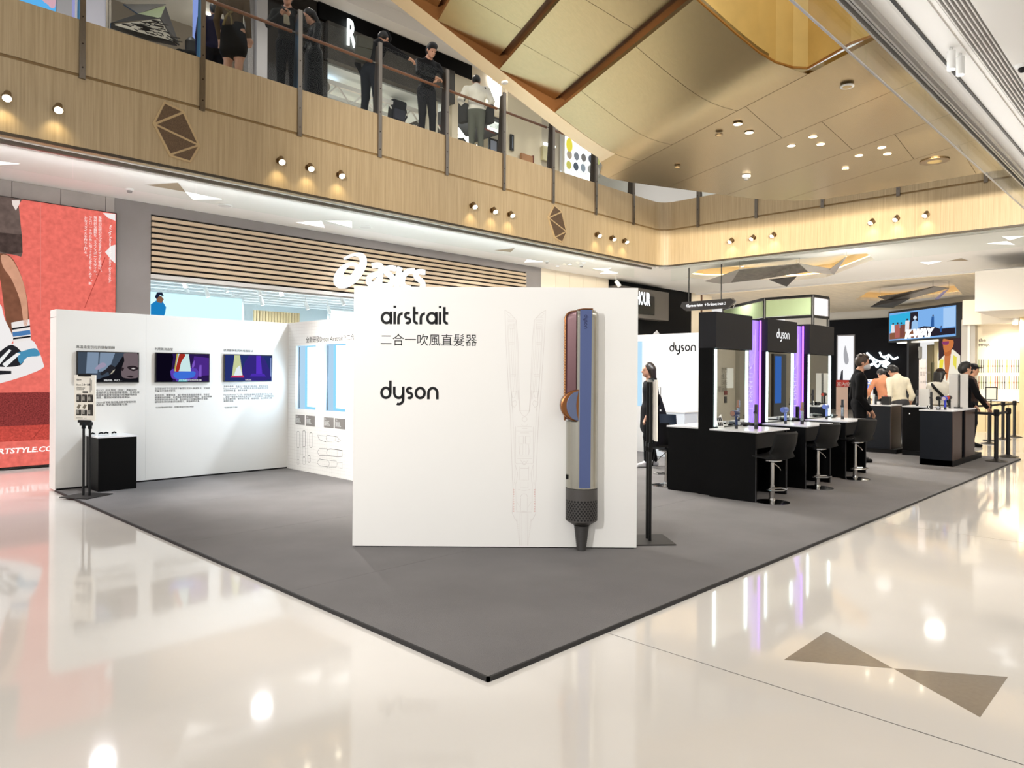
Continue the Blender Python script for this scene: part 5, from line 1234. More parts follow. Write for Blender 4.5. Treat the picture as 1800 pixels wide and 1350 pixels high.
# ---- sign stands
def sign_stand(p, ang, label, txt=True):
    x, y = p[0], p[1]
    t = thing('sign_stand', label, 'sign stand', (x, y, CT), ang)
    L0 = Matrix.Translation((x, y, CT)) @ Matrix.Rotation(ang, 4, 'Z'); q = lambda a, b_, c: L0 @ Vector((a, b_, c))
    ax, ay = q(1, 0, 0) - q(0, 0, 0), q(0, 1, 0) - q(0, 0, 0)
    part('base_plate', MB().obox(q(0, 0, .005), ax * .2, ay * .19, (0, 0, .005)), P('base_black', '#201d1b', .5), t)
    for s in (-1, 1):
        part('pole', MB().cyl(q(s * .045, 0, .01), q(s * .045, 0, 1.42), .014, n=12), black_metal, t, smooth=True)
        part('clamp', MB().obox(q(s * .045, -.01, .86), ax * .022, ay * .03, (0, 0, .02)).cyl(q(s * .045, .0, .80), q(s * .045, 0, .84), .022, n=12), print_black, t)
    part('top_clip', MB().obox(q(0, -.03, 1.44), ax * .09, ay * .012, (0, 0, .016)), print_black, t); part('bottom_clip', MB().obox(q(0, -.03, .89), ax * .09, ay * .012, (0, 0, .016)), print_black, t)
    fr = frame(q(-.15, -.034, .9), ax)
    m = MB(); m.prism([fr(0, 0, 0), fr(.3, 0, 0), fr(.3, .54, 0), fr(0, .54, 0)], fr(0, 0, -.016) - fr(0, 0, 0)); part('board', m, P('board_cream', '#f0ebdf', .5), t)
    if not txt: return t
    m = MB()
    for r_, z in ((0, .22), (1, .06)):
        for c_ in range(3): frect(m, fr, .03 + .083 * c_, z + (0 if r_ == 0 else 0), .105 + .083 * c_, z + (.085 if r_ == 0 else .065 + (.07 if c_ == 2 else 0)), .001)
    frect(m, fr, .12, .325, .2, .345, .001); frect(m, fr, .225, .33, .233, .5, .001); frect(m, fr, .245, .36, .252, .48, .001)
    part('print_black', m, P('print_brown_black', '#2b2620', .6), t)
    m = MB()
    for c_ in range(3): frect(m, fr, .03 + .083 * c_, .31 - .0, .105 + .083 * c_, .31, .0012); fpoly(m, fr, [(.03 + .083 * c_, .305), (.105 + .083 * c_, .31), (.09 + .083 * c_, .335 - .02), (.05 + .083 * c_, .315)], .0011)
    for c_ in range(2): fpoly(m, fr, [(.035 + .083 * c_, .15), (.07 + .083 * c_, .135), (.1 + .083 * c_, .185), (.06 + .083 * c_, .19)], .0011)
    part('print_picture', m, P('print_mid', '#6b6355', .6), t)
    m = MB(); text(m, 'dyson', fr, .03, .475, size=.03, h=.001, bold=.02); text(m, 'Dyson 二合一直髮', fr, .03, .415, size=.026, h=.001, bold=.02); text(m, '同時吹乾及造型\n濕髮直接順直', fr, .03, .38, size=.018, h=.001, res=1); text(m, '產品圖片僅供參考   dyson.hk', fr, .03, .025, size=.012, h=.001, res=1)
    part('lettering', m, P('print_brown_black', '#2b2620', .6), t)
    m = MB()
    for r_, z in ((0, .22), (1, .06)):
        for c_ in range(3): text(m, '造型\n柔順\n亮澤', fr, .036 + .083 * c_, z + .05, size=.016, h=.002, res=1)
    part('caption_lettering', m, P('board_cream', '#f0ebdf', .5), t); return t
p = at(152, 872, z=CT); sign_stand((p.x, p.y), YAW - PI / 2 - .25, 'black twin pole sign stand with a cream price board before the black pedestal at left')
p = at(1140, 950, z=CT); sign_stand((p.x, p.y), YAW - PI / 2 + 1.66, 'black twin pole sign stand seen edge on beside the freestanding panel', True)
# pedestal with small samples
a = at(138, 858, z=CT); c = at(229, 862, z=CT)
pd_ = thing('pedestal', 'black pedestal with white top against the left display wall', 'pedestal', (.4, 7.4, CT))
part('body', bx(.34, 7.28, CT, .78, WY - .01, .68), black_matt, pd_, bevel=.003); part('top', bx(.33, 7.27, .68, .79, WY - .005, .695), top_white, pd_)
for k, (u, v) in enumerate(((163, 746), (178, 747), (187, 742), (201, 747))):
    p = at(u, v, y=7.5)
    t = thing('hair_sample_block', 'small clear block with a dark hair sample on the black pedestal, %s from the left' % ('first', 'second', 'third', 'fourth')[k], 'sample', (p.x, p.y, .7), group='samples on the pedestal')
    part('block', bx(p.x - .03, p.y - .02, .696, p.x + .03, p.y + .02, .716), P('acrylic_block', '#dfe3e6', .1), t); part('sample', MB().tube([(p.x - .025, p.y, .72), (p.x, p.y + .006, .732), (p.x + .025, p.y, .722)], .01, 8), print_black, t, smooth=True)

# ---- kiosks at the far right end of the carpet
dkblue = P('blue_black_laminate', '#0c121c', .4, spec=.3); brownside = P('brown_laminate', '#4a3830', .4)
t = thing('product_kiosk', 'dark front kiosk with brown side and white top at the right end of the carpet', 'kiosk', (11.13, .55, CT))
part('body', bx(11.13, .57, CT, 11.72, 1.05, .93), dkblue, t); part('side_panel', bx(11.13, .555, .12, 11.7, .57, .93), brownside, t); part('slot', bx(11.72, .6, CT, 11.95, 1.05, .93), print_black, t)
part('body', bx(11.95, .57, CT, 12.62, 1.05, .93), dkblue, t); part('side_panel', bx(11.95, .555, .12, 12.62, .57, .93), brownside, t)
part('plinth', bx(11.13, .55, CT, 13.14, 1.04, .12), print_black, t); part('top', bx(11.11, .54, .93, 11.78, 1.06, .95), top_white, t); part('top', bx(11.9, .54, .93, 12.63, 1.06, .95), top_white, t)
yB0, yB1 = at(1522, 720, x=12.6).y, at(1567, 720, x=12.6).y; yC0, yC1 = at(1587, 720, x=12.6).y, .9
for nme, y0, y1, lb in (('B', yB1, yB0, 'blue black kiosk with brown side and white top behind the masked man'), ('C', 1.2, yC0, 'black kiosk with white top half hidden behind the front kiosk')):
    t = thing('product_kiosk', lb, 'kiosk', (12.6, y0, CT))
    part('body', bx(12.6, y0 + .015, .1, 13.2, y1, .93), dkblue if nme == 'B' else black_matt, t); part('side_panel', bx(12.6, y0, .1, 13.2, y0 + .015, .93), brownside, t)
    part('top', bx(12.58, y0 - .01, .93, 13.22, y1 + .01, .95), top_white, t); part('plinth', bx(12.57, y0 - (.1 if nme == 'B' else 0), CT, 13.25, y1, .1), print_black, t)
    if nme == 'C': part('lock', MB().sphere((12.59, y1 - .12, .8), .02), chrome, t)
def kz(u, v):
    p = at(u, v, y=.78 + (k_off := .04 * ((int(u) % 5) - 2)))
    if p.x < 11.22: p = at(u, v, x=11.24)
    if p.x > 12.5: p = at(u, v, x=12.45)
    return (p.x, p.y, .952)
dryer(kz(1660, 721), bright_blue, 'vivid blue hair dryer standing on the front kiosk', P('pale_pink', '#d8c3cc', .4), 0)
p = kz(1668, 720); dryer(p, black_metal, 'black hair dryer with red ring right of the blue one on the front kiosk', P('red_ring', '#c2412f', .35))
dryer(kz(1650, 719), black_metal, 'black hair dryer just left of the vivid blue one on the front kiosk', black_metal)
straight(kz(1684, 718), P('smoke_nickel', '#77767a', .25, .8), 'grey hair straightener standing on the front kiosk', chargrey)
straight(kz(1692, 718), P('burgundy', '#7a3f3a', .3, .5), 'burgundy hair straightener on the front kiosk, right of the grey one', rose)
straight(kz(1637, 716), chargrey, 'dark hair straightener on the front kiosk next to the rolled cable ring', chargrey)
p = kz(1636, 721); t = thing('cable_ring', 'white ring shaped cable holder on the left corner of the front kiosk', 'holder', p)
m = MB(); c0 = V(p) + Vector((0, 0, .045)); m.tube([c0 + Vector((RGT[0] * .035 * math.cos(k * PI / 8), RGT[1] * .035 * math.cos(k * PI / 8), .035 * math.sin(k * PI / 8))) for k in range(17)], .009, 8); part('ring', m, print_white, t, smooth=True); part('coil', MB().cyl(V(p) + Vector((.03, .03, .035)), V(p) + Vector((.14, .06, .035)), .034, n=18), print_black, t)
styler(kz(1648, 722), .3, chargrey, 'black styler lying on the front kiosk beside the white ring')
for (u0, u1, v0, lb) in ((1668, 1700, 657, 'tall pale twin column display with dark gap on the front kiosk'),):
    a = at(u0, 716, x=12.2); c = at(u1, 716, x=12.2); h = at(u0, v0, x=12.2).z
    t = thing('display_column', lb, 'display stand', (12.2, c.y, .95)); d = a.y - c.y
    part('panel', bx(12.2, a.y - d * .48, .95, 12.28, a.y, h), P('column_white', '#dcdad6', .45), t); part('panel', bx(12.2, c.y, .95, 12.28, a.y - d * .62, h), MATS['column_white'], t); part('rod', bx(12.22, a.y - d * .56, .95, 12.25, a.y - d * .53, h + .0), black_metal, t); part('foot', bx(12.17, a.y - d * .75, .95, 12.3, a.y - d * .3, .97), black_metal, t)
a = at(1616, 712, x=12.8); c = at(1633, 712, x=12.8)
t = thing('display_column', 'white block with a tall pale price card behind it on the rear kiosk', 'display stand', (12.8, c.y, .95))
part('block', bx(12.8, c.y, .95, 12.95, a.y, at(1616, 684, x=12.8).z), MATS['column_white'], t); a2 = at(1613.5, 680, x=12.9); c2 = at(1626, 680, x=12.9)
part('card', bx(12.96, c2.y, .95, 12.98, a2.y, at(1616, 632, x=12.97).z), P('card_pink', '#e7dcd8', .5), t)
fr = frame((12.958, a2.y, 1.0), (0, -1, 0)); m = MB(); text(m, 'dyson\n\n髮型造型\n產品\n\n\n立即試用', fr, .02, .66, size=.045, h=.001, res=1); part('lettering', m, P('print_grey_light', '#8c8682', .6), t)
straight((lambda p: (p.x, p.y, .952))(at(1612, 712, x=12.75)), P('smoke_nickel', '#77767a', .25, .8), 'grey hair straightener on the rear kiosk beside the white block', chargrey)
# items on kiosk behind masked man
for k, (u, v, w_, h_, col, lb) in enumerate(((1528, 706, .05, .13, '#1d1d20', 'slim black bottle'), (1536, 706, .04, .2, '#d9dde2', 'pale bottle'), (1541, 706, .05, .15, '#26262a', 'short black bottle'), (1558, 706, .14, .16, '#101012', 'black product box with red mark'), (1545, 707, .06, .06, '#eeeeee', 'small white price cube'))):
    p = at(u, v, x=12.8); p = (p.x, p.y, .952); t = thing('product_box' if 'b' in lb[:1] or 'box' in lb or 'cube' in lb else 'bottle', lb + ' on the kiosk before the man in cream', 'product', p)
    part('body', bx(p[0] - w_ / 2, p[1] - w_ / 2, .952, p[0] + w_ / 2, p[1] + w_ / 2, .952 + h_), P('item_' + col, col, .4), t, bevel=.006); part('cap', MB().lathe((p[0], p[1], .952 + h_), [(w_ * .25, 0), (w_ * .25, .02)], 12), P('red_ring', '#c2412f', .35) if 'red' in lb else chargrey, t)
# queue barriers
posts = [(1751, 811), (1772, 803), (1739, 780), (1763, 772), (1783, 768)]
lbs = ['black queue post nearest the camera at the carpet corner', 'second black queue post beside the carpet corner', 'black queue post on the stone floor, left of the rear row', 'black queue post in the middle of the rear row', 'farthest black queue post at the picture edge']
PP = []
for (u, v), lb in zip(posts, lbs):
    p = at(u, v, z=CT if v > 800 else 0); z0 = p.z
    t = thing('queue_post', lb, 'queue post', tuple(p), group='queue barrier posts')
    part('base', MB().lathe(p, [(.17, 0), (.17, .01), (.06, .035), (.035, .05)], 28), P('post_base', '#2a2724', .3, .5), t, smooth=True)
    part('pole', MB().cyl((p.x, p.y, z0 + .03), (p.x, p.y, z0 + .88), .034, n=18), P('post_black', '#101012', .4), t, smooth=True)
    part('head', MB().lathe((p.x, p.y, z0 + .8), [(.04, 0), (.045, .01), (.045, .1), (.036, .115)], 20), print_black, t, smooth=True); PP.append(V((p.x, p.y, z0)))
def belt(a, c, lb, z=.86):
    a, c = V(a), V(c); d = (c - a); d.z = 0; d.normalize(); nn_ = Vector((-d.y, d.x, 0)) * .0015
    single('queue_belt', MB().obox((a + c) / 2 * Vector((1, 1, 0)) + Vector((0, 0, z)) if 0 else Vector(((a.x + c.x) / 2, (a.y + c.y) / 2, z)), Vector(((c.x - a.x) / 2, (c.y - a.y) / 2, 0)), nn_, (0, 0, .024)), P('belt_black', '#151517', .7), lb, 'queue belt')
belt(PP[0] + Vector((-.04, .02, 0)), (12.64, .75, 0), 'black queue belt from the nearest post to the kiosk'); belt(PP[0] + Vector((.045, 0, 0)), PP[1] - Vector((.045, 0, 0)), 'black queue belt between the two posts at the carpet corner')
belt(PP[2] + Vector((.045, 0, 0)), PP[3] - Vector((.045, 0, 0)), 'black queue belt between the left and middle rear posts'); belt(PP[3] + Vector((.045, 0, 0)), PP[4] - Vector((.045, 0, 0)), 'black queue belt between the middle and farthest rear posts', .84); belt(PP[2] + Vector((-.045, .0, 0)), PP[2] + Vector((-1.6, .5, 0)), 'black queue belt running left from the rear posts behind the kiosk')

# ================================================================ FAR MALL
cream_wall = P('cream_wall', '#e6dac6', .5); warm_white = P('warm_white', '#f3e9d6', .6)
def SX(u, y=SY): return at(u, 500, y=y).x
x1 = 12.1
for k in range(5):
    a = x1 + k * .61
    struct('wall_shop_cream', MB().box(a + .004, SY, 0, a + .606, SY + .2, CZ), cream_wall) if 0 else None
wc = thing('wall_cream', kind='structure')
for k in range(5): part('panel', MB().box(12.1 + k * .61 + .004, SY, 0, 12.1 + (k + 1) * .61 - .004, SY + .2, CZ), cream_wall, wc)
struct('wall_dark_shop', MB().box(15.15, SY + .02, 0, 20.0, SY + .2, CZ), P('shop_black', '#050506', .6, spec=.15))
struct('wall_dark_shop_end', MB().box(20.0, SY, 0, 20.6, SY + .3, CZ).box(20.62, SY, 0, 21.4, SY + .3, CZ), cream_wall); struct('trim_brown_post', MB().box(20.6, SY - .05, 0, 20.64, SY, CZ), P('brown_post', '#5a3a28', .5))
t = thing('shop_sign', 'dark grey shop bulkhead with a small glowing sign beyond the white panel', 'shop sign', (17, SY, 3.9))
part('bulkhead', MB().box(15.2, SY - .35, 3.28, 17.95, SY + .02, 4.2), P('bulkhead_grey', '#55504c', .5), t)
a = at(1119, 548, y=SY - .36); c = at(1149, 522, y=SY - .36)
part('sign_box', MB().box(a.x - .5, SY - .39, a.z - .05, c.x + .02, SY - .35, c.z), P('sign_box_black', '#151313', .4), t)
fr = frame((0, SY - .395, 0), (1, 0, 0)); a = at(1124, 537, y=SY - .395); c = at(1143, 536, y=SY - .395); m = MB(); text(m, 'HOUR', fr, a.x - .15, a.z + .02, w=c.x - a.x + .15, hgt=.42, h=.002, bold=.03); part('lettering', m, EM('hour_white', '#f4fbff', 2.5), t)
t = thing('track_spotlight', 'small white spotlight above the dark bulkhead beyond the panel', 'spotlight', tuple(at(1083, 494, y=SY - .5))); p = at(1083, 494, y=SY - .5)
part('housing', MB().cyl(p, p + Vector((.05, -.1, -.16)), .06, n=12), print_white, t); part('stem', MB().cyl(p, (p.x, p.y, CZ), .012, n=8), print_white, t)
# blurred luggage-like object and figure seen above the logo wall are a tilted sign board
p = at(1153, 588, x=DX + 1.5); t = thing('tilted_board', 'small grey tilted board in the dark shop above the white logo wall', 'board', tuple(p))
part('board', MB().obox(p, Vector((RGT[0], RGT[1], 0)) * .05 + Vector((0, 0, .05)), Vector((RGT[0], RGT[1], 0)) * .03 - Vector((0, 0, .04)), Vector((.01, .01, 0))), P('board_grey', '#8d8d8d', .5), t); part('stand', MB().cyl((p.x + .03, p.y + .03, 0), (p.x + .03, p.y + .03, p.z), .015, n=8), black_metal, t)
# hanging wayfinding sign
WX = 14.7
a = at(1199, 540, x=WX); c = at(1287, 530, x=WX); zt, zb = at(1240, 528, x=WX).z, at(1240, 544, x=WX).z
t = thing('wayfinding_sign', 'black hanging wayfinding sign with pointed ends and small white text', 'sign', (WX, c.y, 3.3))
m = MB(); zm = (zt + zb) / 2; prof = [(a.y + .06, zm), (a.y - .1, zb), (c.y + .12, zb), (c.y - .06, zm + .04), (c.y + .03, zt), (a.y, zt)]
m.prism([(WX, y, z) for y, z in prof], (.09, 0, 0)); part('body', m, P('sign_charcoal', '#1f1c1b', .35), t)
m = MB(); m.tube([(WX - .01, c.y - .02 - .05 * k, zm - .16) for k in (0,)] + [(WX - .01, c.y - .11, zm + .03), (WX - .01, c.y - .02, zt + .01)], .012, 6); part('end_frame', m, chrome, t)
fr = frame((WX - .002, 0, 0), (0, -1, 0)); m = MB(); text(m, '◀ Sportswear Fashion    ✦ The Gateway Arcade L2', fr, -a.y + .12, zm - .05, w=(a.y - c.y) - .3, hgt=.11, h=.001, bold=.03); part('lettering', m, EM('sign_text', '#ffffff', 1.2), t)
for u in (1211, 1268): p = at(u, 520, x=WX + .045); part('rod', MB().cyl((p.x, p.y, zt), (p.x, p.y, CZ), .015, n=8), black_metal, t)
# octagonal pop-up kiosk canopy with green glass panels
gp = [at(*q) if 0 else at(q[0], q[1], x=q[2]) for q in ((1272, 531, 19.5), (1344, 526, 17.5), (1429, 528, 17.5), (1456, 530, 18.4))]
zt, zb = 3.72, 3.15
t = thing('kiosk_canopy', 'black framed faceted kiosk canopy with green glass panels behind the mirror towers', 'kiosk canopy', (gp[1].x, gp[1].y, 0))
for i, (a, c) in enumerate(zip(gp[:-1], gp[1:])):
    d = Vector((c.x - a.x, c.y - a.y, 0)); L_ = d.length; d.normalize(); n_ = Vector((-d.y, d.x, 0)) * .03; mid = Vector(((a.x + c.x) / 2, (a.y + c.y) / 2, 0))
    part('glass_panel', MB().obox(mid + Vector((0, 0, (zt + zb) / 2)), d * (L_ / 2 - .05), n_ * .5, (0, 0, (zt - zb) / 2 - .05)), P('green_glass', '#8b9a78', .2) if i < 2 else P('pale_panel', '#e5e3ee', .4, emit=.3), t)
    for z in (zt, zb): part('rail', MB().obox(mid + Vector((0, 0, z)), d * (L_ / 2), n_, (0, 0, .035)), black_metal, t)
for q in gp: part('post', MB().cyl((q.x, q.y, 0), (q.x, q.y, zt), .04, n=10), black_metal, t)
# folded bronze mesh sculptures under the coffers
mesh_dark = P('dark_bronze_mesh', '#5b554f', .45, .5, noise=(9, .35)); mesh_edge = P('sculpture_grey', '#8f8a86', .4, .4)
def folded(label, faces, z, mats):
    q0 = at(*faces[0][0][:2], z=z); t = thing('hanging_sculpture', label, 'sculpture', tuple(q0))
    hang = []
    for fc, mt in zip(faces, mats):
        pts = [at(u, v, z=z + dz) for u, v, dz in fc]; n_ = (pts[1] - pts[0]).cross(pts[2] - pts[0]).normalized() * .02
        part('facet', MB().prism(pts, n_), mt, t); hang.append(max(pts, key=lambda p: p.z))
    for p in hang: part('wire', MB().cyl(p, (p.x, p.y, CZ + .4), .006, n=6), chrome, t)
    return t
folded('folded bronze mesh sculpture hanging under the nearer ceiling coffer', [
    [(1240, 495, -.1), (1300, 474, .0), (1285, 497, -.15), (1268, 499, -.15)], [(1268, 499, -.15), (1300, 474, .0), (1405, 464, .1), (1420, 478, -.1), (1330, 492, -.15)],
    [(1405, 464, .1), (1460, 473, .0), (1465, 482, -.1), (1420, 479, -.1)], [(1458, 475, -.05), (1488, 452, .12), (1466, 483, -.1)], [(1352, 492, -.15), (1400, 487, -.1), (1383, 504, -.3)]], 4.15, [mesh_edge, mesh_dark, mesh_edge, mesh_edge, P('sculpture_black', '#1d1815', .5)])
folded('folded bronze mesh sculpture hanging under the farther ceiling coffer', [
    [(1543, 521, .0), (1580, 516, .05), (1640, 504, .15), (1560, 528, -.1)], [(1560, 528, -.1), (1640, 504, .15), (1668, 507, .1), (1600, 525, -.12)], [(1529, 540, -.25), (1547, 529, -.1), (1600, 525, -.15), (1570, 541, -.25)], [(1668, 508, .1), (1660, 511, .1), (1644, 526, -.05), (1650, 526, -.05)]], 4.1, [mesh_dark, mesh_edge, P('sculpture_black', '#1d1815', .5), P('sculpture_violet', '#9a93c8', .4)])

# ---- stores at the far end
navy = P('navy_wall', '#080a13', .6, spec=.2)
AX = 31.5
def ybox(name, u0, u1, v0, v1, x, depth, mat, parent=None, z0=None, **k):
    a, c = at(u0, v0, x=x), at(u1, v1, x=x); return part(name, MB().box(x, c.y, c.z if z0 is None else z0, x + depth, a.y, a.z), mat, parent, **k)
o = ybox('wall_navy_shop', 1455, 1612, 563, 700, AX, .4, navy, z0=0); o['kind'] = 'structure'
o = ybox('wall_navy_header', 1380, 1720, 540, 566, AX + .1, .4, ceil_white); o['kind'] = 'structure'
t = thing('light_poster', 'backlit white poster with a grey blurred figure on the navy shop wall', 'poster', tuple(at(1485, 640, x=AX)))
ybox('frame', 1471, 1502, 589, 668, AX - .06, .06, P('poster_frame', '#9a9aa2', .4), t); ybox('poster', 1473, 1500, 591, 668, AX - .07, .01, EM('poster_white', '#f2f2f4', 1.1), t)
fA = frame((AX - .075, 0, 0), (0, -1, 0)); A2 = lambda u, v, x=AX - .075: (lambda p: (-p.y, p.z))(at(u, v, x=x))
m = MB(); fpoly(m, fA, smooth_closed([A2(*p) for p in ((1486, 607), (1489, 618), (1492, 632), (1490, 640), (1485, 638), (1483, 622))], 3), .002); part('print_figure', m, EM('figure_grey', '#a9a9ae', 1), t)
m = MB(); fpoly(m, fA, [A2(*p) for p in ((1479, 652), (1482, 650), (1482, 668), (1476, 668))], .003); part('print_stem', m, EM('figure_dark', '#3a3a40', 1), t)
t = thing('red_sign_panel', 'red and pale notice board standing below the backlit poster', 'notice board', tuple(at(1482, 690, x=AX - .5)))
ybox('header', 1470, 1492, 668, 680, AX - .5, .05, P('notice_red', '#c9372d', .5), t); ybox('board', 1470, 1490, 680, 716, AX - .5, .05, P('notice_pale', '#e8c9bb', .5), t, z0=0)
m = MB(); fr = frame((AX - .505, 0, 0), (0, -1, 0)); a = A2(1471, 678, AX - .505); text(m, '室內空間', fr, a[0], a[1], size=.2, h=.002); part('lettering', m, print_white, t)
# glowing line emblem
t = thing('neon_emblem', 'white glowing line emblem like a fossil bird on the navy wall', 'neon sign', tuple(at(1550, 640, x=AX)))
m = MB(); E2 = lambda x, y: at(1480 + x / 11.25, 600 + y / 11.25, x=AX - .05)
for ln, r in (([(490, 225), (560, 290), (640, 350), (720, 390), (800, 400), (870, 380), (910, 340), (900, 290), (930, 270), (980, 320), (1020, 350), (1060, 340), (1110, 310)], .055),
              ([(745, 215), (770, 260), (790, 300), (840, 300), (890, 290), (930, 260)], .05), ([(540, 340), (590, 340), (630, 430), (580, 450), (550, 490)], .045), ([(600, 360), (660, 420), (720, 380)], .045),
              ([(560, 480), (640, 450), (700, 510), (760, 440), (880, 430), (920, 420)], .055), ([(740, 410), (860, 400), (940, 430), (880, 470), (800, 480), (900, 530), (915, 600)], .05), ([(790, 300), (880, 350), (900, 380)], .04), ([(650, 440), (700, 490)], .05)):
    m.tube([E2(*p) for p in smooth_open(ln, 3)], r * .72, 6)
part('tube', m, EM('neon_white', '#e8fbff', 3.5), t)
# notice stand in blue and white
t = thing('info_board', 'small blue and white information board behind the masked man', 'notice board', tuple(at(1528, 690, x=15.5)))
ybox('header', 1517, 1538, 667, 672, 15.5, .04, P('board_pale', '#eeeef0', .5), t); ybox('panel_blue', 1518, 1537, 672, 683, 15.5, .04, P('panel_blue', '#2a4aa8', .5), t); ybox('panel_white', 1519, 1534, 683, 695, 15.5, .04, MATS['board_pale'], t); ybox('foot', 1520, 1534, 695, 702, 15.5, .04, P('foot_beige', '#cbb79a', .5), t, z0=0)
fr = frame((15.495, 0, 0), (0, -1, 0)); m = MB(); a = A2(1519, 671.5, 15.495); text(m, 'VISA', fr, a[0], a[1], size=.075, h=.001, bold=.03); part('lettering', m, P('ink_blue', '#1a2a5a', .5), t)
m = MB(); a = A2(1524, 676, 15.495); text(m, '信用卡優惠', fr, a[0], a[1], size=.045, h=.001, res=1); part('lettering', m, print_white, t)

# big angled screen box over the shop entrance
KL, KR = at(1562, 545, d=30), at(1692, 529, d=25.9)
kd = Vector((KR.x - KL.x, KR.y - KL.y, 0)); KW = kd.length; kd.normalize(); KZ0, KZ1 = 2.93, 4.22
fK = frame((KL.x, KL.y, 0), kd)
def kbox(x0, x1, z0, z1, h0, h1): return MB().prism([fK(x0, z0, h0), fK(x1, z0, h0), fK(x1, z1, h0), fK(x0, z1, h0)], fK(0, 0, h1) - fK(0, 0, h0))
ks = thing('screen_fascia', 'long black screen box over a shop entrance showing people and blue sky with glowing letters', 'screen', tuple(KL))
part('housing', kbox(0, KW, KZ0, KZ1, -.5, 0), P('housing_black', '#0c0c10', .3), ks)
KU = lambda x, y: (x / 1500 * 0 + (x - 40) / (905 - 40) * (KW * .90) + KW * .02, KZ0 + .08 + (1 - (y - 130) / 430) * (KZ1 - KZ0 - .18))
m = MB(); frect(m, fK, KW * .015, KZ0 + .07, KW * .925, KZ1 - .09, .002); part('picture_sky', m, EM('k_sky', '#7fb2ec', 1.0), ks)
def kp(name, col, polys, h, s=1.0):
    m = MB()
    for l in polys: fpoly(m, fK, [KU(*p) for p in l], h)
    part(name, m, EM('k_' + name, col, s), ks)
kp('picture_cyan', '#35b2e0', [[(40, 160), (335, 140), (335, 300), (40, 420)]], .004)
kp('picture_sky_light', '#a9cdf5', [[(760, 150), (905, 140), (905, 420), (760, 430)]], .0035)
kp('picture_hill', '#8a5a42', [[(40, 450), (120, 420), (250, 330), (330, 290), (440, 360), (440, 545), (40, 545)]], .006)
kp('picture_dark', '#2b2530', [[(335, 150), (440, 150), (440, 430), (335, 420)], [(440, 400), (520, 380), (640, 400), (720, 440), (905, 440), (905, 530), (440, 545)]], .007)
kp('picture_people_white', '#e9e4ea', [[(70, 310), (110, 310), (118, 440), (60, 440)], [(270, 270), (325, 270), (320, 440), (265, 440)]], .009); kp('picture_people_rose', '#b0645c', [[(120, 320), (190, 310), (190, 520), (120, 530)]], .009); kp('picture_people_brown', '#7d4a44', [[(196, 330), (250, 320), (255, 520), (196, 520)]], .009)
kp('picture_coat', '#9cc3ea', [[(360, 300), (400, 270), (440, 300), (445, 430), (352, 430)]], .010); kp('picture_blue_figure', '#2f5c9c', [[(618, 250), (648, 250), (650, 400), (606, 400)], [(728, 420), (745, 420), (745, 490), (722, 490)]], .010)
kp('picture_head', '#3a2c2c', [circ(95, 298, 13, 16, 10), circ(160, 296, 14, 17, 10), circ(212, 300, 13, 16, 10), circ(296, 252, 13, 16, 10), circ(636, 236, 9, 14, 10), circ(738, 410, 7, 11, 10)], .011); kp('picture_hat', '#dfeaf6', [circ(402, 240, 24, 28, 12)], .011)
m = MB(); a = KU(275, 540); c = KU(655, 430); text(m, 'K-WAY', fK, a[0], KZ0 + .1, w=c[0] - a[0], hgt=.36, h=.05, thick=.04, bold=.05, shear=.25); part('lettering', m, EM('kway_white', '#ffffff', 1.6), ks)
part('light_strip', kbox(.4, KW * .7, KZ0 - .05, KZ0 - .02, -.4, -.1), EM('strip_warm', '#fff3d8', 3.0), ks)
# shop entrance below: portrait light box, shelves, mannequins
def kq(u, v, h=0.0):
    """point of the photograph on the plane of the angled shop front"""
    r = ray(u, v); n_ = fK(0, 0, 1) - fK(0, 0, 0); o_ = fK(0, 0, h); t_ = (o_ - V(CAM)).dot(n_) / V(r).dot(n_); p = V(CAM) + V(r) * t_; return ((p - V((KL.x, KL.y, 0))).dot(kd), p.z)
t = thing('portrait_light_box', 'tall light box portrait of a man in sunglasses and yellow jacket', 'poster', tuple(fK(*kq(1670, 640), .0)))
a, c = kq(1650, 594, -.1), kq(1689, 704, -.1)
part('frame', kbox(a[0], c[0], .3, a[1], -.2, -.1), P('frame_grey', '#8f8b86', .4), t)
def pp(name, col, pts, h, sm=True, s=1.0):
    q = [kq(u, v, -.1 + h) for u, v in pts]; q = [(max(a[0], min(c[0], x)), min(a[1], z)) for x, z in (smooth_closed(q, 3) if sm else q)]
    m = MB(); fpoly(m, fK, q, -.1 + h); part(name, m, EM('p_' + name, col, s), t)
pp('print_rock', '#3f2f33', [(1650, 594), (1689, 594), (1689, 704), (1650, 704)], .002, False)
pp('print_jacket', '#f4ecd8', [(1662, 622), (1675, 614), (1688, 625), (1690, 704), (1650, 704), (1650, 635)], .006, False)
pp('print_yellow', '#eede4a', [(1652, 632), (1659, 632), (1656, 660), (1650, 660)], .008, False); pp('print_yellow_right', '#e9dc5a', [(1676, 624), (1682, 628), (1681, 650), (1675, 640)], .008, False)
pp('print_chest', '#c97b4d', [(1661, 622), (1671, 618), (1668, 650), (1664, 670), (1661, 650)], .010)
pp('print_neck', '#b9683c', [(1661, 612), (1671, 606), (1672, 622), (1665, 626), (1660, 624)], .012); pp('print_face', '#cf7a45', [(1658, 595), (1668, 593), (1676, 598), (1675, 610), (1668, 617), (1661, 619), (1658, 610)], .014); pp('print_glasses', '#8d3f6d', [(1656, 601), (1664, 600), (1668, 600), (1667, 605), (1662, 606), (1657, 605)], .016); pp('print_cap', '#4a2d22', [(1659, 595), (1665, 592), (1675, 594), (1676, 598), (1667, 597)], .016)
ent = thing('shop_entrance', 'open shop entrance with shelves and hanging clothes left of the portrait light box', 'shop interior', tuple(fK(*kq(1625, 680), -1)))
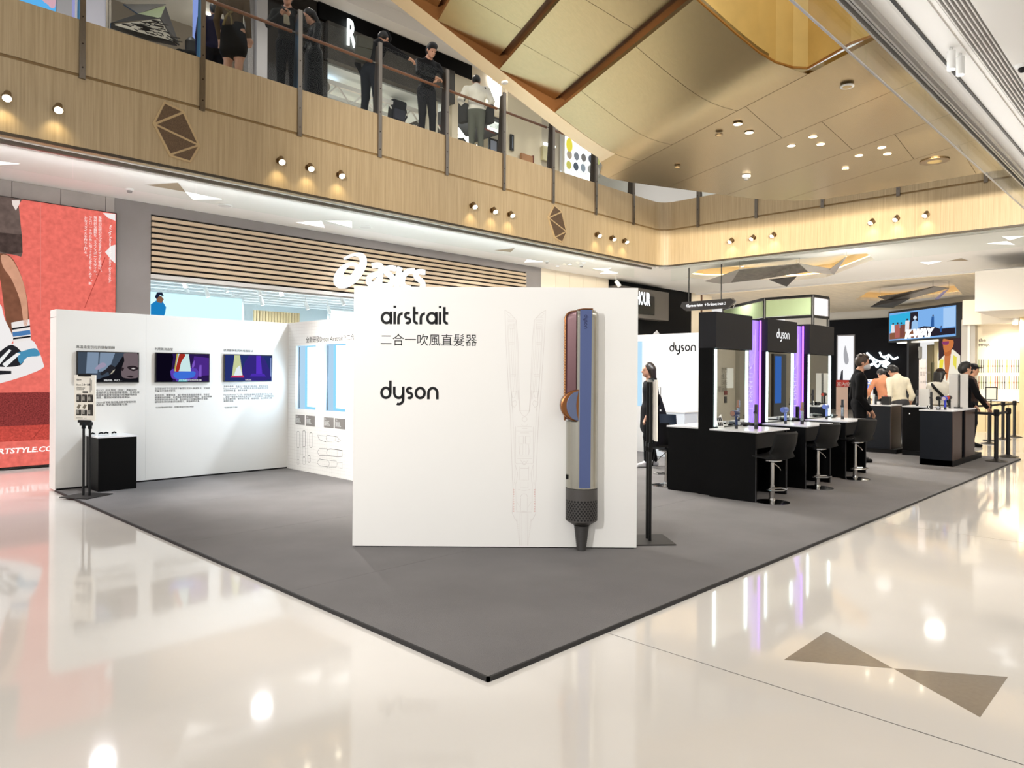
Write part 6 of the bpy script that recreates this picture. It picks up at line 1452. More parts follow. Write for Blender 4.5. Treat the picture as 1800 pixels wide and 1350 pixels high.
part('back_wall', kbox(-.2, KW, 0, KZ0, -4.0, -3.9), P('shop_grey', '#b9b4a8', .6), ent); part('jamb', kbox(KW * .28, KW * .31, 0, KZ0, -.4, -.0), P('jamb_black', '#15151a', .4), ent); part('end_jamb', kbox(KW - .04, KW + .12, 0, KZ0, -.45, .02), P('jamb_black', '#15151a', .4), ent)
for k, (u, v, wd_, ht, col) in enumerate(((1609, 640, .45, 1.2, '#2c2c30'), (1612, 620, .4, .5, '#d8d8d6'), (1634, 640, .35, 1.6, '#8f8468'), (1640, 660, .3, 1.1, '#6d6a50'), (1645, 640, .25, 1.9, '#e6d6ae'))):
    p = kq(u, v, -1.2); part('garment', kbox(p[0] - wd_ / 2, p[0] + wd_ / 2, max(.1, p[1] - ht / 2), p[1] + ht / 2, -1.3, -1.2), P('garment_' + col, col, .8), ent, bevel=.03)
for z in (.9, 1.4, 1.9, 2.4): part('shelf', kbox(KW * .5, KW * .68, z, z + .03, -1.6, -1.35), warm_white, ent)
spot('shop_lamp', tuple(fK(KW * .45, 2.8, -1.2)), tuple(fK(KW * .45, 0, -1.4)), 200, 140, (1, .95, .85), .1, 1)
for (u, v, lb) in ((1607, 640, 'dark clad mannequin in the far shop entrance'),):
    p = kq(u, 700, -.9); w0 = fK(p[0], 0, -.9); t = thing('mannequin', lb, 'mannequin', (w0.x, w0.y, 0))
    part('torso', MB().lathe((w0.x, w0.y, .9), [(.14, 0), (.19, .3), (.2, .5), (.08, .6)], 16), P('mannequin_cloth', '#2a2a2e', .8), t, smooth=True); part('head', MB().sphere((w0.x, w0.y, 1.65), .11, 12, (1, 1, 1.2)), P('mannequin_white', '#e8e6e0', .5), t, smooth=True); part('leg', MB().cyl((w0.x - .08, w0.y, 0), (w0.x - .08, w0.y, .95), .06, .09, 12), MATS['mannequin_cloth'], t); part('leg', MB().cyl((w0.x + .08, w0.y, 0), (w0.x + .08, w0.y, .95), .06, .09, 12), MATS['mannequin_cloth'], t)

# bright strap shop at the right edge
TX = 20.6
o = ybox('wall_strap_shop', 1713, 1840, 568, 760, TX + .6, .2, P('strap_wall', '#f6ead2', .5), z0=0); o['kind'] = 'structure'
o = ybox('wall_strap_jamb', 1690, 1713, 562, 760, TX + .3, .3, P('jamb_grey', '#a9a59d', .4), z0=0); o['kind'] = 'structure'
o = ybox('trim_jamb', 1701, 1704, 562, 760, TX + .28, .3, P('jamb_light', '#e0ddd6', .4), z0=0); o['kind'] = 'structure'
o = ybox('wall_bulkhead', 1714, 1850, 477, 541, TX - 3.0, 2.9, P('bulkhead_pale', '#c4beb7', .6)); o['kind'] = 'structure'
o = ybox('wall_bulkhead_low', 1692, 1850, 528, 565, TX, 1.0, warm_white); o['kind'] = 'structure'
o = ybox('wall_oak_jamb', 1793, 1830, 545, 760, TX - .4, .3, P('yellow_oak', '#dcc79b', .5), z0=0); o['kind'] = 'structure'
fT_ = frame((TX + .595, 0, 0), (0, -1, 0)); T2 = lambda u, v: A2(u, v, TX + .595)
sg = thing('shop_lettering', 'grey two line shop name on the cream wall of the strap shop', 'sign', tuple(at(1730, 604, x=TX + .6)))
m = MB(); a = T2(1720, 601); c = T2(1733, 601); text(m, 'the', fT_, a[0], a[1], w=c[0] - a[0], h=.003, bold=.02); a = T2(1720, 609); c = T2(1740, 609); text(m, 'strap.', fT_, a[0], a[1] - .02, w=c[0] - a[0], h=.003, bold=.02); part('lettering', m, P('sign_grey', '#5b564f', .5), sg)
ordw = 'first second third fourth fifth sixth seventh eighth ninth tenth eleventh twelfth thirteenth fourteenth fifteenth sixteenth seventeenth eighteenth nineteenth'.split(); cnm = ['brown', 'mustard', 'dark grey', 'red', 'cream', 'olive', 'pink', 'navy']
cols = ['#8a5a3a', '#c9a24a', '#4a4440', '#b5483a', '#d8cbb2', '#7a8a5a', '#e0b9a0', '#3a3a44']
for r_, (v0, v1) in enumerate(((632, 655), (661, 684))):
    for k in range(19):
        u = 1716 + k * 4.1; a = at(u, v0, x=TX + .58); c = at(u + 1.2, v1, x=TX + .58); col = cols[(k * 5 + r_ * 3) % 8]
        single('watch_strap', MB().box(TX + .588, c.y, c.z, TX + .598, a.y, a.z).box(TX + .585, c.y - .008, (a.z + c.z) / 2 - .02, TX + .59, a.y + .008, (a.z + c.z) / 2 + .02), P('strap_' + col, col, .5), '%s watch strap, %s from left in the %s row on cream wall' % (cnm[(k * 5 + r_ * 3) % 8], ordw[k], 'upper' if r_ == 0 else 'lower'), 'watch strap', 'watch straps on the wall')
t = thing('shop_counter', 'low oak cabinet along the strap shop wall', 'cabinet', tuple(at(1750, 720, x=TX)))
ybox('body', 1713, 1792, 706, 735, TX + .1, .48, P('yellow_oak', '#dcc79b', .5), t, z0=0); ybox('top', 1712, 1793, 703, 706, TX + .08, .5, top_white, t)
for u in (1732, 1752, 1772): ybox('door_gap', u, u + .8, 707, 735, TX + .095, .01, P('gap_brown', '#8a7048', .6), t, z0=.02)
t = thing('table_sign', 'black framed pale poster on a stand before the strap shop', 'sign', tuple(at(1742, 690, x=17.7)))
ybox('frame', 1732, 1753, 680, 704, 17.7, .04, black_metal, t); ybox('poster', 1734, 1751, 682, 702, 17.69, .01, P('poster_pale', '#d9d5c8', .5), t); p = at(1742, 700, x=17.72); part('pole', MB().cyl((p.x, p.y, 0), (p.x, p.y, p.z), .015, n=8), black_metal, t); part('base', MB().lathe((p.x, p.y, 0), [(.16, 0), (.16, .015)], 20), black_metal, t)
t = thing('track_spotlight', 'white spotlight cluster under the strap shop bulkhead at the picture edge', 'spotlight', tuple(at(1790, 555, x=TX - .1))); p = at(1788, 553, x=TX - .1)
for k in range(3): q = p + Vector((0, -.16 * k, 0)); part('housing', MB().cyl(q, q + Vector((.03, .05, -.25)), .07, n=14), print_white, t, smooth=True); part('lens', MB().cyl(q + Vector((.03, .05, -.25)), q + Vector((.031, .051, -.256)), .055, n=14), lamp_white, t)
spot('shop_lamp', (TX - .6, 1.2, 3.0), (TX + .6, 1.2, 1.6), 230, 100, (1, .92, .76), .1, 1)
# right side wall seen in the mirrors
RW = -4.4
struct('wall_right', MB().box(7, RW - .2, 0, 40, RW, CZ), P('beige_wall', '#b5ac9d', .5)); 
def mirr(u, v, y=1.93):
    p = at(u, v, y=y); r = ray(u, v); t_ = (RW - y) / -r[1]; return V((p.x + r[0] * t_, RW, p.z + r[2] * t_))
def mbox(name, u0, u1, v0, v1, dep, mat, parent):
    a, c = mirr(u0, v0), mirr(u1, v1); return part(name, MB().box(min(a.x, c.x), RW, min(a.z, c.z), max(a.x, c.x), RW + dep, max(a.z, c.z)), mat, parent)
wp = thing('wall_right_pilaster', kind='structure'); mbox('panel', 1290, 1316, 600, 760, .15, P('beige_dark', '#8f877a', .5), wp)
t = thing('wall_notice', 'white notice seen in the nearest mirror', 'notice', tuple(mirr(1280, 665))); mbox('sheet', 1274, 1286, 647, 682, .01, print_white, t)
a = mirr(1277, 660); fr = frame((0, RW + .012, 0), (-1, 0, 0)); m = MB(); text(m, '門市\n活動\n通知\n請留意', fr, -mirr(1275, 655).x, mirr(1276, 655).z - .0, size=.19, h=.002, res=1); part('lettering', m, P('notice_grey', '#77736c', .6), t)
t = thing('call_plate', 'dark call button plate seen in the nearest mirror', 'button plate', tuple(mirr(1273, 697))); mbox('red_plate', 1270, 1275, 687, 694, .02, P('plate_red', '#6d2a22', .4), t); mbox('button_plate', 1270, 1274, 697, 708, .02, P('plate_dark', '#3a3530', .4), t)
t = thing('directory_screen', 'tall blue directory screen seen in the middle mirror', 'screen', tuple(mirr(1360, 670))); mbox('frame', 1353, 1374, 622, 742, .1, P('dir_frame', '#2b2724', .4), t); mbox('screen', 1355, 1365, 626, 708, .11, EM('dir_blue', '#3f6fc4', .9), t)

# ================================================================ UPPER LEVEL
UF = 5.93
struct('floor_upper', MB().box(-9, 8.06, 5.6, 13.9, 17, UF).box(13.96, -8, 5.6, 20, 17, UF), P('upper_floor', '#b9b0a4', .3))
struct('ceiling_upper', MB().box(-9, 8.8, 10.0, 22, 17, 10.1), ceil_white)
struct('trim_upper_beam', MB().box(-9, 8.8, 9.75, 22, 9.0, 10.0).box(-9, 11.2, 9.7, 22, 11.6, 10.0), ceil_white)
t = thing('air_slot', 'short louvred air slot in the upper walkway ceiling beside the gold strip', 'vent', (6, 10.4, 10))
a, c = at(640, -2, z=9.98), at(694, 32, z=9.98)
for k in range(5): part('fin', MB().box(a.x, 10.2 + k * .05, 9.95, c.x, 10.225 + k * .05, 10.0), P('grille_grey', '#7d7a76', .5), t)
UY = 12.2
def ux(u): return at(u, 120, y=UY).x
def uz(u, v, y=UY): return at(u, v, y=y).z
def uwall(name, u0, u1, z0, z1, mat, y=UY, dep=.2, parent=None):
    a, c = at(u0, 120, y=y).x, at(u1, 120, y=y).x; o = part(name, MB().box(a, y, z0, c, y + dep, z1), mat, parent)
    if parent is None: o['kind'] = 'structure'
    return o
lav = P('lavender_white', '#c9c6d4', .5); dark_glass = P('dark_brown_glass', '#1f1913', .12); concrete = P('dark_concrete', '#46433f', .6, noise=(2.2, .25)); cream_in = P('shop_cream', '#efe3c8', .6)
t = thing('video_screen', 'bright blue video screen on the upper level at the picture corner', 'screen', (0, UY, 7)); 
part('screen', MB().box(-4, UY - .02, UF, ux(97), UY, 9.3), EM('up_blue', '#5fb4f2', 1.0), t); part('frame', MB().box(-4, UY, UF, ux(98.5), UY + .1, 9.4), black_metal, t)
fU = frame((0, UY - .022, 0), (1, 0, 0)); u2 = lambda u, v: (lambda p: (p.x, p.z))(at(u, v, y=UY - .022)); m = MB(); fpoly(m, fU, smooth_closed([u2(*p) for p in ((74, -6), (96, -8), (97, 12), (90, 14), (84, 8), (76, 2))], 3), .002); part('picture_face', m, EM('up_pink', '#d9a9b8', 1.0), t)
uwall('wall_upper', 98.5, 126, UF, 10, P('upper_grey', '#aeaab0', .5)); uwall('wall_upper', 126, 131, UF, 10, EM('lav_strip', '#a9a6e0', .8)); uwall('wall_upper', 131, 186, UF, 10, lav); uwall('trim_upper_frame', 186, 190, UF, 10, steel, UY - .02); uwall('trim_upper_frame', 191, 195, UF, 10, steel, UY - .02)
uwall('wall_upper_back', 195, 440, UF, 10, P('upper_beige', '#a59c90', .6), 15.5); uwall('trim_led_panel', 340, 348, UF, 9.2, EM('led_lav', '#8fa2e6', .9), 11.5, .05)
cv = [at(*p, y=14.5) for p in ((352, 18), (365, 12), (374, 18), (373, 28), (362, 40), (352, 44))]; tag(part('cove_light', MB().prism(smooth_closed([tuple(p) for p in cv], 3) if 0 else [tuple(p) for p in cv], (0, .1, 0)), EM('cove_white2', '#fff7ea', 2.2)), 'bright rounded cove light behind the dark figures on the upper level', 'light')
uwall('wall_upper', 436, 451, UF, 10, P('speckled_stone', '#8f8b8a', .5, noise=(30, .15)), 12.0); uwall('wall_upper', 451, 470, UF, 10, P('upper_pale', '#b9b6b8', .5), 11.9); uwall('wall_upper_dark', 470, 576, UF, 10, dark_glass)
uwall('wall_upper_concrete', 576, 800, 8.75, 9.62, concrete, UY - .1); uwall('wall_upper_black', 560, 830, 9.62, 10, P('shop_black', '#050506', .6, spec=.15), UY - .05)
t = thing('shop_sign', 'glowing white letter sign on the dark concrete band of the upper shop', 'sign', tuple(at(617, 66, y=UY - .15))); m = MB(); fr = frame((0, UY - .12, 0), (1, 0, 0)); a = at(610, 79, y=UY - .12); c = at(625, 79, y=UY - .12); text(m, 'R', fr, a.x, a.z, w=c.x - a.x, hgt=.62, h=.03, thick=.03, bold=.015); part('lettering', m, EM('r_white', '#f6ffff', 4), t)
# shop interior with white trusses
uwall('wall_upper_shop_back', 560, 900, UF, 10, cream_in, 16.2); o = part('ceiling_upper_shop', MB().box(ux(570), UY + .2, 8.75, ux(800), 16.2, 8.8), P('shop_white', '#eaf3f6', .6)); o['kind'] = 'structure'
tr_ = thing('ceiling_truss', 'white steel ceiling trusses and ducts inside the upper shop', 'truss', (7, 14, 8.5))
for k in range(4):
    y = 12.8 + k * .8
    part('beam', MB().box(ux(572), y, 8.5, ux(770), y + .08, 8.6), print_white, tr_)
    for j in range(6): x = ux(572) + j * .75; part('brace', MB().tube([(x, y + .04, 8.5), (x + .35, y + .04, 8.15), (x + .7, y + .04, 8.5)], .025, 6), print_white, tr_)
    part('lower_beam', MB().box(ux(572), y, 8.1, ux(690), y + .06, 8.16), P('truss_grey', '#c9c5bd', .5), tr_)
part('duct', MB().cyl((ux(590), 12.7, 8.35), (ux(640), 16, 8.3), .15, n=14), P('duct_grey', '#a8a49c', .4), tr_); part('light_bar', MB().box(ux(585), 13, 8.62, ux(625), 13.1, 8.68), EM('bar_blue', '#cfe6ff', 3), tr_)
uwall('wall_upper_shop_divider', 752, 770, UF, 8.75, P('divider_grey', '#c4bfae', .6), UY + .1)
spot('shop_lamp', (ux(640), 13.6, 8.0), (ux(640), 14.5, 6), 420, 150, (1, .96, .86), .1, 1); spot('shop_lamp', (ux(720), 14, 8.0), (ux(720), 15, 6.5), 420, 150, (1, .96, .86), .1, 1)
p = at(698, 197, y=12.9); t = thing('backpack', 'dark navy backpack displayed in the upper shop window', 'backpack', tuple(p)); k_ = .23
part('body', MB().obox(p, (k_, 0, 0), (0, .12, 0), (.03, 0, .3)), P('navy_cloth', '#22242f', .7), t, bevel=.06, smooth=True); part('front_pocket', MB().obox(p + Vector((-.03, -.14, -.12)), (k_ * .75, 0, 0), (0, .05, 0), (.01, 0, .14)), P('navy_cloth2', '#3a3d4e', .6), t, bevel=.03, smooth=True)
for s in (-1, 1): part('strap', MB().tube([p + Vector((s * .1 + .25, .1, .28)), p + Vector((s * .05 + .36, .12, 0)), p + Vector((.24, .1, -.25))], .02, 6), P('navy_cloth', '#22242f', .7), t)
part('shelf', MB().box(p.x - .4, 12.7, p.z - .36, p.x + .6, 13.2, p.z - .32), print_white, t)
# second upper shop
uwall('wall_upper_header', 795, 905, 8.9, 10, P('header_cream', '#e8dcc4', .6), UY); uwall('wall_upper_jamb', 795, 806, UF, 8.9, P('header_cream', '#e8dcc4', .6), UY)
t = thing('shop_sign', 'white glowing letters on the cream header of the second upper shop', 'sign', tuple(at(870, 165, y=UY - .05))); fr = frame((0, UY - .04, 0), (1, 0, 0)); m = MB(); a = at(856, 180, y=UY - .04); c = at(880, 180, y=UY - .04); text(m, 'XI', fr, a.x, a.z, w=c.x - a.x, hgt=.75, h=.03, thick=.03, bold=.05); part('lettering', m, EM('xi_white', '#ffffff', 4), t)
o = part('ceiling_upper_dark', MB().box(ux(800), UY + .1, 8.85, ux(920), 16.2, 8.95), P('dark_ceiling', '#3b3a3a', .7)); o['kind'] = 'structure'
t = thing('light_bars', 'zigzag white light bars under the dark ceiling of the second upper shop', 'light', (ux(840), 13, 8.6))
for k in range(5):
    x = ux(806) + .35 * k; part('light_bar', MB().tube([(x, 12.6, 8.5 - .16 * k), (x + 1.2, 13.4, 8.5 - .16 * k), (x + .2, 14.2, 8.5 - .16 * k)], .04, 6), EM('bar_white', '#fbffff', 4), t)
for k in range(3): part('frame_bar', MB().cyl((ux(803), 12.5 + k, 8.7), (ux(900), 12.9 + k, 8.7), .02, n=8), P('red_brown', '#7a3324', .5), t)
t = thing('exit_sign', 'white exit sign in green lettering inside the second upper shop', 'sign', tuple(at(870, 218, y=12.5))); a = at(859, 226, y=12.5); c = at(881, 211, y=12.5); part('box', MB().box(a.x, 12.5, a.z, c.x, 12.56, c.z), P('exit_white', '#eef3ee', .4, emit=.9), t); fr = frame((0, 12.495, 0), (1, 0, 0)); m = MB(); text(m, '出口 EXIT', fr, a.x + .04, a.z + .06, w=c.x - a.x - .08, hgt=.16, h=.002); part('lettering', m, P('exit_grey', '#6f8a78', .5), t)
uwall('wall_upper_cream', 893, 953, UF, 10, cream_in, UY - .1)
for k, (u0, u1, v0, v1) in enumerate(((858, 874, 247, 268), (896, 902, 238, 264))):
    y = UY + .3 if k == 0 else UY - .12; a, c = at(u0, v1, y=y), at(u1, v0, y=y); t = thing('framed_picture', ('wide dark framed picture low on the cream shop wall' if k == 0 else 'narrow dark framed picture by the steel fin on the cream wall'), 'picture', tuple(a)); part('frame', MB().box(a.x, y - .04, a.z, c.x, y, c.z), black_metal, t); part('picture', MB().box(a.x + .06, y - .045, a.z + .06, c.x - .06, y - .04, c.z - .06), P('picture_slate', '#8a93a8', .5), t)
a, c = at(917, 290, y=UY - .2), at(937, 275, y=UY - .2); t = thing('wood_board', 'brown wooden board leaning at the cream wall of the upper level', 'board', tuple(a)); part('board', MB().box(a.x, UY - .2, UF, c.x, UY - .14, c.z), P('board_orange', '#b98356', .5), t); part('edge', MB().box(c.x, UY - .21, UF, c.x + .04, UY - .13, c.z + .03), P('red_brown', '#7a3324', .5), t)
uwall('wall_upper_grey', 953, 985, UF, 10, P('grey_cream', '#cfc6b4', .6), UY - .05)
a, c = at(955, 280, y=UY - .2), at(972, 262, y=UY - .2); t = thing('menu_box', 'small lit cream price box on the grey upper wall', 'sign', tuple(a)); part('box', MB().box(a.x, UY - .2, a.z, c.x, UY - .1, c.z), P('menu_cream', '#d8d0a8', .5), t); part('lamp', MB().box(a.x + .05, UY - .22, c.z + .05, c.x + .1, UY - .15, c.z + .12), light_panel, t)
a, c = at(993, 318, y=UY - .3), at(1048, 245, y=UY - .3); t = thing('menu_board', 'large white lit menu board with small round food pictures on the upper level', 'menu board', tuple(a)); part('frame', MB().box(a.x - .03, UY - .3, UF, c.x + .03, UY - .2, c.z + .03), print_white, t); part('face', MB().box(a.x, UY - .31, UF + .1, c.x, UY - .3, c.z), EM('menu_white', '#ffffff', 1.7), t)
fr = frame((0, UY - .312, 0), (1, 0, 0)); pc = ['#b9a892', '#8c8f96', '#7f7a78', '#6d6f78', '#c4c47a', '#d8cf6a', '#5d6470', '#9aa4ae', '#a7a5a0', '#b3a89a']
for k in range(10):
    q = at(1001 + 12.5 * (k % 5) - (0 if k < 5 else 1), 272 + (k % 5) * 2.6 + (18 if k > 4 else 0), y=UY - .312); m = MB(); fpoly(m, fr, circ(q.x, q.z, .13, .13, 14), .001); part('food_picture', m, EM('food_' + pc[k], pc[k], .9), t)
q = at(1001, 255, y=UY - .312); m = MB(); fpoly(m, fr, circ(q.x, q.z, .16, .22, 14), .001); part('logo', m, EM('logo_yellow', '#f0e04a', 1.0), t)
m = MB()
for k in range(10): q = at(1000 + 12.5 * (k % 5), 283 + (k % 5) * 2.6 + (18 if k > 4 else 0), y=UY - .312); text(m, '牛肉飯', fr, q.x - .12, q.z, size=.1, h=.001, res=1)
part('lettering', m, P('menu_text', '#a09a8a', .5), t)
uwall('wall_upper_far', 1050, 1230, UF, 9, P('upper_white', '#e8e8e6', .5), 13.2)
struct('wall_upper_end', MB().box(17.5, -8, UF, 17.7, 13, 9), P('upper_white', '#e8e8e6', .5)); 
for k, y in enumerate((7.6, 7.1, 6.3)): struct('trim_upper_post', MB().box(17.3, y, UF, 17.45, y + .12, 9), P('post_navy', '#4a5070', .5))
# dark polygon lantern sculpture hanging on the upper level at left
lan = lambda pts: [at(u, v, y=yy) for u, v, yy in pts]
t = thing('hanging_sculpture', 'dark folded polygon lantern with a branch pattern insert on the upper level', 'sculpture', tuple(at(255, 45, y=10.5)))
dk = P('sculpture_black', '#1d1815', .5)
for nme, pts, mt in (('facet', [(217, 7, 10.8), (292, 7, 10.8), (243, 24, 10.4)], dk), ('facet', [(195, 40, 10.6), (243, 24, 10.4), (282, 33, 10.2), (285, 30, 10.2)], dk), ('facet_green', [(243, 24, 10.4), (291, 10, 10.7), (282, 32, 10.2)], P('olive_facet', '#55603a', .45)), ('facet', [(291, 10, 10.7), (316, 79, 10.5), (306, 72, 10.4), (282, 32, 10.2)], dk), ('insert', [(203, 43, 10.5), (281, 33, 10.2), (305, 72, 10.4)], P('insert_bright', '#c9c2b4', .5, emit=.25)), ('facet', [(195, 40, 10.6), (195, 48, 10.6), (262, 70, 10.5), (312, 80, 10.5), (305, 73, 10.4)], dk)):
    q = lan(pts); part(nme, MB().prism(q, (0, .04, 0)), mt, t)
m = MB(); random.seed(3)
A_, B_, C_ = lan([(203, 43, 10.45), (281, 33, 10.15), (305, 72, 10.35)])
for k in range(60):
    s, r_ = random.random(), random.random()
    if s + r_ > 1: s, r_ = 1 - s, 1 - r_
    p0 = A_ + (B_ - A_) * s + (C_ - A_) * r_; d = ((B_ - A_) * random.uniform(-.1, .1) + (C_ - A_) * random.uniform(.04, .16)); m.tube([p0, p0 + d], .008, 4)
part('branch_pattern', m, dk, t, kind='stuff')

# ================================================================ PEOPLE: one continuous surface each, grown from rounded bones
def surface_nets(F, org, h):
    S = F < 0; nx, ny, nz = F.shape
    c = [S[i:nx - 1 + i, j:ny - 1 + j, k:nz - 1 + k] for i in (0, 1) for j in (0, 1) for k in (0, 1)]
    anyc = np.logical_or.reduce(c); allc = np.logical_and.reduce(c); m = anyc & ~allc
    I = np.argwhere(m); idx = -np.ones(m.shape, int); idx[m] = np.arange(len(I))
    P_ = np.zeros((len(I), 3)); cnt = np.zeros(len(I)); off = [(i, j, k) for i in (0, 1) for j in (0, 1) for k in (0, 1)]
    g = lambda o: F[I[:, 0] + o[0], I[:, 1] + o[1], I[:, 2] + o[2]]
    for a in off:
        for ax in range(3):
            if a[ax] == 0:
                b_ = list(a); b_[ax] = 1; fa, fb = g(a), g(b_); x = (fa < 0) != (fb < 0); t = np.zeros(len(I)); t[x] = fa[x] / (fa[x] - fb[x])
                p = np.tile(np.array(a, float), (len(I), 1)); p[:, ax] += t; P_[x] += p[x]; cnt[x] += 1
    verts = (I + P_ / cnt[:, None]) * h + org; faces = []
    for ax in range(3):
        o1, o2 = [(1, 2), (2, 0), (0, 1)][ax]
        A_ = [slice(None)] * 3; B_ = [slice(None)] * 3; A_[ax] = slice(0, -1); B_[ax] = slice(1, None)
        sa, sb = S[tuple(A_)], S[tuple(B_)]; E_ = np.argwhere(sa != sb)
        ok = (E_[:, o1] > 0) & (E_[:, o2] > 0) & (E_[:, o1] < F.shape[o1] - 1) & (E_[:, o2] < F.shape[o2] - 1); E_ = E_[ok]
        def ci(d1, d2):
            q = E_.copy(); q[:, o1] -= d1; q[:, o2] -= d2; return idx[q[:, 0], q[:, 1], q[:, 2]]
        q = np.stack([ci(1, 1), ci(0, 1), ci(0, 0), ci(1, 0)], 1); flip = sb[tuple(E_.T)] if False else S[tuple((E_ + np.eye(3, dtype=int)[ax]).T)]
        q[flip] = q[flip][:, ::-1]; faces.append(q)
    return verts, np.concatenate(faces)
def rc(a, b_, ra, rb, m, k=.02): return ('rc', np.array(a, float), np.array(b_, float), ra, rb, m, k)
def el(c, r, m, k=.02, R_=None): return ('el', np.array(c, float), np.array(r, float), R_, None, m, k)
def sd(p, X):
    if p[0] == 'rc':
        _, a, b_, ra, rb, m, k = p; ba = b_ - a; t = np.clip(((X - a) @ ba) / max(ba @ ba, 1e-9), 0, 1); return np.linalg.norm(X - a - t[..., None] * ba, axis=-1) - (ra + (rb - ra) * t)
    _, c, r, R_, _, m, k = p; Y = X - c
    if R_ is not None: Y = Y @ R_
    k0 = np.linalg.norm(Y / r, axis=-1); k1 = np.linalg.norm(Y / (r * r), axis=-1); return k0 * (k0 - 1) / np.maximum(k1, 1e-9)
def bounds(p):
    if p[0] == 'rc': r = max(p[3], p[4]); return np.minimum(p[1], p[2]) - r, np.maximum(p[1], p[2]) + r
    r = max(p[2]); return p[1] - r, p[1] + r
def grow(prims, h, cut=()):
    lo = np.min([bounds(p)[0] for p in prims], 0) - 4 * h; hi = np.max([bounds(p)[1] for p in prims], 0) + 4 * h
    n = np.ceil((hi - lo) / h).astype(int) + 1; F = np.full(n, .2)
    ax = [lo[i] + np.arange(n[i]) * h for i in range(3)]
    for sub, ps in ((0, prims), (1, cut)):
        for p in ps:
            a, b_ = bounds(p); pad = .05; i0 = np.maximum(((a - pad - lo) / h).astype(int), 0); i1 = np.minimum(((b_ + pad - lo) / h).astype(int) + 2, n)
            if np.any(i1 <= i0): continue
            X = np.stack(np.meshgrid(*[ax[i][i0[i]:i1[i]] for i in range(3)], indexing='ij'), -1); d = sd(p, X); s = tuple(slice(i0[i], i1[i]) for i in range(3)); f = F[s]
            if sub: F[s] = np.maximum(f, -d)
            else: k = p[6]; q = np.maximum(k - np.abs(f - d), 0) / k; F[s] = np.minimum(f, d) - q * q * k * .25
    v, q = surface_nets(F, lo, h)
    c = v[q].mean(1); D_ = np.stack([sd(p, c) for p in prims], 1); mi = np.array([p[5] for p in prims])[np.argmin(D_, 1)]
    return v, q, mi
def mesh_obj(name, v, q, mi, mats, parent):
    me = bpy.data.meshes.new(name); me.vertices.add(len(v)); me.vertices.foreach_set('co', v.astype(np.float32).ravel())
    me.loops.add(q.size); me.loops.foreach_set('vertex_index', q.astype(np.int32).ravel()); me.polygons.add(len(q)); me.polygons.foreach_set('loop_start', np.arange(0, q.size, 4, dtype=np.int32)); me.polygons.foreach_set('loop_total', np.full(len(q), 4, np.int32))
    me.polygons.foreach_set('material_index', mi.astype(np.int32)); me.polygons.foreach_set('use_smooth', np.ones(len(q), bool))
    for m in mats: me.materials.append(m)
    me.update(calc_edges=True); me.validate()
    o = bpy.data.objects.new(name, me); COL.objects.link(o); o.parent = parent; MW[o.name] = MW[parent.name]; return o
def rx(a): c, s = math.cos(a), math.sin(a); return np.array([[1, 0, 0], [0, c, -s], [0, s, c]])
def rz_(a): c, s = math.cos(a), math.sin(a); return np.array([[c, -s, 0], [s, c, 0], [0, 0, 1]])
SKIN = P('skin', '#b98a70', .55); SKIN_D = P('skin_shaded', '#a87a62', .55); HAIR = P('hair_black', '#0c0a0a', .5); HAIR_B = P('hair_brown', '#3a281c', .5)
def cloth(c, r=.85): return P('cloth_' + c, c, r, spec=.12, noise=(7, .08))
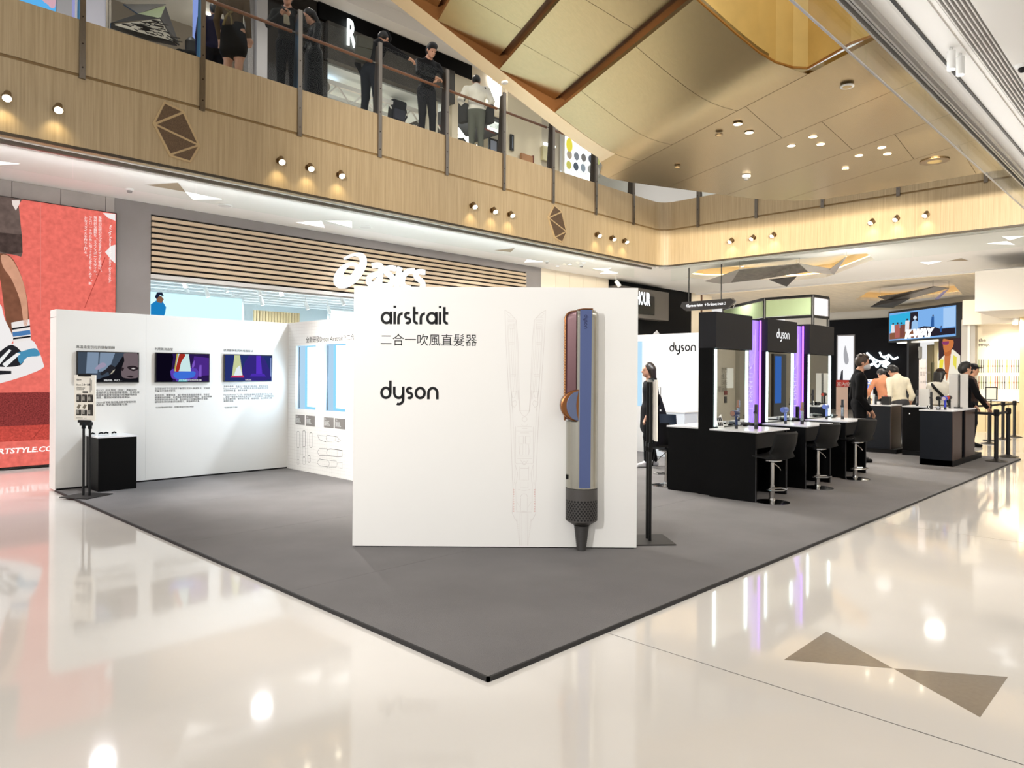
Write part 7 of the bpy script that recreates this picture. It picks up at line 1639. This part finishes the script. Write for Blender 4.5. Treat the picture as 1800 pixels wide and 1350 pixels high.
def person(label, pos, face, h, top, bottom, shoe='#1a1a1c', lean=0, side=0, hp=0, hyaw=0, Le=None, Lw=None, Re=None, Rw=None, Lf=(-.055, 0), Rf=(.055, 0), coat=None, skirt=None, hair='short', hairm=None, extra=None, sleeves='long', cuffs=None, legs_bare=False, res=.010, wide=1.0, puffy=0.0, mask=False, glasses=False, cap=None):
    """pos = floor point, face = plan direction; all body measures are shares of the height h"""
    t = thing('person', label, 'person', tuple(pos), math.atan2(-face[0], face[1]))
    piv = np.array([0, 0, .52]); RL = rx(-math.radians(lean)); RS = np.array([[math.cos(side), 0, math.sin(side)], [0, 1, 0], [-math.sin(side), 0, math.cos(side)]]); RB = RS @ RL
    ub = lambda p: piv + RB @ (np.array(p, float) - piv)
    neck0, neck1 = ub((0, -.008, .835)), ub((0, .004, .875)); HR = RB @ rz_(-math.radians(hyaw)) @ rx(-math.radians(hp)); hd = lambda p: neck1 + HR @ np.array(p, float)
    SK, TP, BT, SH, XT = 0, 1, 2, 3, 4; W_ = wide; pf = puffy
    pr = [el(ub((0, .0, .735)), np.array((.098 * W_ + pf, .064 + pf, .105)), TP, .03, RB), el(ub((0, -.012, .775)), np.array((.108 * W_ + pf, .056 + pf, .06)), TP, .03, RB), el(ub((0, .002, .63)), np.array((.082 * W_ + pf, .06 + pf, .09)), TP, .03, RB),
          el((0, -.004, .535), np.array((.09 * W_, .066, .07)), TP if coat else BT, .03), el(ub((0, .0, .56)), np.array((.088 * W_ + pf, .066 + pf, .055)), TP, .02, RB),
          rc(neck0, neck1, .034, .031, SK, .015), rc(ub((0, -.012, .82)), ub((0, -.01, .845)), .045, .038, TP, .02)]
    for s in (-1, 1): pr.append(rc(ub((s * .03, -.01, .825)), ub((s * .1 * W_, -.008, .805)), .03, .033 + pf * .5, TP, .03))
    # head
    pr += [el(hd((0, .012, .075)), np.array((.043, .053, .058)), SK, .012, HR), el(hd((0, .03, .035)), np.array((.033, .036, .036)), SK, .015, HR), rc(hd((0, .063, .066)), hd((0, .072, .048)), .006, .0095, SK, .008), el(hd((0, .048, .015)), np.array((.015, .014, .012)), SK, .012, HR),
           rc(hd((-.02, .055, .078)), hd((.02, .055, .078)), .008, .008, SK, .01), el(hd((0, .06, .031)), np.array((.014, .007, .0045)), XT if False else SK, .004, HR)]
    for s in (-1, 1): pr.append(el(hd((s * .045, .006, .062)), np.array((.006, .013, .018)), SK, .006, HR))
    # arms
    sh = {-1: ub((-.112 * W_, -.008, .80)), 1: ub((.112 * W_, -.008, .80))}
    dfl = {-1: (Le, Lw), 1: (Re, Rw)}
    for s in (-1, 1):
        e_, w_ = dfl[s]; e_ = np.array(e_) if e_ is not None else sh[s] + np.array((s * .03, -.02, -.175)); w_ = np.array(w_) if w_ is not None else e_ + np.array((-s * .005, .05, -.145))
        am = TP; fm = TP if sleeves == 'long' else SK
        pr.append(rc(sh[s], e_, .036 + pf, .028 + pf, am, .02))
        if sleeves == 'half': pr.append(rc(e_, e_ + (w_ - e_) * .25, .03, .029, TP, .01))
        pr.append(rc(e_, e_ + (w_ - e_) * .95, .026 + pf if fm == TP else .024, (.021 + pf) if fm == TP else .0165, fm, .012))
        d = (w_ - e_) / np.linalg.norm(w_ - e_); up_ = np.array((0, 0, 1.)) if abs(d[2]) < .8 else np.array((0, 1., 0)); sd_ = np.cross(d, up_); sd_ /= np.linalg.norm(sd_); nn_ = np.cross(sd_, d)
        pr.append(rc(w_ - d * .01, w_ + d * .02, .0155, .017, SK, .008)); pr.append(el(w_ + d * .03, np.array((.02, .026, .011)), SK, .006, np.stack([sd_, d, nn_], 1)))
        for i, ln in enumerate((.036, .042, .039, .03)):
            b0 = w_ + d * .05 + sd_ * (.0165 - .011 * i); b1 = b0 + d * ln * .55 - nn_ * .006; b2 = b1 + d * ln * .35 - nn_ * .016; pr += [rc(b0 - d * .01, b1, .0062, .0058, SK, .002), rc(b1, b2, .0058, .005, SK, .002)]
        th = w_ + d * .02 + sd_ * .017 * (1 if s < 0 else 1); pr += [rc(th, th + d * .018 + sd_ * .014 - nn_ * .006, .0075, .0068, SK, .003), rc(th + d * .018 + sd_ * .014 - nn_ * .006, th + d * .036 + sd_ * .014 - nn_ * .014, .0068, .0058, SK, .002)]
    # legs
    for s, ft in ((-1, Lf), (1, Rf)):
        hip = np.array((s * .05, 0, .515)); an = np.array((ft[0], ft[1] - .012, .045)); kn = (hip + an) / 2 + np.array((0, .018, .015)); lm = SK if legs_bare else BT; tm = BT if not skirt else BT
        pr.append(rc(hip, kn, .056 * W_, .041, BT if not legs_bare else SK, .02)); pr.append(rc(kn, an + np.array((0, 0, .02)), .039, .031 if not legs_bare else .022, lm, .015))
        if legs_bare: pr.append(el((kn + an) / 2 + np.array((0, -.012, .05)), np.array((.026, .028, .06)), SK, .02))
        if cuffs: pr.append(rc(an + np.array((0, 0, .02)), an + np.array((0, 0, .045)), .034, .034, XT, .004))
        pr.append(rc(an + np.array((0, 0, .0)), an + np.array((0, -.0, .02)), .024, .024, SK if (cuffs or legs_bare) else BT, .008))
        pr.append(rc((ft[0], ft[1] - .03, .024), (ft[0] + s * .012, ft[1] + .085, .018), .026, .02, SH, .008)); pr.append(rc((ft[0], ft[1] + .0, .04), (ft[0] + s * .008, ft[1] + .05, .026), .026, .02, SH, .01))
    if coat:
        for s in (-1, 0, 1): pr.append(rc((s * .035, -.005, .56), (s * .045, -.005, coat + .05), .072, .08, TP, .03))
    if skirt:
        for s in (-1, 0, 1): pr.append(rc((s * .04, 0, .55), (s * .05, 0, skirt + .06), .062, .075, BT, .03))
    S_ = lambda p: (p[0], p[1] * h, p[2] * h if p[0] == 'rc' else p[2] * h, (p[3] * h if p[0] == 'rc' else p[3]), (p[4] * h if p[0] == 'rc' else None), p[5], p[6] * h)
    prs = [S_(p) for p in pr]; v, q, mi = grow(prs, res)
    mats = [SKIN, cloth(top), cloth(bottom), cloth(shoe, .5), cloth(extra or '#8d8f96')]
    mesh_obj('body', v, q, mi, mats, t)
    hm = hairm or HAIR; hb = [el(hd((0, -.0, .084)) * h, np.array((.05, .058, .062)) * h, 0, .01, HR)]; cut = [el(hd((0, .068, .045)) * h, np.array((.043, .048, .052)) * h, 0, .01, HR), el(hd((0, .03, .0)) * h, np.array((.06, .05, .05)) * h, 0, .01, HR)]
    if hair == 'short': hb += [el(hd((0, .02, .118)) * h, np.array((.043, .045, .03)) * h, 0, .02 * h, HR), el(hd((0, -.03, .06)) * h, np.array((.044, .036, .05)) * h, 0, .02 * h, HR)]
    if hair in ('long', 'bob'):
        for s in (-1, 0, 1): hb.append(rc(hd((s * .032, -.03 + .01 * abs(s), .07)) * h, (hd((s * .036, -.045, .0)) + np.array((0, 0, -.16 if hair == 'long' else -.02))) * h, .036 * h, .02 * h, 0, .02 * h))
    if hair == 'curly':
        random.seed(5)
        for k in range(26): a_ = k * 2.4; q_ = .3 + .7 * ((k * 7) % 13) / 13; hb.append(el(hd((.046 * q_ * math.cos(a_), .004 + .05 * q_ * math.sin(a_), .108 + .036 * math.sqrt(1 - .85 * q_ * q_))) * h, np.array((.013, .015, .012)) * h, 0, .004 * h, HR))
    v, q, mi = grow(hb, .008, cut); mesh_obj('hair', v, q, mi * 0, [hm], t)
    L0 = MW[t.name]; w2_ = lambda p: L0 @ Vector(np.array(p) * h)
    for s in (-1, 1): part('eye', MB().sphere(w2_(hd((s * .0175, .0605, .067))), .0052 * h, 8, (1.3, 1, .8)), P('eye_dark', '#1c1412', .2), t, smooth='all')
    if mask:
        v, q, mi = grow([el(hd((0, .036, .035)) * h, np.array((.038, .042, .034)) * h, 0, .01, HR), rc(hd((0, .065, .055)) * h, hd((0, .07, .03)) * h, .014 * h, .016 * h, 0, .02 * h)], .007, [el(hd((0, -.02, .06)) * h, np.array((.08, .05, .09)) * h, 0, .01, HR)]); mesh_obj('face_mask', v, q, mi * 0, [P('mask_grey', '#b9babd', .7)], t)
    if glasses:
        m = MB()
        for s in (-1, 1): m.tube([w2_(hd((s * .019 + .013 * math.cos(a_), .068, .066 + .01 * math.sin(a_)))) for a_ in [PI / 6 * i for i in range(13)]], .002, 5); m.tube([w2_(hd((s * .032, .066, .068))), w2_(hd((s * .046, .01, .068)))], .0018, 5)
        part('glasses', m, print_black, t)
    if cap:
        v, q, mi = grow([el(hd((0, .0, .1)) * h, np.array((.053, .062, .05)) * h, 0, .01, HR), el(hd((0, .075, .096)) * h, np.array((.042, .045, .008)) * h, 0, .02 * h, HR)], .008, [el(hd((0, .01, .05)) * h, np.array((.05, .06, .04)) * h, 0, .01, HR)]); mesh_obj('cap', v, q, mi * 0, [cloth(cap)], t)
    return t, (lambda p: L0 @ Vector(np.array(p, float) * h)), hd, ub
rg = lambda a, b_: (RGT[0] * a + DIR[0] * b_, RGT[1] * a + DIR[1] * b_)   # a = towards the picture's right, b_ = away from the camera
def gp_(u, d, z=CT): p = at(u, 800, d=d); return V((p.x, p.y, z))
# --- ground floor
p1 = at(1141, 820, z=CT)
_, w1, hd1, ub1 = person('woman in long black coat with long dark hair walking behind the edge on stand', p1, rg(-1, -.15), 1.66, '#0e0e10', '#121214', '#e8e8e8', hair='long', hairm=P('hair_ombre', '#20160f', .45), coat=.34, Lf=(-.05, .05), Rf=(.05, -.06), wide=.95, Le=(-.135, -.03, .63), Lw=(-.12, .06, .5), Re=(.13, -.1, .64), Rw=(.125, -.11, .47))
c = w1((.13, -.16, .53)); t = thing('shopping_bag', 'flat black paper shopping bag carried by the woman in the long coat', 'bag', tuple(c))
f1 = Vector((*rg(1, 0), 0)); m = MB(); q = lambda x, z: c + f1 * x + Vector((0, 0, z)); m.prism([q(-.12, -.19), q(.13, -.12), q(.0, .28), q(-.12, .3)], Vector((*rg(0, .1), 0))); part('body', m, P('bag_black', '#0f1218', .5), t, bevel=.004)
m = MB(); m.tube([q(-.06, .29), q(-.05, .4), q(-.0, .4), q(.0, .28)], .006, 6); part('handle', m, print_black, t); part('mark', MB().obox(q(.0, .02) - Vector((*rg(0, .006), 0)), f1 * .012, Vector((*rg(0, .003), 0)), (0, 0, .016)), print_white, t)
p2 = at(1510, 811, z=CT)
_, w2p, hd2, ub2 = person('masked man in black jacket and trousers standing beside the farthest styling counter', p2, rg(.9, -.25), 1.83, '#0c0c0e', '#101012', '#0d0d0f', hair='curly', hairm=P('hair_brown2', '#2e1f16', .5), mask=True, hp=8, Le=(-.15, -.03, .62), Lw=(-.11, .07, .5), Re=(.15, -.03, .62), Rw=(.11, .07, .5), puffy=.006)
part('badge', MB().obox(w2p((.045, .075, .735)), Vector((*rg(.5, -.4), 0)) * .05, Vector((*rg(.3, .3), 0)) * .01, (0, 0, .01)), print_white, _)
person('man in cream half sleeved shirt and grey trousers seen from behind at the rear kiosk', gp_(1582, 14.9), rg(-.25, 1), 1.76, '#e4dcc6', '#4a4a4e', '#2a2a2c', lean=10, hp=38, sleeves='half', Le=(-.15, -.01, .62), Lw=(-.15, .05, .5), Re=(.16, -.01, .62), Rw=(.16, .04, .48), wide=1.08)
person('man in orange patterned shirt bending over behind the man in the cream shirt', gp_(1556, 16.3), rg(.15, 1), 1.72, '#c98a6a', '#17171a', lean=14, hp=40, Le=(-.2, .03, .66), Lw=(-.16, .14, .58), sleeves='half', wide=1.05)
_, w5, hd5, ub5 = person('woman in brown cap and white top with a dark shoulder strap seen from behind', gp_(1651, 14.9), rg(.35, 1), 1.63, '#d8d4ca', '#5f5844', '#2a2a2c', cap='#2c221d', hair='bob', hyaw=40, hp=8, Re=(.15, .0, .63), Rw=(.12, .1, .55), Le=(-.15, .02, .64), Lw=(-.1, .12, .62))
m = MB(); m.tube([w5(p) for p in ((-.095, -.03, .82), (-.08, -.08, .78), (0, -.085, .69), (.08, -.075, .6), (.11, -.03, .54))], .028, 8); part('shoulder_strap', m, print_black, _)
person('man in black jacket with glasses standing behind the twin column display', gp_(1694, 14.0, 0), rg(1, .05), 1.77, '#101013', '#141416', glasses=True, Re=(.14, .06, .64), Rw=(.1, .19, .52), Le=(-.14, .05, .64), Lw=(-.09, .18, .53))
person('person in dark jacket and cap raising one arm behind the man with glasses', gp_(1707, 15.6, 0), rg(.9, -.3), 1.76, '#3c302c', '#1d1d20', cap='#18171a', Le=(-.21, .05, .86), Lw=(-.09, .06, .93), Re=(.15, .03, .64), Rw=(.1, .12, .56))
# --- upper walkway
def up(u, y=8.25): return V((at(u, 120, y=y).x, y, UF))
def hh(u, v, y=8.25): return at(u, v, y=y).z - UF
pa = up(651, 8.3)
_, wa, hda, uba = person('man in black jacket and cuffed dark jeans leaning on the rail post seen from behind', pa, rg(.45, .9), 1.84, '#121214', '#1c1f26', '#4a3a30', cuffs=True, extra='#8a8d94', lean=16, side=.12, hp=30, cap='#0f0f11', Re=(.23, .12, .72), Rw=(.3, .2, .68), Le=(-.14, -.02, .62), Lw=(-.12, .06, .5), Lf=(-.075, 0), Rf=(.09, .0), res=.011)
c = uba((-.07, -.1, .70)); c = wa(c); t = thing('shoulder_bag', 'olive grey shoulder bag on the back of the man in cuffed jeans', 'bag', tuple(c)); part('body', MB().obox(c, (.15, -.05, 0), (.03, .07, 0), (.02, 0, .24)), P('olive_cloth', '#3f3d33', .8), t, bevel=.05, smooth=True); part('flap', MB().obox(c + Vector((-.01, -.07, .1)), (.13, -.045, 0), (.008, .018, 0), (.01, 0, .1)), P('olive_cloth', '#3f3d33', .8), t, bevel=.015)
person('young man in black pullover and dark trousers leaning on the upper rail and looking down', up(750, 8.28), rg(.55, -.85), 1.83, '#0d0d0f', '#222226', '#e9e9ea', lean=9, hp=26, hyaw=-6, Le=(-.17, .12, .64), Lw=(-.06, .17, .60), Re=(.15, .12, .65), Rw=(.0, .19, .61), Lf=(-.08, .0), Rf=(.06, .02), res=.009)
_, wc_, hdc, ubc = person('man in white shirt and grey trousers seen from behind on the upper walkway', up(838, 8.3), rg(-.1, 1), 1.74, '#d9d3c8', '#5f6058', '#3b3a38', lean=6, hp=25, Le=(-.19, -.02, .66), Lw=(-.1, .07, .56), Re=(.18, -.02, .66), Rw=(.1, .06, .56), wide=1.08, puffy=.008)
for s, lb in ((-1, 'black bag hanging at the left hip of the man in the white shirt'), (1, 'dark bag hanging at the right hip of the man in the white shirt')):
    c = wc_((s * .15, .03, .52)); t = thing('hip_bag', lb, 'bag', tuple(c)); part('body', MB().obox(c, (.07, 0, 0), (0, .12, 0), (0, 0, .2)), P('bag_charcoal', '#2e2d2c', .8), t, bevel=.05, smooth=True); part('strap', MB().tube([c + Vector((0, 0, .18)), c + Vector((-s * .06, -.02, .45)), c + Vector((-s * .14, -.02, .52))], .012, 6), print_black, t)
_, wd_, hdd, ubd = person('man in dark jacket over a pale top holding up a phone on the upper walkway', up(505, 8.35), rg(.25, -1), 1.80, '#1b1a18', '#131315', '#2a2a2c', hp=24, Le=(-.16, .05, .66), Lw=(-.03, .16, .72), Re=(.16, .05, .66), Rw=(.045, .16, .72), extra='#9c927c')
c = wd_((.005, .2, .745)); t = thing('phone', 'dark phone held in both hands by the man in the dark jacket', 'phone', tuple(c)); part('body', MB().obox(c, (.075, .03, 0), (.002, -.004, .006), (0, .02, .036)), print_black, t, bevel=.004); part('screen', MB().obox(c + Vector((.001, .006, .002)), (.068, .027, 0), (.0005, -.001, 0), (0, .018, .032)), EM('phone_screen', '#8fa0b8', .4), t)
part('pale_top', MB().obox(wd_((0, .066, .74)), Vector((.06, 0, 0)), Vector((0, .012, 0)), Vector((0, 0, .12))), cloth('#9c927c'), _, bevel=.01)
person('woman in long black coat standing beside the man with the phone', up(551, 8.4), rg(-.8, -.5), 1.70, '#0d0d0f', '#0e0e10', '#101010', coat=.10, hair='bob', hp=28, Le=(-.15, .03, .64), Lw=(-.06, .15, .66), Re=(.15, .03, .64), Rw=(.06, .15, .66), wide=1.02)
_, wf, hdf, ubf = person('woman in brown top and black skirt with bare legs at the upper rail', up(410, 8.5), rg(.1, 1), 1.72, '#4a3b2a', '#0d0c0d', '#1b1b1d', skirt=.3, legs_bare=True, hair='long', wide=1.05)
m = MB(); b0 = wf((0.0, -.085, .66))
for dx, dz in ((-.09, -.22), (.05, -.2), (-.06, .05), (.06, .04)): m.tube([b0, b0 + Vector((dx * .6, -.02, dz * .4)), b0 + Vector((dx, 0, dz))], .018, 6)
part('ribbon', m, cloth('#6b5c3c'), _)
person('person in navy padded jacket standing behind the woman in the skirt', up(378, 9.3), rg(-.5, .8), 1.66, '#1a1a33', '#101016', puffy=.02, hp=10)
person('person in long black coat in silhouette before the bright cove light', up(336, 10.4), rg(-.2, .9), 1.45, '#08080a', '#08080a', coat=.2, hair='long', puffy=.02, wide=1.15)
